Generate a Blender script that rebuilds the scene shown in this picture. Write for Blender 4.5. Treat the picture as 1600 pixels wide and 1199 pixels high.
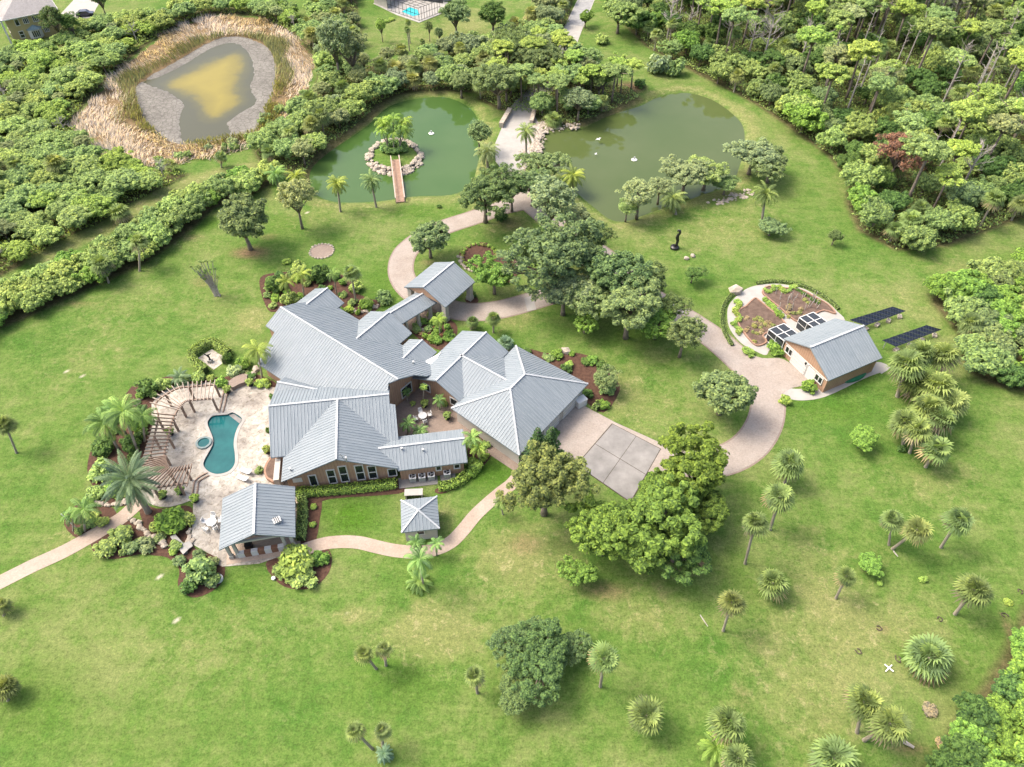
import bpy, bmesh, math, random
import numpy as np
from mathutils import Vector, Matrix
for o in list(bpy.data.objects): bpy.data.objects.remove(o)
SC = bpy.context.scene
COL = SC.collection
# ------------------------------------------------------------------ camera
F, PITCH, CAMH = 1180.0, math.radians(47), 80.0      # focal length in photo pixels, tilt below the horizon, drone height
cam = bpy.data.cameras.new('camera'); cam.sensor_fit = 'HORIZONTAL'; cam.sensor_width = 36
cam.lens = 36 * F / 1600; cam.clip_start = 0.5; cam.clip_end = 8000
co = bpy.data.objects.new('camera', cam); COL.objects.link(co)
co.location = (0, 0, CAMH); co.rotation_euler = (math.pi / 2 - PITCH, 0, 0); SC.camera = co
# ------------------------------------------------------------------ light
SUN_EL, SUN_DIR = math.radians(55), Vector((-1.0, 0.28, 0)).normalized()   # where the sun stands (horizontal)
w = bpy.data.worlds.new('World'); SC.world = w; w.use_nodes = True
nt = w.node_tree; bg = nt.nodes['Background']
sky = nt.nodes.new('ShaderNodeTexSky'); sky.sky_type = 'NISHITA'; sky.sun_disc = False
sky.sun_elevation = SUN_EL; sky.sun_rotation = math.atan2(SUN_DIR.x, SUN_DIR.y)
sky.air_density = 1.0; sky.dust_density = 7.0; sky.ozone_density = 0.6
nt.links.new(sky.outputs[0], bg.inputs[0]); bg.inputs[1].default_value = 0.15
sl = bpy.data.lights.new('sun', 'SUN'); sl.energy = 1.0; sl.angle = math.radians(18.0); sl.color = (1.0, 0.95, 0.87)
so = bpy.data.objects.new('sun', sl); COL.objects.link(so)
sd = Vector((SUN_DIR.x * math.cos(SUN_EL), SUN_DIR.y * math.cos(SUN_EL), math.sin(SUN_EL)))
so.rotation_euler = sd.to_track_quat('Z', 'Y').to_euler(); so.location = sd * 300
SC.render.engine = 'CYCLES'
vs = SC.view_settings; vs.view_transform = 'Standard'; vs.look = 'None'; vs.exposure = 1.38; vs.gamma = 1.0
vs.use_curve_mapping = False
# ------------------------------------------------------------------ helpers
cP, sP = math.cos(PITCH), math.sin(PITCH)
def G(px, py, z=0.0):
    """world point at height z that the photograph shows at pixel px,py"""
    u = (px - 800) / F; v = (py - 599.5) / F
    t = (z - CAMH) / (-sP - v * cP)
    return Vector((t * u, t * (cP - v * sP), z))
def depth(p): return p.y * cP + (CAMH - p.z) * sP
def raydir(px, py):
    u = (px - 800) / F; v = (py - 599.5) / F
    return Vector((u, cP - v * sP, -sP - v * cP))
def onplane(px, py, p0, n):
    c = Vector((0, 0, CAMH)); d = raydir(px, py)
    return c + d * ((Vector(p0) - c).dot(n) / d.dot(n))
def link(o, parent=None):
    COL.objects.link(o)
    if parent is not None: o.parent = parent
    return o
def tag(o, label, cat, group=None):
    o['label'] = label; o['category'] = cat
    if group: o['group'] = group
    return o
def empty(name, loc=(0, 0, 0), label=None, cat=None, group=None):
    o = bpy.data.objects.new(name, None); o.location = loc; link(o)
    if label: tag(o, label, cat, group)
    return o
def structure(o): o['kind'] = 'structure'; return o
def stuff(o): o['kind'] = 'stuff'; return o
def np_mesh(name, V, Fq, mat=None, smooth=False):
    """V (n,3), Fq (m,3|4) int"""
    V = np.asarray(V, np.float32); Fq = np.asarray(Fq, np.int32); k = Fq.shape[1]
    me = bpy.data.meshes.new(name)
    me.vertices.add(len(V)); me.vertices.foreach_set('co', V.ravel())
    me.loops.add(Fq.size); me.loops.foreach_set('vertex_index', Fq.ravel())
    me.polygons.add(len(Fq)); me.polygons.foreach_set('loop_start', np.arange(0, Fq.size, k, dtype=np.int32))
    me.polygons.foreach_set('loop_total', np.full(len(Fq), k, np.int32))
    if smooth: me.polygons.foreach_set('use_smooth', np.ones(len(Fq), bool))
    me.update(calc_edges=True)
    if mat: me.materials.append(mat)
    return me
class MB:
    """collects shapes into one mesh"""
    def __init__(s): s.v = []; s.f = []
    def poly(s, pts):
        b = len(s.v); s.v += [tuple(p) for p in pts]; s.f.append(tuple(range(b, b + len(pts)))); return s
    def add(s, vs_, fs):
        b = len(s.v); s.v += [tuple(p) for p in vs_]; s.f += [tuple(i + b for i in f) for f in fs]; return s
    def box(s, c, size, rz=0.0):
        x, y, z = [k / 2 for k in size]; ca, sa = math.cos(rz), math.sin(rz); P = []
        for dz in (-z, z):
            for dx, dy in ((-x, -y), (x, -y), (x, y), (-x, y)):
                P.append((c[0] + dx * ca - dy * sa, c[1] + dx * sa + dy * ca, c[2] + dz))
        return s.add(P, [(3, 2, 1, 0), (4, 5, 6, 7), (0, 1, 5, 4), (1, 2, 6, 5), (2, 3, 7, 6), (3, 0, 4, 7)])
    def bar(s, a, b, wd, ht, up=Vector((0, 0, 1))):
        a, b = Vector(a), Vector(b); d = (b - a).normalized(); r = d.cross(up)
        if r.length < 1e-4: r = d.cross(Vector((1, 0, 0)))
        r.normalize(); u = r.cross(d); P = []
        for q in (a, b):
            for i, j in ((-1, -1), (1, -1), (1, 1), (-1, 1)): P.append(q + r * (i * wd / 2) + u * (j * ht / 2))
        return s.add(P, [(0, 1, 2, 3), (7, 6, 5, 4), (0, 4, 5, 1), (1, 5, 6, 2), (2, 6, 7, 3), (3, 7, 4, 0)])
    def tube(s, pts, rad, n=6):
        pts = [Vector(p) for p in pts]; P = []; fs = []; m = len(pts)
        for i, p in enumerate(pts):
            d = (pts[min(i + 1, m - 1)] - pts[max(i - 1, 0)]).normalized()
            r = d.cross(Vector((0.31, 0.93, 0.2))).normalized(); u = d.cross(r); R = rad[i] if hasattr(rad, '__len__') else rad
            for k in range(n):
                a = 2 * math.pi * k / n; P.append(p + (r * math.cos(a) + u * math.sin(a)) * R)
        for i in range(m - 1):
            for k in range(n):
                fs.append((i * n + k, i * n + (k + 1) % n, (i + 1) * n + (k + 1) % n, (i + 1) * n + k))
        fs.append(tuple(range(n - 1, -1, -1))); fs.append(tuple((m - 1) * n + k for k in range(n)))
        return s.add(P, fs)
    def lathe(s, prof, n=16, c=(0, 0, 0), sx=1, sy=1):
        P = []; fs = []
        for r, z in prof:
            for k in range(n):
                a = 2 * math.pi * k / n; P.append((c[0] + r * math.cos(a) * sx, c[1] + r * math.sin(a) * sy, c[2] + z))
        for i in range(len(prof) - 1):
            for k in range(n): fs.append((i * n + k, i * n + (k + 1) % n, (i + 1) * n + (k + 1) % n, (i + 1) * n + k))
        fs.append(tuple(range(n - 1, -1, -1))); fs.append(tuple((len(prof) - 1) * n + k for k in range(n)))
        return s.add(P, fs)
    def mesh(s, name, mat, smooth=False):
        me = bpy.data.meshes.new(name); me.from_pydata(s.v, [], s.f)
        if smooth: me.polygons.foreach_set('use_smooth', [True] * len(me.polygons))
        me.update(); me.materials.append(mat); return me
    def build(s, name, mat, parent=None, smooth=False, loc=None):
        o = bpy.data.objects.new(name, s.mesh(name, mat, smooth)); link(o, parent)
        if loc is not None: o.location = loc
        return o
def prism(pts, z0, z1):
    """closed slab from a ground outline (x,y)"""
    mb = MB(); P = [(p[0], p[1]) for p in pts]
    ar = sum(P[i][0] * P[(i + 1) % len(P)][1] - P[(i + 1) % len(P)][0] * P[i][1] for i in range(len(P)))
    if ar < 0: P.reverse()
    n = len(P); mb.poly([(x, y, z1) for x, y in P]); mb.poly([(x, y, z0) for x, y in reversed(P)])
    for i in range(n):
        a, b = P[i], P[(i + 1) % n]; mb.poly([(a[0], a[1], z0), (b[0], b[1], z0), (b[0], b[1], z1), (a[0], a[1], z1)])
    return mb
def smooth_loop(pts, k=4, closed=True):
    P = [np.array(p[:2], float) for p in pts]; n = len(P); out = []
    for i in range(n if closed else n - 1):
        if closed: a, b, c, d = P[i - 1], P[i], P[(i + 1) % n], P[(i + 2) % n]
        else: a, b, c, d = P[max(i - 1, 0)], P[i], P[i + 1], P[min(i + 2, n - 1)]
        for j in range(k):
            t = j / k
            out.append(0.5 * ((2 * b) + (c - a) * t + (2 * a - 5 * b + 4 * c - d) * t * t + (3 * b - a - 3 * c + d) * t ** 3))
    if not closed: out.append(P[-1])
    return out
def gp(pts, z=0.0): return [G(x, y, z) for x, y in pts]
def outline(pts, z=0.0, k=4): return smooth_loop(gp(pts, z), k)
def ribbon(pts, wd, k=5):
    c = smooth_loop(gp(pts), k, False); L = []; R = []; m = len(c)
    for i in range(m):
        d = c[min(i + 1, m - 1)] - c[max(i - 1, 0)]; d = d / (np.linalg.norm(d) + 1e-9); nn = np.array((-d[1], d[0]))
        ww = wd[0] + (wd[1] - wd[0]) * i / (m - 1) if hasattr(wd, '__len__') else wd
        L.append(c[i] + nn * ww / 2); R.append(c[i] - nn * ww / 2)
    return L + R[::-1]
def slab(name, pts, z0, z1, mat, kind='structure', parent=None):
    o = prism(pts, z0, z1).build(name, mat, parent)
    if kind and parent is None: o['kind'] = kind
    return o
def inside(P, poly):
    P = np.asarray(P); q = np.asarray([(p[0], p[1]) for p in poly]); x, y = P[:, 0], P[:, 1]; r = np.zeros(len(P), bool); j = len(q) - 1
    for i in range(len(q)):
        c = ((q[i, 1] > y) != (q[j, 1] > y)) & (x < (q[j, 0] - q[i, 0]) * (y - q[i, 1]) / (q[j, 1] - q[i, 1] + 1e-12) + q[i, 0])
        r ^= c; j = i
    return r
def sdf(P, poly):
    q = np.asarray([(p[0], p[1]) for p in poly]); d = np.full(len(P), 1e9)
    for i in range(len(q)):
        a, b = q[i], q[(i + 1) % len(q)]; ab = b - a
        t = np.clip(((P - a) @ ab) / (ab @ ab + 1e-12), 0, 1); d = np.minimum(d, np.hypot(*(P - a - t[:, None] * ab).T))
    return np.where(inside(P, poly), -d, d)
# ------------------------------------------------------------------ materials
def srgb(r, g, b): return tuple(((c / 255) / 12.92 if c / 255 <= 0.04045 else ((c / 255 + 0.055) / 1.055) ** 2.4) for c in (r, g, b)) + (1,)
class NT:
    def __init__(s, name):
        s.m = bpy.data.materials.new(name); s.m.use_nodes = True; s.t = s.m.node_tree; s.b = s.t.nodes['Principled BSDF']; s.out = s.t.nodes['Material Output']
    def n(s, typ, **kw):
        nd = s.t.nodes.new(typ)
        for k, v in kw.items(): setattr(nd, k, v)
        return nd
    def l(s, a, b): s.t.links.new(a, b)
    def coords(s, kind='Object'): return s.n('ShaderNodeTexCoord').outputs[kind]
    def noise(s, scale, detail=3, rough=0.6, vec=None, dist=0.0):
        nd = s.n('ShaderNodeTexNoise'); nd.inputs['Scale'].default_value = scale; nd.inputs['Detail'].default_value = detail
        nd.inputs['Roughness'].default_value = rough; nd.inputs['Distortion'].default_value = dist
        if vec is not None: s.l(vec, nd.inputs['Vector'])
        return nd.outputs['Fac']
    def ramp(s, fac, stops):
        r = s.n('ShaderNodeValToRGB'); e = r.color_ramp.elements
        while len(e) < len(stops): e.new(0.5)
        for i, (p, c) in enumerate(stops): e[i].position = p; e[i].color = c if len(c) == 4 else tuple(c) + (1,)
        s.l(fac, r.inputs[0]); return r.outputs[0]
    def mix(s, fac, a, b, mode='MIX'):
        m = s.n('ShaderNodeMix', data_type='RGBA', blend_type=mode)
        for i, v in ((0, fac), (6, a), (7, b)):
            if hasattr(v, 'default_value') or isinstance(v, bpy.types.NodeSocket): s.l(v, m.inputs[i])
            else: m.inputs[i].default_value = v
        return m.outputs[2]
    def math(s, op, a, b=0.0, clamp=False):
        m = s.n('ShaderNodeMath', operation=op, use_clamp=clamp)
        for i, v in enumerate((a, b)):
            if isinstance(v, bpy.types.NodeSocket): s.l(v, m.inputs[i])
            else: m.inputs[i].default_value = v
        return m.outputs[0]
    def attr(s, name): return s.n('ShaderNodeAttribute', attribute_name=name).outputs['Fac']
    def bump(s, h, strength=0.3, dist=0.05):
        b = s.n('ShaderNodeBump'); b.inputs['Strength'].default_value = strength; b.inputs['Distance'].default_value = dist
        s.l(h, b.inputs['Height']); s.l(b.outputs[0], s.b.inputs['Normal'])
    def col(s, c):
        if isinstance(c, bpy.types.NodeSocket): s.l(c, s.b.inputs['Base Color'])
        else: s.b.inputs['Base Color'].default_value = c
        return s
    def set(s, rough=0.8, metal=0.0, spec=0.3):
        s.b.inputs['Roughness'].default_value = rough; s.b.inputs['Metallic'].default_value = metal; s.b.inputs['Specular IOR Level'].default_value = spec
        return s
def simple(name, c, c2=None, scale=1.0, rough=0.8, metal=0.0, spec=0.3, bump=0.0, bscale=None, detail=4):
    t = NT(name); v = t.coords(); t.set(rough, metal, spec)
    if c2 is None: t.col(c)
    else: t.col(t.ramp(t.noise(scale, detail, 0.65, v), [(0.3, c), (0.7, c2)]))
    if bump: t.bump(t.noise(bscale or scale * 3, 3, 0.6, v), bump, 0.05)
    return t.m
# lawn: greens by noise, worn and dry areas by painted ground attributes
def mat_lawn():
    t = NT('lawn'); v = t.coords(); t.set(0.95, 0, 0.1)
    big = t.noise(0.05, 5, 0.65, v); mid = t.noise(0.33, 7, 0.78, v, 0.3); fine = t.noise(2.0, 5, 0.8, v); grain = t.noise(5, 3, 0.8, v)
    c = t.ramp(t.math('ADD', t.math('MULTIPLY', big, 0.5), t.math('MULTIPLY', mid, 0.5)),
               [(0.39, (0.056, 0.124, 0.019)), (0.49, (0.091, 0.151, 0.031)), (0.585, (0.142, 0.176, 0.056))])
    dryn = t.math('ADD', t.attr('dry'), t.math('MULTIPLY', t.math('SUBTRACT', mid, 0.5), 1.5))
    c = t.mix(t.ramp(dryn, [(0.25, (0, 0, 0)), (0.95, (0.7, 0.7, 0.7))]), c, (0.180, 0.188, 0.070, 1))
    lushn = t.math('ADD', t.attr('lush'), t.math('MULTIPLY', t.math('SUBTRACT', mid, 0.5), 0.8))
    c = t.mix(t.ramp(lushn, [(0.2, (0, 0, 0)), (0.9, (1, 1, 1))]), c, (0.055, 0.124, 0.012, 1))
    straw = t.ramp(t.noise(0.7, 9, 0.84, v, 0.5), [(0.52, (0, 0, 0)), (0.64, (1, 1, 1))])
    c = t.mix(t.math('MULTIPLY', straw, t.math('ADD', 0.22, t.math('MULTIPLY', t.attr('dry'), 1.0))), c, (0.25, 0.24, 0.110, 1))
    dirtn = t.math('ADD', t.attr('dirt'), t.math('MULTIPLY', t.math('SUBTRACT', fine, 0.5), 0.7))
    c = t.mix(t.ramp(dirtn, [(0.3, (0, 0, 0)), (0.8, (1, 1, 1))]), c, (0.172, 0.122, 0.068, 1))
    floor = t.ramp(t.noise(0.9, 4, 0.7, v), [(0.35, (0.055, 0.060, 0.022)), (0.65, (0.13, 0.115, 0.055))])
    c = t.mix(t.ramp(t.attr('wood'), [(0.3, (0, 0, 0)), (0.7, (1, 1, 1))]), c, floor)
    c = t.mix(t.ramp(t.attr('sand'), [(0.3, (0, 0, 0)), (0.7, (1, 1, 1))]), c, (0.40, 0.37, 0.28, 1))
    g = t.ramp(t.math('ADD', t.math('MULTIPLY', fine, 0.5), t.math('MULTIPLY', grain, 0.5)), [(0.33, (0.40, 0.44, 0.40)), (0.67, (1.58, 1.54, 1.58))])
    mp = t.n('ShaderNodeMapping'); mp.inputs['Rotation'].default_value = (0, 0, 0.5); mp.inputs['Scale'].default_value = (0.22, 0.9, 1); t.l(v, mp.inputs['Vector'])
    mow = t.ramp(t.noise(1.0, 6, 0.72, mp.outputs[0], 0.8), [(0.36, (0.88, 0.90, 0.87)), (0.64, (1.12, 1.09, 1.12))])
    c = t.mix(1.0, c, mow, 'MULTIPLY'); t.col(t.mix(1.0, c, g, 'MULTIPLY')); t.bump(t.math('ADD', fine, grain), 0.5, 0.12)
    return t.m
def mat_leaf(name, trans=0.27, var=0.66, rough=0.55, attr=None):
    """leaf colour comes from the object; each leaf differs a little"""
    t = NT(name); oc = t.n('ShaderNodeObjectInfo'); isl = t.attr(attr) if attr else t.n('ShaderNodeNewGeometry').outputs['Random Per Island']
    k = t.ramp(isl, [(0.0, (1 - var, 1 - var * 0.95, 1 - var * 0.7)), (0.55, (1, 1, 1)), (1.0, (1 + var * 0.9, 1 + var * 0.65, 1 + var * 0.35))])
    c = t.mix(1.0, oc.outputs['Color'], k, 'MULTIPLY'); t.col(c).set(rough + 0.1, 0, 0.1)
    tr = t.n('ShaderNodeBsdfTranslucent'); t.l(t.mix(1.0, c, (1.3, 1.25, 0.6, 1), 'MULTIPLY'), tr.inputs[0])
    mx = t.n('ShaderNodeMixShader'); mx.inputs[0].default_value = trans
    t.l(t.b.outputs[0], mx.inputs[1]); t.l(tr.outputs[0], mx.inputs[2]); t.l(mx.outputs[0], t.out.inputs[0])
    return t.m
def mat_roof():
    t = NT('galvanised_roof'); v = t.coords(); uv = t.coords('UV')
    mp = t.n('ShaderNodeMapping'); mp.inputs['Scale'].default_value = (2.3, 0.22, 1); t.l(uv, mp.inputs['Vector'])
    n1 = t.noise(0.2, 5, 0.65, v); n2 = t.noise(1.0, 5, 0.7, mp.outputs[0]); n3 = t.noise(2.2, 5, 0.75, v)
    c = t.mix(0.5, t.ramp(n1, [(0.3, (0.158, 0.190, 0.212)), (0.7, (0.206, 0.236, 0.256))]), t.ramp(n2, [(0.35, (0.142, 0.172, 0.190)), (0.5, (0.190, 0.220, 0.238)), (0.68, (0.248, 0.278, 0.294))]))
    c = t.mix(t.ramp(n3, [(0.6, (0, 0, 0)), (0.75, (0.35, 0.35, 0.35))]), c, (0.15, 0.15, 0.13, 1))
    t.col(c).set(0.6, 0.0, 0.3); t.l(t.ramp(n2, [(0.3, (0.55,) * 3), (0.7, (0.7,) * 3)]), t.b.inputs['Roughness'])
    return t.m
def mat_bricks(name, c1, c2, mortar, scale, wear, rough=0.85):
    t = NT(name); v = t.coords(); br = t.n('ShaderNodeTexBrick'); t.l(v, br.inputs['Vector'])
    br.inputs['Color1'].default_value = c1; br.inputs['Color2'].default_value = c2; br.inputs['Mortar'].default_value = mortar
    br.inputs['Scale'].default_value = scale; br.inputs['Mortar Size'].default_value = 0.03; br.inputs['Brick Width'].default_value = 0.42; br.inputs['Row Height'].default_value = 0.21
    n = t.noise(0.35, 6, 0.7, v); n2 = t.noise(4, 3, 0.7, v)
    c = t.mix(t.ramp(n, [(0.35, (0, 0, 0)), (0.72, (0.75,) * 3)]), br.outputs['Color'], wear)
    c = t.mix(t.ramp(t.noise(0.9, 7, 0.75, v, 0.7), [(0.56, (0, 0, 0)), (0.72, (0.55,) * 3)]), c, tuple(k * 0.55 for k in wear[:3]) + (1,))
    t.col(t.mix(0.5, c, t.ramp(n2, [(0.3, (0.75,) * 3), (0.7, (1.25,) * 3)]), 'MULTIPLY')).set(rough, 0, 0.2); t.bump(br.outputs['Fac'], 0.25, -0.02)
    return t.m
def mat_patio():
    t = NT('shell_stone_patio'); v = t.coords(); vo = t.n('ShaderNodeTexVoronoi'); vo.feature = 'F1'; vo.inputs['Scale'].default_value = 1.7; t.l(v, vo.inputs['Vector'])
    ed = t.n('ShaderNodeTexVoronoi'); ed.feature = 'DISTANCE_TO_EDGE'; ed.inputs['Scale'].default_value = 1.7; t.l(v, ed.inputs['Vector'])
    base = t.ramp(t.noise(0.16, 4, 0.6, v), [(0.38, (0.245, 0.225, 0.20)), (0.52, (0.36, 0.338, 0.298)), (0.68, (0.42, 0.398, 0.352))])
    sp = t.ramp(t.noise(1.9, 5, 0.75, v, 0.8), [(0.37, (0.42, 0.37, 0.29)), (0.48, (0.95, 0.95, 0.95)), (0.7, (1.2, 1.17, 1.1))])
    c = t.mix(0.75, base, sp, 'MULTIPLY'); bw = t.n('ShaderNodeRGBToBW'); t.l(vo.outputs['Color'], bw.inputs[0]); c = t.mix(0.3, c, bw.outputs[0], 'SOFT_LIGHT')
    t.col(t.mix(t.ramp(ed.outputs['Distance'], [(0.0, (0.5,) * 3), (0.05, (0, 0, 0))]), c, (0.30, 0.26, 0.2, 1))).set(0.85, 0, 0.2); return t.m
def mat_water(name, c, c2, rough, scale, bump, spec=0.5):
    t = NT(name); v = t.coords(); t.col(t.ramp(t.noise(scale, 4, 0.6, v), [(0.35, c), (0.65, c2)])); t.set(rough, 0, spec)
    t.b.inputs['IOR'].default_value = 1.333
    mp = t.n('ShaderNodeMapping'); mp.inputs['Scale'].default_value = (1, 1.6, 1); t.l(v, mp.inputs['Vector'])
    t.bump(t.noise(1.3, 3, 0.6, mp.outputs[0]), bump, 0.03); return t.m
def mat_marsh():
    t = NT('silty_water'); v = t.coords(); k = t.math('ADD', t.attr('core'), t.math('MULTIPLY', t.math('SUBTRACT', t.noise(0.16, 5, 0.65, v), 0.5), 0.75))
    t.col(t.ramp(k, [(0.12, (0.060, 0.060, 0.034)), (0.38, (0.078, 0.074, 0.032)), (0.62, (0.155, 0.128, 0.022)), (1.0, (0.198, 0.160, 0.024))]))
    t.set(0.25, 0, 0.2)
    t.bump(t.noise(1.2, 3, 0.6, v), 0.05, 0.02); return t.m
def mat_siding(name, c, c2, pitch):
    t = NT(name); v = t.coords('UV'); sx = t.n('ShaderNodeSeparateXYZ'); t.l(v, sx.inputs[0])
    fr = t.math('FRACT', t.math('DIVIDE', sx.outputs[0], pitch)); bat = t.math('LESS_THAN', fr, 0.16)
    n = t.noise(0.8, 4, 0.6, t.coords()); t.col(t.mix(t.math('MULTIPLY', bat, 0.4), t.ramp(n, [(0.3, c), (0.7, c2)]), (0.12, 0.08, 0.055, 1))).set(0.8, 0, 0.2)
    t.bump(bat, 0.6, 0.03); return t.m
def mat_solar():
    t = NT('solar_cells'); v = t.coords(); br = t.n('ShaderNodeTexBrick'); t.l(v, br.inputs['Vector']); br.offset = 0.0
    br.inputs['Color1'].default_value = (0.012, 0.016, 0.03, 1); br.inputs['Color2'].default_value = (0.02, 0.024, 0.036, 1); br.inputs['Mortar'].default_value = (0.07, 0.075, 0.085, 1)
    br.inputs['Scale'].default_value = 1; br.inputs['Brick Width'].default_value = 0.5; br.inputs['Row Height'].default_value = 0.5; br.inputs['Mortar Size'].default_value = 0.02
    t.col(br.outputs['Color']).set(0.25, 0, 0.5); return t.m
M = {}
M['lawn'] = mat_lawn()
M['leaf'] = mat_leaf('broad_leaf'); M['frond'] = mat_leaf('palm_frond', 0.32, 0.52, 0.5, 'rnd'); M['reed'] = mat_leaf('reed_blade', 0.3, 0.6, 0.7)
M['bark'] = simple('bark', (0.13, 0.105, 0.08, 1), (0.25, 0.21, 0.17, 1), 3, 0.95, bump=0.6)
M['palm_bark'] = simple('palm_bark', (0.20, 0.17, 0.13, 1), (0.36, 0.32, 0.26, 1), 6, 0.9, bump=0.5)
M['dead_wood'] = simple('dead_wood', (0.26, 0.23, 0.20, 1), (0.42, 0.39, 0.35, 1), 4, 0.9)
M['roof'] = mat_roof(); M['cap'] = simple('ridge_metal', (0.30, 0.32, 0.33, 1), (0.40, 0.42, 0.43, 1), 0.8, 0.45, 0.0, 0.5); M['rib'] = simple('seam_metal', (0.215, 0.248, 0.268, 1), (0.28, 0.31, 0.33, 1), 0.8, 0.45, 0.0, 0.5)
M['siding'] = mat_siding('cedar_siding', (0.325, 0.20, 0.130, 1), (0.40, 0.258, 0.172, 1), 0.4)
M['white'] = simple('white_trim', (0.52, 0.51, 0.48, 1), (0.58, 0.57, 0.54, 1), 1.5, 0.55)
M['stucco'] = simple('pale_stucco', (0.37, 0.345, 0.30, 1), (0.44, 0.415, 0.37, 1), 0.7, 0.9, bump=0.15, bscale=8)
M['glass'] = simple('window_glass', (0.018, 0.024, 0.026, 1), rough=0.05, spec=0.6)
M['paver'] = mat_bricks('brick_pavers', (0.262, 0.220, 0.184, 1), (0.32, 0.277, 0.240, 1), (0.215, 0.182, 0.155, 1), 2.2, (0.34, 0.304, 0.268, 1))
M['path'] = mat_bricks('path_pavers', (0.32, 0.248, 0.190, 1), (0.37, 0.295, 0.235, 1), (0.26, 0.205, 0.165, 1), 3.0, (0.40, 0.33, 0.27, 1))
M['court'] = mat_bricks('courtyard_pavers', (0.215, 0.158, 0.125, 1), (0.265, 0.205, 0.166, 1), (0.16, 0.128, 0.105, 1), 2.4, (0.27, 0.22, 0.182, 1))
M['concrete'] = simple('poured_concrete', (0.150, 0.145, 0.136, 1), (0.255, 0.246, 0.232, 1), 0.45, 0.9, bump=0.2, bscale=6, detail=6)
M['pale_concrete'] = simple('pale_concrete', (0.28, 0.268, 0.245, 1), (0.36, 0.345, 0.315, 1), 0.6, 0.9, bump=0.2, bscale=6, detail=6)
M['asphalt'] = simple('worn_asphalt', (0.20, 0.20, 0.20, 1), (0.30, 0.30, 0.29, 1), 0.8, 0.9)
M['patio'] = mat_patio()
M['mulch'] = simple('bark_mulch', (0.045, 0.022, 0.015, 1), (0.105, 0.056, 0.037, 1), 2.5, 0.95, bump=0.9, bscale=6, detail=6)
M['soil'] = simple('garden_soil', (0.075, 0.048, 0.036, 1), (0.15, 0.105, 0.08, 1), 1.5, 0.95, bump=0.8, bscale=5, detail=6)
M['rock'] = simple('limestone', (0.26, 0.215, 0.165, 1), (0.45, 0.40, 0.33, 1), 1.6, 0.9, bump=0.6, bscale=4)
M['terracotta'] = simple('terracotta_edging', (0.24, 0.14, 0.095, 1), (0.32, 0.205, 0.145, 1), 2, 0.85)
M['wood'] = simple('weathered_cedar', (0.205, 0.145, 0.108, 1), (0.29, 0.218, 0.17, 1), 2, 0.85)
M['pale_wood'] = simple('bleached_cedar', (0.33, 0.262, 0.21, 1), (0.42, 0.352, 0.295, 1), 2, 0.85)
M['plank'] = simple('bridge_plank', (0.25, 0.155, 0.105, 1), (0.36, 0.245, 0.18, 1), 2, 0.85)
M['pond'] = mat_water('pond_water', (0.044, 0.092, 0.022, 1), (0.058, 0.106, 0.030, 1), 0.035, 0.05, 0.02, 0.5)
M['pond_olive'] = mat_water('olive_pond_water', (0.062, 0.088, 0.026, 1), (0.078, 0.100, 0.036, 1), 0.03, 0.05, 0.016, 0.5)
M['pool_water'] = mat_water('pool_water', (0.005, 0.072, 0.080, 1), (0.012, 0.105, 0.108, 1), 0.06, 0.35, 0.08, 0.4)
M['far_pool'] = mat_water('turquoise_pool_water', (0.02, 0.36, 0.40, 1), (0.04, 0.42, 0.45, 1), 0.06, 0.5, 0.06)
M['pool_wall'] = simple('pool_tile', (0.10, 0.15, 0.15, 1), (0.16, 0.21, 0.21, 1), 3, 0.4)
M['marsh'] = mat_marsh()
def mat_mud():
    t = NT('cracked_mud'); v = t.coords(); ed = t.n('ShaderNodeTexVoronoi'); ed.feature = 'DISTANCE_TO_EDGE'; ed.inputs['Scale'].default_value = 0.9; t.l(v, ed.inputs['Vector'])
    c = t.mix(0.5, t.ramp(t.noise(0.12, 6, 0.7, v), [(0.38, (0.105, 0.098, 0.085)), (0.62, (0.215, 0.205, 0.18))]), t.ramp(t.noise(1.6, 8, 0.8, v), [(0.35, (0.09, 0.085, 0.075)), (0.65, (0.27, 0.26, 0.235))]))
    t.col(t.mix(t.ramp(ed.outputs['Distance'], [(0.0, (0.7,) * 3), (0.09, (0, 0, 0))]), c, (0.075, 0.07, 0.06, 1))).set(0.95, 0, 0.1); t.bump(t.noise(1.6, 6, 0.75, v), 0.7, 0.1); return t.m
M['mud'] = mat_mud()
M['black'] = simple('black_metal', (0.012, 0.012, 0.013, 1), rough=0.4, spec=0.5)
M['dark'] = simple('dark_recess', (0.02, 0.019, 0.018, 1), rough=0.9)
M['grey_metal'] = simple('grey_metal', (0.30, 0.31, 0.31, 1), (0.42, 0.43, 0.43, 1), 4, 0.5, 0.3)
M['plastic'] = simple('white_plastic', (0.62, 0.62, 0.60, 1), rough=0.4)
M['green_tarp'] = simple('green_vinyl', (0.012, 0.115, 0.052, 1), (0.02, 0.16, 0.075, 1), 2, 0.5)
M['solar'] = mat_solar(); M['screen'] = simple('dark_screen', (0.022, 0.026, 0.030, 1), (0.035, 0.04, 0.045, 1), 2, 0.35, spec=0.5)
M['shingle'] = mat_bricks('grey_shingle', (0.24, 0.225, 0.215, 1), (0.31, 0.295, 0.28, 1), (0.18, 0.17, 0.165, 1), 1.2, (0.33, 0.31, 0.30, 1))
M['brown_shingle'] = mat_bricks('brown_shingle', (0.25, 0.18, 0.14, 1), (0.32, 0.24, 0.20, 1), (0.18, 0.13, 0.11, 1), 1.2, (0.30, 0.24, 0.20, 1))
M['mustard'] = simple('mustard_stucco', (0.33, 0.265, 0.125, 1), (0.39, 0.32, 0.165, 1), 0.6, 0.9)
M['car'] = simple('dark_blue_paint', (0.015, 0.022, 0.05, 1), rough=0.2, spec=0.6)
M['tyre'] = simple('rubber', (0.015, 0.015, 0.015, 1), rough=0.85)
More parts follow.
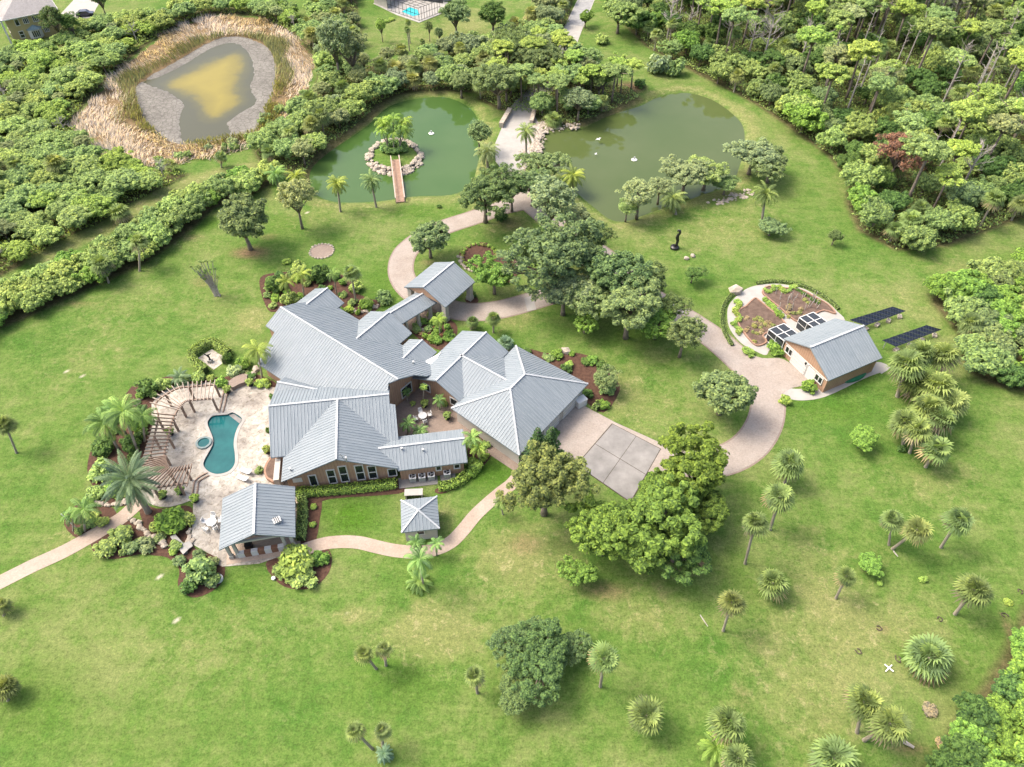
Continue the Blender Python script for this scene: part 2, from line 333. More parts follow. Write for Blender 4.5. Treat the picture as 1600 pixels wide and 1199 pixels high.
M['copper'] = simple('blue_green_copper', (0.14, 0.20, 0.21, 1), (0.20, 0.27, 0.28, 1), 2, 0.6)
M['pot'] = simple('dark_pot', (0.018, 0.020, 0.022, 1), rough=0.6)
M['hedge_core'] = simple('hedge_core', (0.03, 0.048, 0.014, 1), (0.05, 0.07, 0.02, 1), 3, 0.95)
M['dark_bark'] = simple('dark_bark', (0.05, 0.04, 0.03, 1), (0.10, 0.08, 0.06, 1), 4, 0.95)
M['rust'] = simple('rusty_brown', (0.16, 0.075, 0.045, 1), (0.25, 0.13, 0.08, 1), 3, 0.9)
# ------------------------------------------------------------------ outlines of the setting (photo pixels on the ground)
WL = -0.45                                                             # pond water level
POND1 = [(485, 268), (508, 243), (545, 217), (575, 196), (600, 172), (625, 160), (655, 154), (690, 152), (715, 158), (735, 170), (747, 188), (750, 215), (750, 240), (745, 262), (738, 285), (720, 300), (695, 306), (650, 307), (600, 314), (545, 317), (508, 312), (488, 296)]
POND2 = [(838, 232), (850, 210), (880, 206), (912, 200), (950, 182), (1000, 166), (1022, 155), (1050, 147), (1078, 146), (1112, 156), (1142, 176), (1161, 198), (1163, 230), (1155, 262), (1142, 288), (1105, 302), (1060, 318), (1010, 335), (980, 346), (955, 344), (930, 326), (902, 302), (878, 275), (850, 255)]
MUD = [(214, 140), (235, 120), (280, 95), (320, 71), (357, 58), (392, 63), (418, 78), (429, 108), (423, 150), (408, 180), (397, 206), (345, 217), (290, 225), (252, 212), (226, 182)]
MWATER = [(336, 74), (362, 68), (385, 82), (394, 110), (388, 138), (397, 160), (376, 174), (352, 192), (356, 211), (318, 219), (290, 221), (284, 182), (290, 162), (264, 142), (228, 128), (250, 121), (290, 101), (318, 84)]
REEDS = [(120, 190), (140, 158), (180, 122), (205, 95), (240, 68), (290, 40), (340, 26), (400, 28), (440, 40), (470, 65), (490, 95), (480, 140), (462, 170), (440, 195), (430, 215), (380, 226), (345, 240), (290, 252), (250, 262), (215, 255), (180, 240), (150, 222), (128, 205)]
P1 = smooth_loop(gp(POND1, WL)); P2_ = smooth_loop(gp(POND2, WL)); MU = smooth_loop(gp(MUD, -0.3)); MW = smooth_loop(gp(MWATER, -0.35)); RE = smooth_loop(gp(REEDS))
ISLE = smooth_loop([G(617 + 40 * math.cos(a), 247 + 25 * math.sin(a), WL) for a in np.linspace(0, 2 * math.pi, 13)[:-1]])
POOL = [(342, 649), (355, 648), (365, 645), (379, 655), (373, 667), (368, 680), (366, 695), (368, 712), (367, 727), (357, 738), (340, 742), (326, 738), (318, 729), (319, 720), (326, 707), (332, 695), (332, 685), (327, 672), (324, 662), (327, 655), (333, 650)]
PATIO = [(340, 597), (386, 595), (422, 606), (470, 620), (470, 770), (462, 862), (348, 886), (340, 872), (303, 852), (300, 830), (302, 785), (287, 787), (262, 793), (240, 790), (226, 781), (218, 764), (206, 745), (222, 718), (229, 697), (239, 662), (237, 632), (262, 608), (297, 601)]
PO = smooth_loop(gp(POOL)); PA = gp(PATIO)
Z1 = [(-60, 140), (10, 92), (70, 85), (112, 62), (150, 38), (230, 30), (330, 12), (450, 10), (480, 40), (470, 62), (400, 25), (340, 22), (285, 38), (236, 66), (200, 94), (176, 120), (136, 156), (116, 192), (128, 212), (160, 236), (215, 262), (260, 272), (300, 272), (262, 292), (205, 322), (165, 348), (110, 372), (85, 388), (0, 432), (-60, 460)]
Z2 = [(-60, 498), (0, 468), (80, 430), (135, 410), (210, 370), (262, 336), (320, 308), (370, 290), (425, 274), (430, 285), (395, 305), (335, 325), (300, 358), (225, 412), (130, 455), (30, 502), (0, 512), (-60, 530)]
Z3 = [(395, 232), (440, 205), (468, 180), (490, 140), (500, 110), (470, 60), (490, 10), (555, -10), (565, 60), (560, 100), (598, 105), (640, 95), (690, 88), (740, 75), (790, 55), (850, 10), (895, -15), (890, 40), (860, 70), (800, 95), (760, 125), (740, 145), (700, 142), (650, 144), (620, 150), (596, 162), (572, 186), (540, 210), (505, 238), (482, 264), (480, 285), (440, 270), (410, 262)]
Z4 = [(745, 155), (790, 100), (850, 80), (890, 85), (905, 105), (940, 130), (990, 140), (1000, 155), (950, 176), (912, 192), (870, 198), (850, 198), (840, 180), (780, 172)]
Z5 = [(935, -25), (1660, -25), (1680, 340), (1600, 340), (1480, 385), (1400, 392), (1340, 360), (1322, 318), (1328, 285), (1292, 242), (1234, 200), (1183, 165), (1136, 139), (1094, 119), (1056, 98), (1008, 72), (962, 25)]
Z6 = [(1452, 470), (1478, 445), (1520, 425), (1570, 415), (1680, 420), (1680, 640), (1600, 612), (1545, 600), (1508, 575), (1498, 520)]
Z7 = [(1600, 950), (1588, 985), (1545, 1060), (1490, 1140), (1440, 1215), (1480, 1290), (1720, 1290), (1720, 930)]
ZG = {k: [(p.x, p.y) for p in gp(v)] for k, v in dict(Z1=Z1, Z2=Z2, Z3=Z3, Z4=Z4, Z5=Z5, Z6=Z6, Z7=Z7).items()}
# ------------------------------------------------------------------ ground sheet
def axis(a, b, step, far):
    c = np.arange(a, b + 0.01, step); e = [step * 2 * 1.6 ** i for i in range(1, 30)]; e = np.cumsum(e); e = e[e < far]
    return np.concatenate([a - e[::-1], c, b + e])
gx, gy = axis(-160, 160, 0.9, 4000), axis(14, 240, 0.9, 4000)
X, Y = np.meshgrid(gx, gy); XY = np.stack([X.ravel(), Y.ravel()], 1); Z = np.zeros(len(XY))
near = (np.abs(XY[:, 0]) < 165) & (XY[:, 1] > 10) & (XY[:, 1] < 245); NI = np.where(near)[0]; NP = XY[NI]
def sd_near(poly):
    q = np.array([(p[0], p[1]) for p in poly]); m = ((NP >= q.min(0) - 8) & (NP <= q.max(0) + 8)).all(1); d = np.full(len(NP), 8.0); d[m] = np.clip(sdf(NP[m], poly), -30, 8); return d
def dig(d, lvl, deep, bank=1.6): return np.where(d >= bank, 0, np.where(d > 0, lvl * (1 - d / bank) ** 1.3, np.maximum(lvl + d * 0.35, deep)))
ds = [sd_near(P1), sd_near(P2_)]; zz = np.zeros(len(NP))
for d in ds: zz = np.minimum(zz, dig(d, WL, -2.2))
di = sd_near(ISLE); zz = np.where(di < 3, np.maximum(zz, np.clip(WL - di * 0.45, -2.2, 0.35)), zz)
dm = sd_near(MU); zz = np.minimum(zz, dig(dm, -0.34, -1.1, 3.0))
zz = np.where(sd_near(PO) < 2.2, -2.6, zz)
dpa = sd_near([tuple(p[:2]) for p in PA])
Z[NI] = zz; nx = len(gx)
idx = np.arange(len(XY)).reshape(len(gy), nx)
Fq = np.stack([idx[:-1, :-1], idx[:-1, 1:], idx[1:, 1:], idx[1:, :-1]], -1).reshape(-1, 4)
gme = np_mesh('ground', np.column_stack([XY, Z]), Fq, M['lawn'], True)
AT = {k: np.zeros(len(XY), np.float32) for k in ('dry', 'lush', 'dirt', 'wood', 'sand')}
def blob(kind, px, py, rx, ry, amt):
    if kind == 'dry': amt *= 1.25
    c = G(px, py); k = depth(c) / F; k2 = k / (0.75 if py > 300 else 0.55); d = np.hypot((NP[:, 0] - c.x) / (rx * k), (NP[:, 1] - c.y) / (ry * k2))
    AT[kind][NI] += (amt * np.clip(1.25 - d, 0, 1) ** 0.8).astype(np.float32)
for a in [(545, 962, 22, 14, .9), (640, 985, 80, 40, .6), (700, 990, 70, 50, .6), (840, 870, 80, 60, .65), (1000, 960, 70, 40, .55), (770, 880, 60, 50, .4), (1230, 1010, 130, 80, .5), (1420, 1000, 120, 60, .35), (1450, 750, 100, 40, .45), (1280, 880, 70, 60, .45), (1330, 960, 90, 50, .4), (1150, 330, 90, 40, .35), (1090, 370, 120, 40, .4), (1500, 420, 90, 35, .35), (1400, 470, 60, 40, .4), (790, 350, 70, 40, .45), (1010, 630, 90, 60, .4), (960, 600, 50, 60, .4), (480, 340, 60, 30, .4), (350, 480, 60, 60, .35), (130, 560, 90, 60, .3), (400, 500, 30, 25, .8), (200, 480, 120, 40, .3), (640, 250, 40, 20, .3), (690, 60, 90, 60, .45), (740, 30, 50, 40, .5), (1180, 180, 90, 25, .3), (110, 850, 40, 25, .7), (810, 500, 50, 20, .6), (740, 560, 30, 20, .5), (690, 800, 25, 15, .6), (745, 320, 40, 18, .5), (350, 1000, 160, 60, .25), (1290, 1130, 140, 60, .4), (300, 380, 50, 20, .4), (640, 330, 90, 20, .2)]: blob('dry', *a)
for a in [(550, 810, 60, 40, .9), (770, 740, 60, 30, .8), (600, 440, 60, 50, .6), (440, 350, 60, 30, .5), (1290, 640, 120, 30, .55), (930, 325, 40, 25, .5), (330, 350, 30, 20, .7), (1000, 520, 90, 30, .6), (60, 1080, 90, 60, .5), (380, 920, 60, 30, .6), (620, 1060, 120, 60, .5), (1240, 300, 60, 40, .4), (1160, 470, 30, 60, .4), (660, 330, 80, 20, .5), (1160, 900, 40, 60, .45), (200, 1150, 200, 60, .3), (1500, 700, 80, 40, .3), (1500, 1060, 60, 60, .45), (1100, 470, 30, 20, .6)]: blob('lush', *a)
for a in [(820, 850, 40, 25, .55), (950, 925, 60, 20, .6), (1070, 890, 50, 20, .5), (1165, 885, 14, 6, .6), (390, 395, 40, 16, .8), (320, 440, 35, 22, .5), (120, 475, 50, 10, .5), (290, 370, 40, 10, .5), (670, 410, 30, 10, .5), (800, 350, 40, 25, .5), (985, 137, 30, 14, .9), (1070, 100, 20, 8, .5), (1380, 985, 20, 9, .6), (1590, 1010, 16, 60, .7), (1160, 1090, 30, 40, .4), (1420, 1170, 50, 14, .6), (420, 370, 24, 12, .5), (640, 125, 60, 10, .3), (920, 430, 80, 40, .5), (745, 1070, 14, 16, .5), (850, 1100, 40, 18, .3), (900, 75, 12, 30, .6), (1380, 870, 50, 30, .35), (1120, 1180, 40, 30, .4), (500, 320, 60, 6, .4)]: blob('dirt', *a)
rs = random.Random(5)
for a in [(105, 580), (130, 588), (41, 999), (68, 993), (275, 970), (360, 990), (250, 901), (160, 930), (448, 1140), (448, 1002), (1071, 1052), (1064, 1072), (838, 1168), (661, 1195), (817, 863), (260, 1066), (1287, 757), (1192, 965), (546, 955), (244, 476), (1148, 640), (1076, 474), (670, 318), (480, 332)]: blob('sand', a[0], a[1], rs.uniform(3, 4.6), rs.uniform(2.2, 3.6), 0.7)
blob('sand', 545, 960, 12, 9, .45)
for k in ZG:
    d = sd_near(ZG[k]); AT['wood'][NI] += np.clip(0.55 - d * 0.35, 0, 1).astype(np.float32)
AT['wood'][NI] += np.clip(0.6 - np.abs(np.minimum(ds[0], ds[1])) * 0.3, 0, 0.34).astype(np.float32)
AT['dry'][NI] += 0.9 * (np.clip(1.0 - np.abs(np.minimum(np.minimum(ds[0], ds[1]), 4) - 1.6) / 2.4, 0, 1) * (np.minimum(ds[0], ds[1]) > 0)).astype(np.float32)
AT['lush'][NI] += 0.3 * (di < 0)
dre = sd_near(RE); AT['sand'][NI] += ((dre < 0) * 0.25).astype(np.float32); AT['dirt'][NI] += ((dre < 0) * 0.8).astype(np.float32)
trail = smooth_loop(gp([(60, 402), (110, 380), (165, 356), (205, 330), (262, 300), (300, 284), (400, 262)]), 4, False)
dt = np.full(len(NP), 9.0)
for i in range(len(trail) - 1):
    a, b = trail[i], trail[i + 1]; ab = b - a; t_ = np.clip(((NP - a) @ ab) / (ab @ ab), 0, 1); dt = np.minimum(dt, np.hypot(*(NP - a - t_[:, None] * ab).T))
AT['wood'][NI] *= np.clip((dt - 1.0) / 2, 0, 1).astype(np.float32); AT['dry'][NI] += (np.clip(1.6 - dt / 2.2, 0, 0.9)).astype(np.float32)
for k, v in AT.items(): gme.attributes.new(k, 'FLOAT', 'POINT').data.foreach_set('value', v)
structure(link(bpy.data.objects.new('ground', gme)))
# ------------------------------------------------------------------ water and mud
def sheet(name, pts, z, mat):
    mb = MB(); P = [(p[0], p[1]) for p in pts]; mb.poly([(x, y, z) for x, y in P]); return mb.build(name, mat)
def grow(pts, d):
    c = np.mean([np.array(p[:2]) for p in pts], 0); return [np.array(p[:2]) + (np.array(p[:2]) - c) / np.linalg.norm(np.array(p[:2]) - c) * d for p in pts]
for nm, pp, mt in (('pond', P1, 'pond'), ('pond', P2_, 'pond_olive')): structure(sheet(nm, grow(pp, 1.0), WL, M[mt]))
# marsh water as a fine grid so its silty core can be coloured
q = np.array([p for p in MW]); lo, hi = q.min(0) - 1, q.max(0) + 1
ax, ay = np.arange(lo[0], hi[0], 1.0), np.arange(lo[1], hi[1], 1.0); AX, AY = np.meshgrid(ax, ay); PP = np.stack([AX.ravel(), AY.ravel()], 1)
dd = sdf(PP, MW); ii = np.arange(len(PP)).reshape(len(ay), len(ax)); fq = np.stack([ii[:-1, :-1], ii[:-1, 1:], ii[1:, 1:], ii[1:, :-1]], -1).reshape(-1, 4); fq = fq[(dd[fq] < 1.2).any(1)]
core = smooth_loop(gp([(352, 85), (372, 82), (378, 105), (370, 130), (376, 150), (362, 168), (335, 185), (320, 180), (315, 160), (290, 145), (262, 132), (290, 112), (325, 95)]))
me = np_mesh('marsh_water', np.column_stack([PP, np.full(len(PP), -0.4)]), fq, M['marsh'], True)
me.attributes.new('core', 'FLOAT', 'POINT').data.foreach_set('value', np.clip(0.42 - sdf(PP, core) * 0.13, 0, 1).astype(np.float32)); structure(link(bpy.data.objects.new('marsh_water', me)))
# cracked mud flat round it
q = np.array([p for p in MU]); lo, hi = q.min(0) - 1, q.max(0) + 1; ax, ay = np.arange(lo[0], hi[0], 1.0), np.arange(lo[1], hi[1], 1.0); AX, AY = np.meshgrid(ax, ay); PP = np.stack([AX.ravel(), AY.ravel()], 1)
d1, d2 = sdf(PP, MU), sdf(PP, MW); ii = np.arange(len(PP)).reshape(len(ay), len(ax)); fq = np.stack([ii[:-1, :-1], ii[:-1, 1:], ii[1:, 1:], ii[1:, :-1]], -1).reshape(-1, 4); fq = fq[(d1[fq] < 1.0).any(1)]
rg = np.random.default_rng(3); zt = -0.30 + rg.normal(0, 0.02, len(PP)) - np.clip(0.9 - d2, 0, 2) * 0.2
structure(link(bpy.data.objects.new('mud_flat', np_mesh('mud_flat', np.column_stack([PP, zt]), fq, M['mud'], True))))
# ------------------------------------------------------------------ drives, paths, beds
MAIN = [(800, 258), (806, 288), (822, 310), (850, 335), (885, 360), (920, 385), (955, 412), (990, 443), (1030, 474), (1075, 501), (1115, 528), (1150, 558), (1180, 588), (1198, 615), (1199, 645), (1190, 672), (1172, 696), (1145, 714), (1110, 724), (1070, 722), (1030, 716)]
LOOP = [(826, 316), (785, 325), (738, 341), (695, 355), (660, 372), (634, 394), (626, 420), (634, 444), (656, 464), (692, 480), (735, 488), (780, 484), (820, 474), (860, 462), (905, 452), (950, 432)]
slab('drive_edging', ribbon(MAIN, 4.9), -0.1, 0.034, M['court']); slab('drive_edging', ribbon(LOOP, 4.4), -0.1, 0.030, M['court'])
slab('main_drive', ribbon(MAIN, 4.4), -0.1, 0.040, M['paver'])
slab('loop_drive', ribbon(LOOP, 3.9), -0.1, 0.048, M['paver'])
slab('drive_apron', outline([(1150, 548), (1190, 560), (1225, 562), (1262, 592), (1281, 600), (1240, 606), (1222, 618), (1221, 640), (1216, 670), (1200, 705), (1170, 728), (1146, 734), (1150, 705), (1178, 655), (1180, 622), (1170, 596), (1140, 568)]), -0.1, 0.056, M['paver'])
slab('garage_forecourt', gp([(895, 625), (960, 660), (1042, 697), (1060, 712), (1040, 740), (905, 728), (858, 692), (845, 700), (825, 690)]), -0.1, 0.064, M['paver'])
pad = structure(prism(gp([(956, 662), (1033, 702), (985, 786), (900, 727)]), -0.1, 0.068).build('parking_pad', M['dark_bark']))
def quad_split(A, B, C, D, nu, nv, gap, z0, z1, name, mat, parent):
    for i in range(nu):
        for j in range(nv):
            def q(u, v): return (A * (1 - u) + B * u) * (1 - v) + (D * (1 - u) + C * u) * v
            e = gap; a, b, c, d = q(i / nu + e, j / nv + e), q((i + 1) / nu - e, j / nv + e), q((i + 1) / nu - e, (j + 1) / nv - e), q(i / nu + e, (j + 1) / nv - e)
            prism([a, b, c, d], z0, z1).build(name, mat, parent)
quad_split(G(957, 663), G(1032, 702), G(985, 785), G(901, 727), 2, 2, 0.0045, 0.06, 0.08, 'slab', M['concrete'], pad)
structure(prism(gp([(819, 466), (832, 463), (838, 484), (824, 487)]), 0.0, 0.056).build('drive_band', M['pale_concrete']))
structure(prism(gp([(1034, 478), (1056, 495), (1070, 488), (1048, 470)]), 0.0, 0.050).build('drive_band', M['pale_concrete']))
slab('garden_path', ribbon([(815, 738), (800, 756), (782, 770), (762, 787), (742, 806), (724, 828), (705, 847), (682, 858), (655, 863), (620, 861), (590, 855), (560, 848), (530, 847), (500, 851), (455, 866)], 1.75), -0.1, 0.035, M['path'])
slab('garden_path', ribbon([(-40, 928), (0, 910), (50, 885), (100, 862), (140, 840), (170, 822), (192, 808), (212, 790), (226, 778)], 2.0), -0.1, 0.035, M['path'])
slab('service_walk', gp([(757, 690), (818, 728), (812, 742), (752, 702)]), -0.1, 0.030, M['court'])
slab('shed_walk', ribbon([(1222, 612), (1245, 617), (1275, 614), (1305, 602), (1340, 585), (1372, 574), (1385, 580)], 2.2), -0.1, 0.036, M['pale_concrete'])
slab('approach_road', ribbon([(806, 186), (822, 163), (846, 140), (870, 112), (882, 82), (890, 58), (904, 26), (922, -14)], (5.5, 4.6)), -0.1, 0.036, M['pale_concrete'])  # sunlit whiteness of the road put into its colour by the pale material
slab('approach_road', ribbon([(898, 40), (906, 22), (924, -18)], 4.2), 0.0, 0.046, M['asphalt'])
cw = slab('causeway', gp([(797, 177), (833, 177), (840, 190), (846, 200), (838, 216), (832, 240), (818, 265), (786, 268), (774, 252), (774, 224), (784, 200)]), -2.0, 0.06, M['pale_concrete'])
def low_wall(a, b, h, wd, label):
    p, q = G(*a), G(*b); o = MB().bar(p + Vector((0, 0, h / 2)), q + Vector((0, 0, h / 2)), wd, h).bar(p + Vector((0, 0, h + 0.05)), q + Vector((0, 0, h + 0.05)), wd + 0.15, 0.1).build('stone_wall', M['rock']); tag(o, label, 'wall')
low_wall((797, 176), (783, 200), 1.0, 0.8, 'pale stone parapet on the island-pond side of the causeway'); low_wall((835, 178), (830, 196), 1.0, 0.7, 'pale stone parapet on the far-pond side of the causeway')
slab('courtyard', gp([(616, 590), (675, 592), (735, 655), (735, 690), (616, 690)]), -0.1, 0.030, M['court'])
BEDS = [  # mulch beds
    [(808, 548), (830, 546), (855, 552), (890, 550), (925, 558), (945, 572), (962, 592), (968, 612), (943, 645), (912, 625), (900, 612), (885, 590), (850, 570)],
    [(528, 474), (522, 462), (535, 456), (560, 460), (580, 468), (600, 472), (575, 495), (556, 500), (545, 488)],
    [(640, 515), (650, 500), (665, 488), (700, 498), (715, 512), (708, 535), (690, 548), (662, 535)],
    [(717, 400), (725, 388), (742, 380), (762, 380), (778, 395), (808, 402), (812, 425), (790, 445), (770, 440), (750, 428), (730, 420)],
    [(726, 468), (740, 462), (748, 470), (738, 478)],
    [(236, 598), (262, 588), (300, 588), (350, 590), (378, 580), (410, 588), (432, 600), (420, 607), (386, 596), (340, 598), (297, 602), (262, 610), (240, 630), (240, 662), (228, 698), (222, 720), (207, 745), (216, 765), (212, 785), (180, 792), (160, 780), (138, 745), (140, 710), (160, 670), (185, 640), (205, 605)],
    [(100, 820), (112, 795), (140, 780), (165, 785), (183, 805), (160, 825), (126, 843)],
    [(142, 850), (162, 832), (192, 814), (215, 812), (240, 832), (266, 842), (300, 832), (304, 856), (342, 872), (352, 890), (343, 915), (315, 932), (295, 932), (278, 915), (280, 890), (262, 872), (238, 868), (220, 866), (178, 874), (152, 867)],
    [(415, 882), (440, 862), (478, 856), (505, 852), (518, 868), (514, 895), (490, 918), (462, 921), (436, 912)],
    [(462, 768), (620, 750), (632, 760), (622, 772), (515, 780), (503, 795), (494, 845), (478, 852), (460, 845)],
    [(680, 765), (720, 748), (736, 735), (730, 700), (745, 680), (770, 700), (768, 712), (745, 740), (718, 760), (690, 772)],
    [(620, 612), (655, 612), (660, 628), (626, 636)], [(660, 625), (672, 622), (712, 640), (722, 655), (716, 660)],
    [(623, 660), (640, 655), (660, 680), (640, 690), (623, 688)],
    [(405, 440), (420, 428), (470, 425), (535, 430), (560, 452), (530, 470), (500, 450), (466, 472), (430, 488), (415, 478)],
    [(218, 784), (245, 795), (290, 790), (302, 800), (300, 830), (262, 844), (238, 832), (222, 814)],
    [(415, 715), (428, 712), (441, 718), (440, 756), (420, 752)]]
for i, b in enumerate(BEDS): slab('mulch_bed', smooth_loop(gp(b), 3), -0.1, 0.018 + 0.0045 * (i % 3), M['mulch'])
# ------------------------------------------------------------------ buildings
def wall_uv(me):
    uv = me.uv_layers.new(name='UVMap')
    for p in me.polygons:
        n = p.normal; t = Vector((-n.y, n.x, 0)); t = t.normalized() if t.length > 1e-3 else Vector((1, 0, 0))
        for li in p.loop_indices:
            c = me.vertices[me.loops[li].vertex_index].co; uv.data[li].uv = (c.dot(t), c.z)
    return me
def solid(V, Fs, name, mat, parent):
    me = bpy.data.meshes.new(name); me.from_pydata([tuple(v) for v in V], [], Fs); me.update(); bm = bmesh.new(); bm.from_mesh(me); bmesh.ops.recalc_face_normals(bm, faces=bm.faces); bm.to_mesh(me); bm.free()
    me.materials.append(mat); wall_uv(me); return link(bpy.data.objects.new(name, me), parent)
def roof_part(parent, faces, caps=(), name='roof', mat='roof', rib=0.44, th=0.18, capw=0.26):
    mb = MB(); rb = MB()
    for f in faces:
        f = [Vector(p) for p in f]; n = (f[1] - f[0]).cross(f[2] - f[0]).normalized()
        if n.z < 0: f.reverse(); n = -n
        k = len(f); dn = Vector((0, 0, th)); mb.poly(f); mb.poly([p - dn for p in reversed(f)])
        for i in range(k): a, b = f[i], f[(i + 1) % k]; mb.poly([a - dn, b - dn, b, a])
        if rib:
            s = (Vector((0, 0, -1)) + n * n.z); s = s.normalized() if s.length > 0.02 else Vector((0, -1, 0)); c = n.cross(s)
            cs = [p.dot(c) for p in f]; x = math.ceil(min(cs) / rib) * rib
            while x < max(cs):
                ts = []
                for i in range(k):
                    a, b = cs[i], cs[(i + 1) % k]
                    if (a - x) * (b - x) < 0: ts.append((f[i] + (f[(i + 1) % k] - f[i]) * ((x - a) / (b - a))))
                ts.sort(key=lambda p: p.dot(s))
                for i in range(0, len(ts) - 1, 2):
                    if (ts[i + 1] - ts[i]).length > 0.15: rb.bar(ts[i] + n * 0.02 + s * 0.03, ts[i + 1] + n * 0.02 - s * 0.03, 0.055, 0.07, n)
                x += rib
    o = mb.build(name, M[mat], parent); uv = o.data.uv_layers.new(name='UVMap')
    for pl_ in o.data.polygons:
        n = pl_.normal; s = Vector((0, 0, -1)) + n * n.z; s = s.normalized() if s.length > .02 else Vector((0, -1, 0)); c = n.cross(s)
        for li in pl_.loop_indices: q = o.data.vertices[o.data.loops[li].vertex_index].co; uv.data[li].uv = (q.dot(c), q.dot(s))
    if rib and rb.v: stuff(rb.build('standing_seam', M['rib'] if mat == 'roof' else M[mat], o))
    for a, b in caps:
        cb = MB(); a, b = Vector(a), Vector(b); cb.bar(a + Vector((0, 0, 0.05)), b + Vector((0, 0, 0.05)), capw, 0.09); cb.build('ridge_cap', M['cap'], o)
    return o
class Wing:
    def __init__(s, r0, r1, zr, hl, hr, sl=0.47, e0=0.0, e1=0.0):
        a, b = G(*r0, zr), G(*r1, zr); s.d = (b - a); s.d.z = 0; s.d.normalize(); s.o = a - s.d * e0; s.o.z = 0; s.L = (b - a).length + e0 + e1
        s.n = Vector((-s.d.y, s.d.x, 0)); s.zr, s.hl, s.hr, s.sl = zr, hl, hr, sl
    def P(s, u, v, z=None): return s.o + s.d * u + s.n * v + Vector((0, 0, s.zr - s.sl * abs(v) if z is None else z))
    def on(s, px, py, side):   # photo pixel on the roof plane of one side -> (u, v)
        nn = Vector((0, 0, 1)) + s.n * (s.sl * (1 if side > 0 else -1)); p = onplane(px, py, s.P(0, 0), nn); r = p - s.o; return r.dot(s.d), r.dot(s.n)
    def faces(s): return [[s.P(0, 0), s.P(s.L, 0), s.P(s.L, s.hl), s.P(0, s.hl)], [s.P(s.L, 0), s.P(0, 0), s.P(0, -s.hr), s.P(s.L, -s.hr)]]
    def roof(s, parent, cap=True, **k): return roof_part(parent, s.faces(), [(s.P(0, 0), s.P(s.L, 0))] if cap else [], **k)
    def walls(s, parent, mat, i0=0.5, i1=0.5, ie=0.6, z0=0.0, drop=0.22):
        V = []
        for u in (i0, s.L - i1):
            for v in (-s.hr + ie, 0, s.hl - ie): V.append(s.P(u, v) - Vector((0, 0, drop)))
            V.append(s.P(u, s.hl - ie, z0)); V.append(s.P(u, -s.hr + ie, z0))
        return solid(V, [(0, 1, 2, 3, 4), (9, 8, 7, 6, 5), (0, 5, 6, 1), (1, 6, 7, 2), (2, 7, 8, 3), (3, 8, 9, 4), (4, 9, 5, 0)], 'wall', mat, parent)
    def end(s, u): return s.P(u, 0, 0), s.d.copy()
def rect_on(p0, n, px0, py0, px1, py1):
    """(u0,u1,z0,z1) of a rectangle whose upper-left and lower-right corners the photo shows at these pixels on a wall"""
    t = Vector((-n.y, n.x, 0)); a, b = onplane(px0, py0, p0, n) - p0, onplane(px1, py1, p0, n) - p0
    u = sorted((a.dot(t), b.dot(t))); z = sorted((a.z, b.z)); return u[0], u[1], z[0], z[1]
def panel(parent, p0, n, r, depth_, mat, name, off=0.0):
    t = Vector((-n.y, n.x, 0)); u0, u1, z0, z1 = r; mb = MB(); c = p0 + t * ((u0 + u1) / 2) + Vector((0, 0, (z0 + z1) / 2)) + n * off
    mb.box(c, (u1 - u0, depth_, z1 - z0), math.atan2(t.y, t.x)); return mb.build(name, M[mat], parent)
def window(parent, p0, n, r, bars=(1, 1), fr=0.14, glass='glass', trim='white'):
    n = n.normalized(); t = Vector((-n.y, n.x, 0)); u0, u1, z0, z1 = r; mb = MB(); rz = math.atan2(t.y, t.x)
    def bx(a, b, c, d, dp=0.12): mb.box(p0 + t * ((a + b) / 2) + Vector((0, 0, (c + d) / 2)) + n * (dp / 2), (b - a, dp, d - c), rz)
    bx(u0, u0 + fr, z0, z1); bx(u1 - fr, u1, z0, z1); bx(u0 + fr, u1 - fr, z1 - fr, z1); bx(u0 + fr, u1 - fr, z0, z0 + fr)
    nx_, nz_ = bars
    for i in range(1, nx_): x = u0 + (u1 - u0) * i / nx_; bx(x - fr / 2, x + fr / 2, z0 + fr, z1 - fr, 0.10)
    for i in range(1, nz_): z = z0 + (z1 - z0) * i / nz_; bx(u0 + fr, u1 - fr, z - fr / 2, z + fr / 2, 0.09)
    w_ = mb.build('window', M[trim], parent)
    for i in range(nx_):
        for j in range(nz_):
            a, b, c, d = u0 + (u1 - u0) * i / nx_, u0 + (u1 - u0) * (i + 1) / nx_, z0 + (z1 - z0) * j / nz_, z0 + (z1 - z0) * (j + 1) / nz_
            g = MB(); g.box(p0 + t * ((a + b) / 2) + Vector((0, 0, (c + d) / 2)) + n * 0.03, (b - a - fr * 0.6, 0.03, d - c - fr * 0.6), rz); g.build('pane', M[glass], w_)
    return w_
house = empty('house', G(640, 640), 'sprawling house with many grey standing seam metal roofs beside the pool patio', 'house')
house.location = (0, 0, 0)
# great room
A = Wing((438, 480), (622, 593), 6.5, 7.6, 7.8)
a3, a4, a5 = A.on(415, 509, -1), A.on(429, 519, -1), (A.on(404, 566, -1)[0], -7.8); e1, e2 = A.on(607, 599, -1), A.on(606, 612, -1)
up1, up2 = A.on(647, 586, 1), A.on(666, 588, 1)
fl = [A.P(0, 0), A.P(*a3), A.P(*a4), A.P(*a5), A.P(A.L - 1, -7.8), A.P(e2[0], min(e2[1], e1[1] - .5)), A.P(*e1), A.P(A.L, 0)]
d0 = A.on(466, 473, 1); fu = [A.P(0, 0), A.P(A.L, 0), A.P(*up1), A.P(*up2), A.P(A.L + 1.2, 7.6), A.P(A.on(530, 481, 1)[0] - 2, 7.6), A.P(*d0)]
roof_part(house, [fl, fu], [(A.P(0, 0), A.P(A.L, 0))])
ua = max(a5[0] + .5, 3); V = []
for u in (ua, A.L - 1.3):
    for v in (-7.1, 0, 7.0): V.append(A.P(u, v) - Vector((0, 0, .25)))
    V += [A.P(u, 7.0, 0), A.P(u, -7.1, 0)]
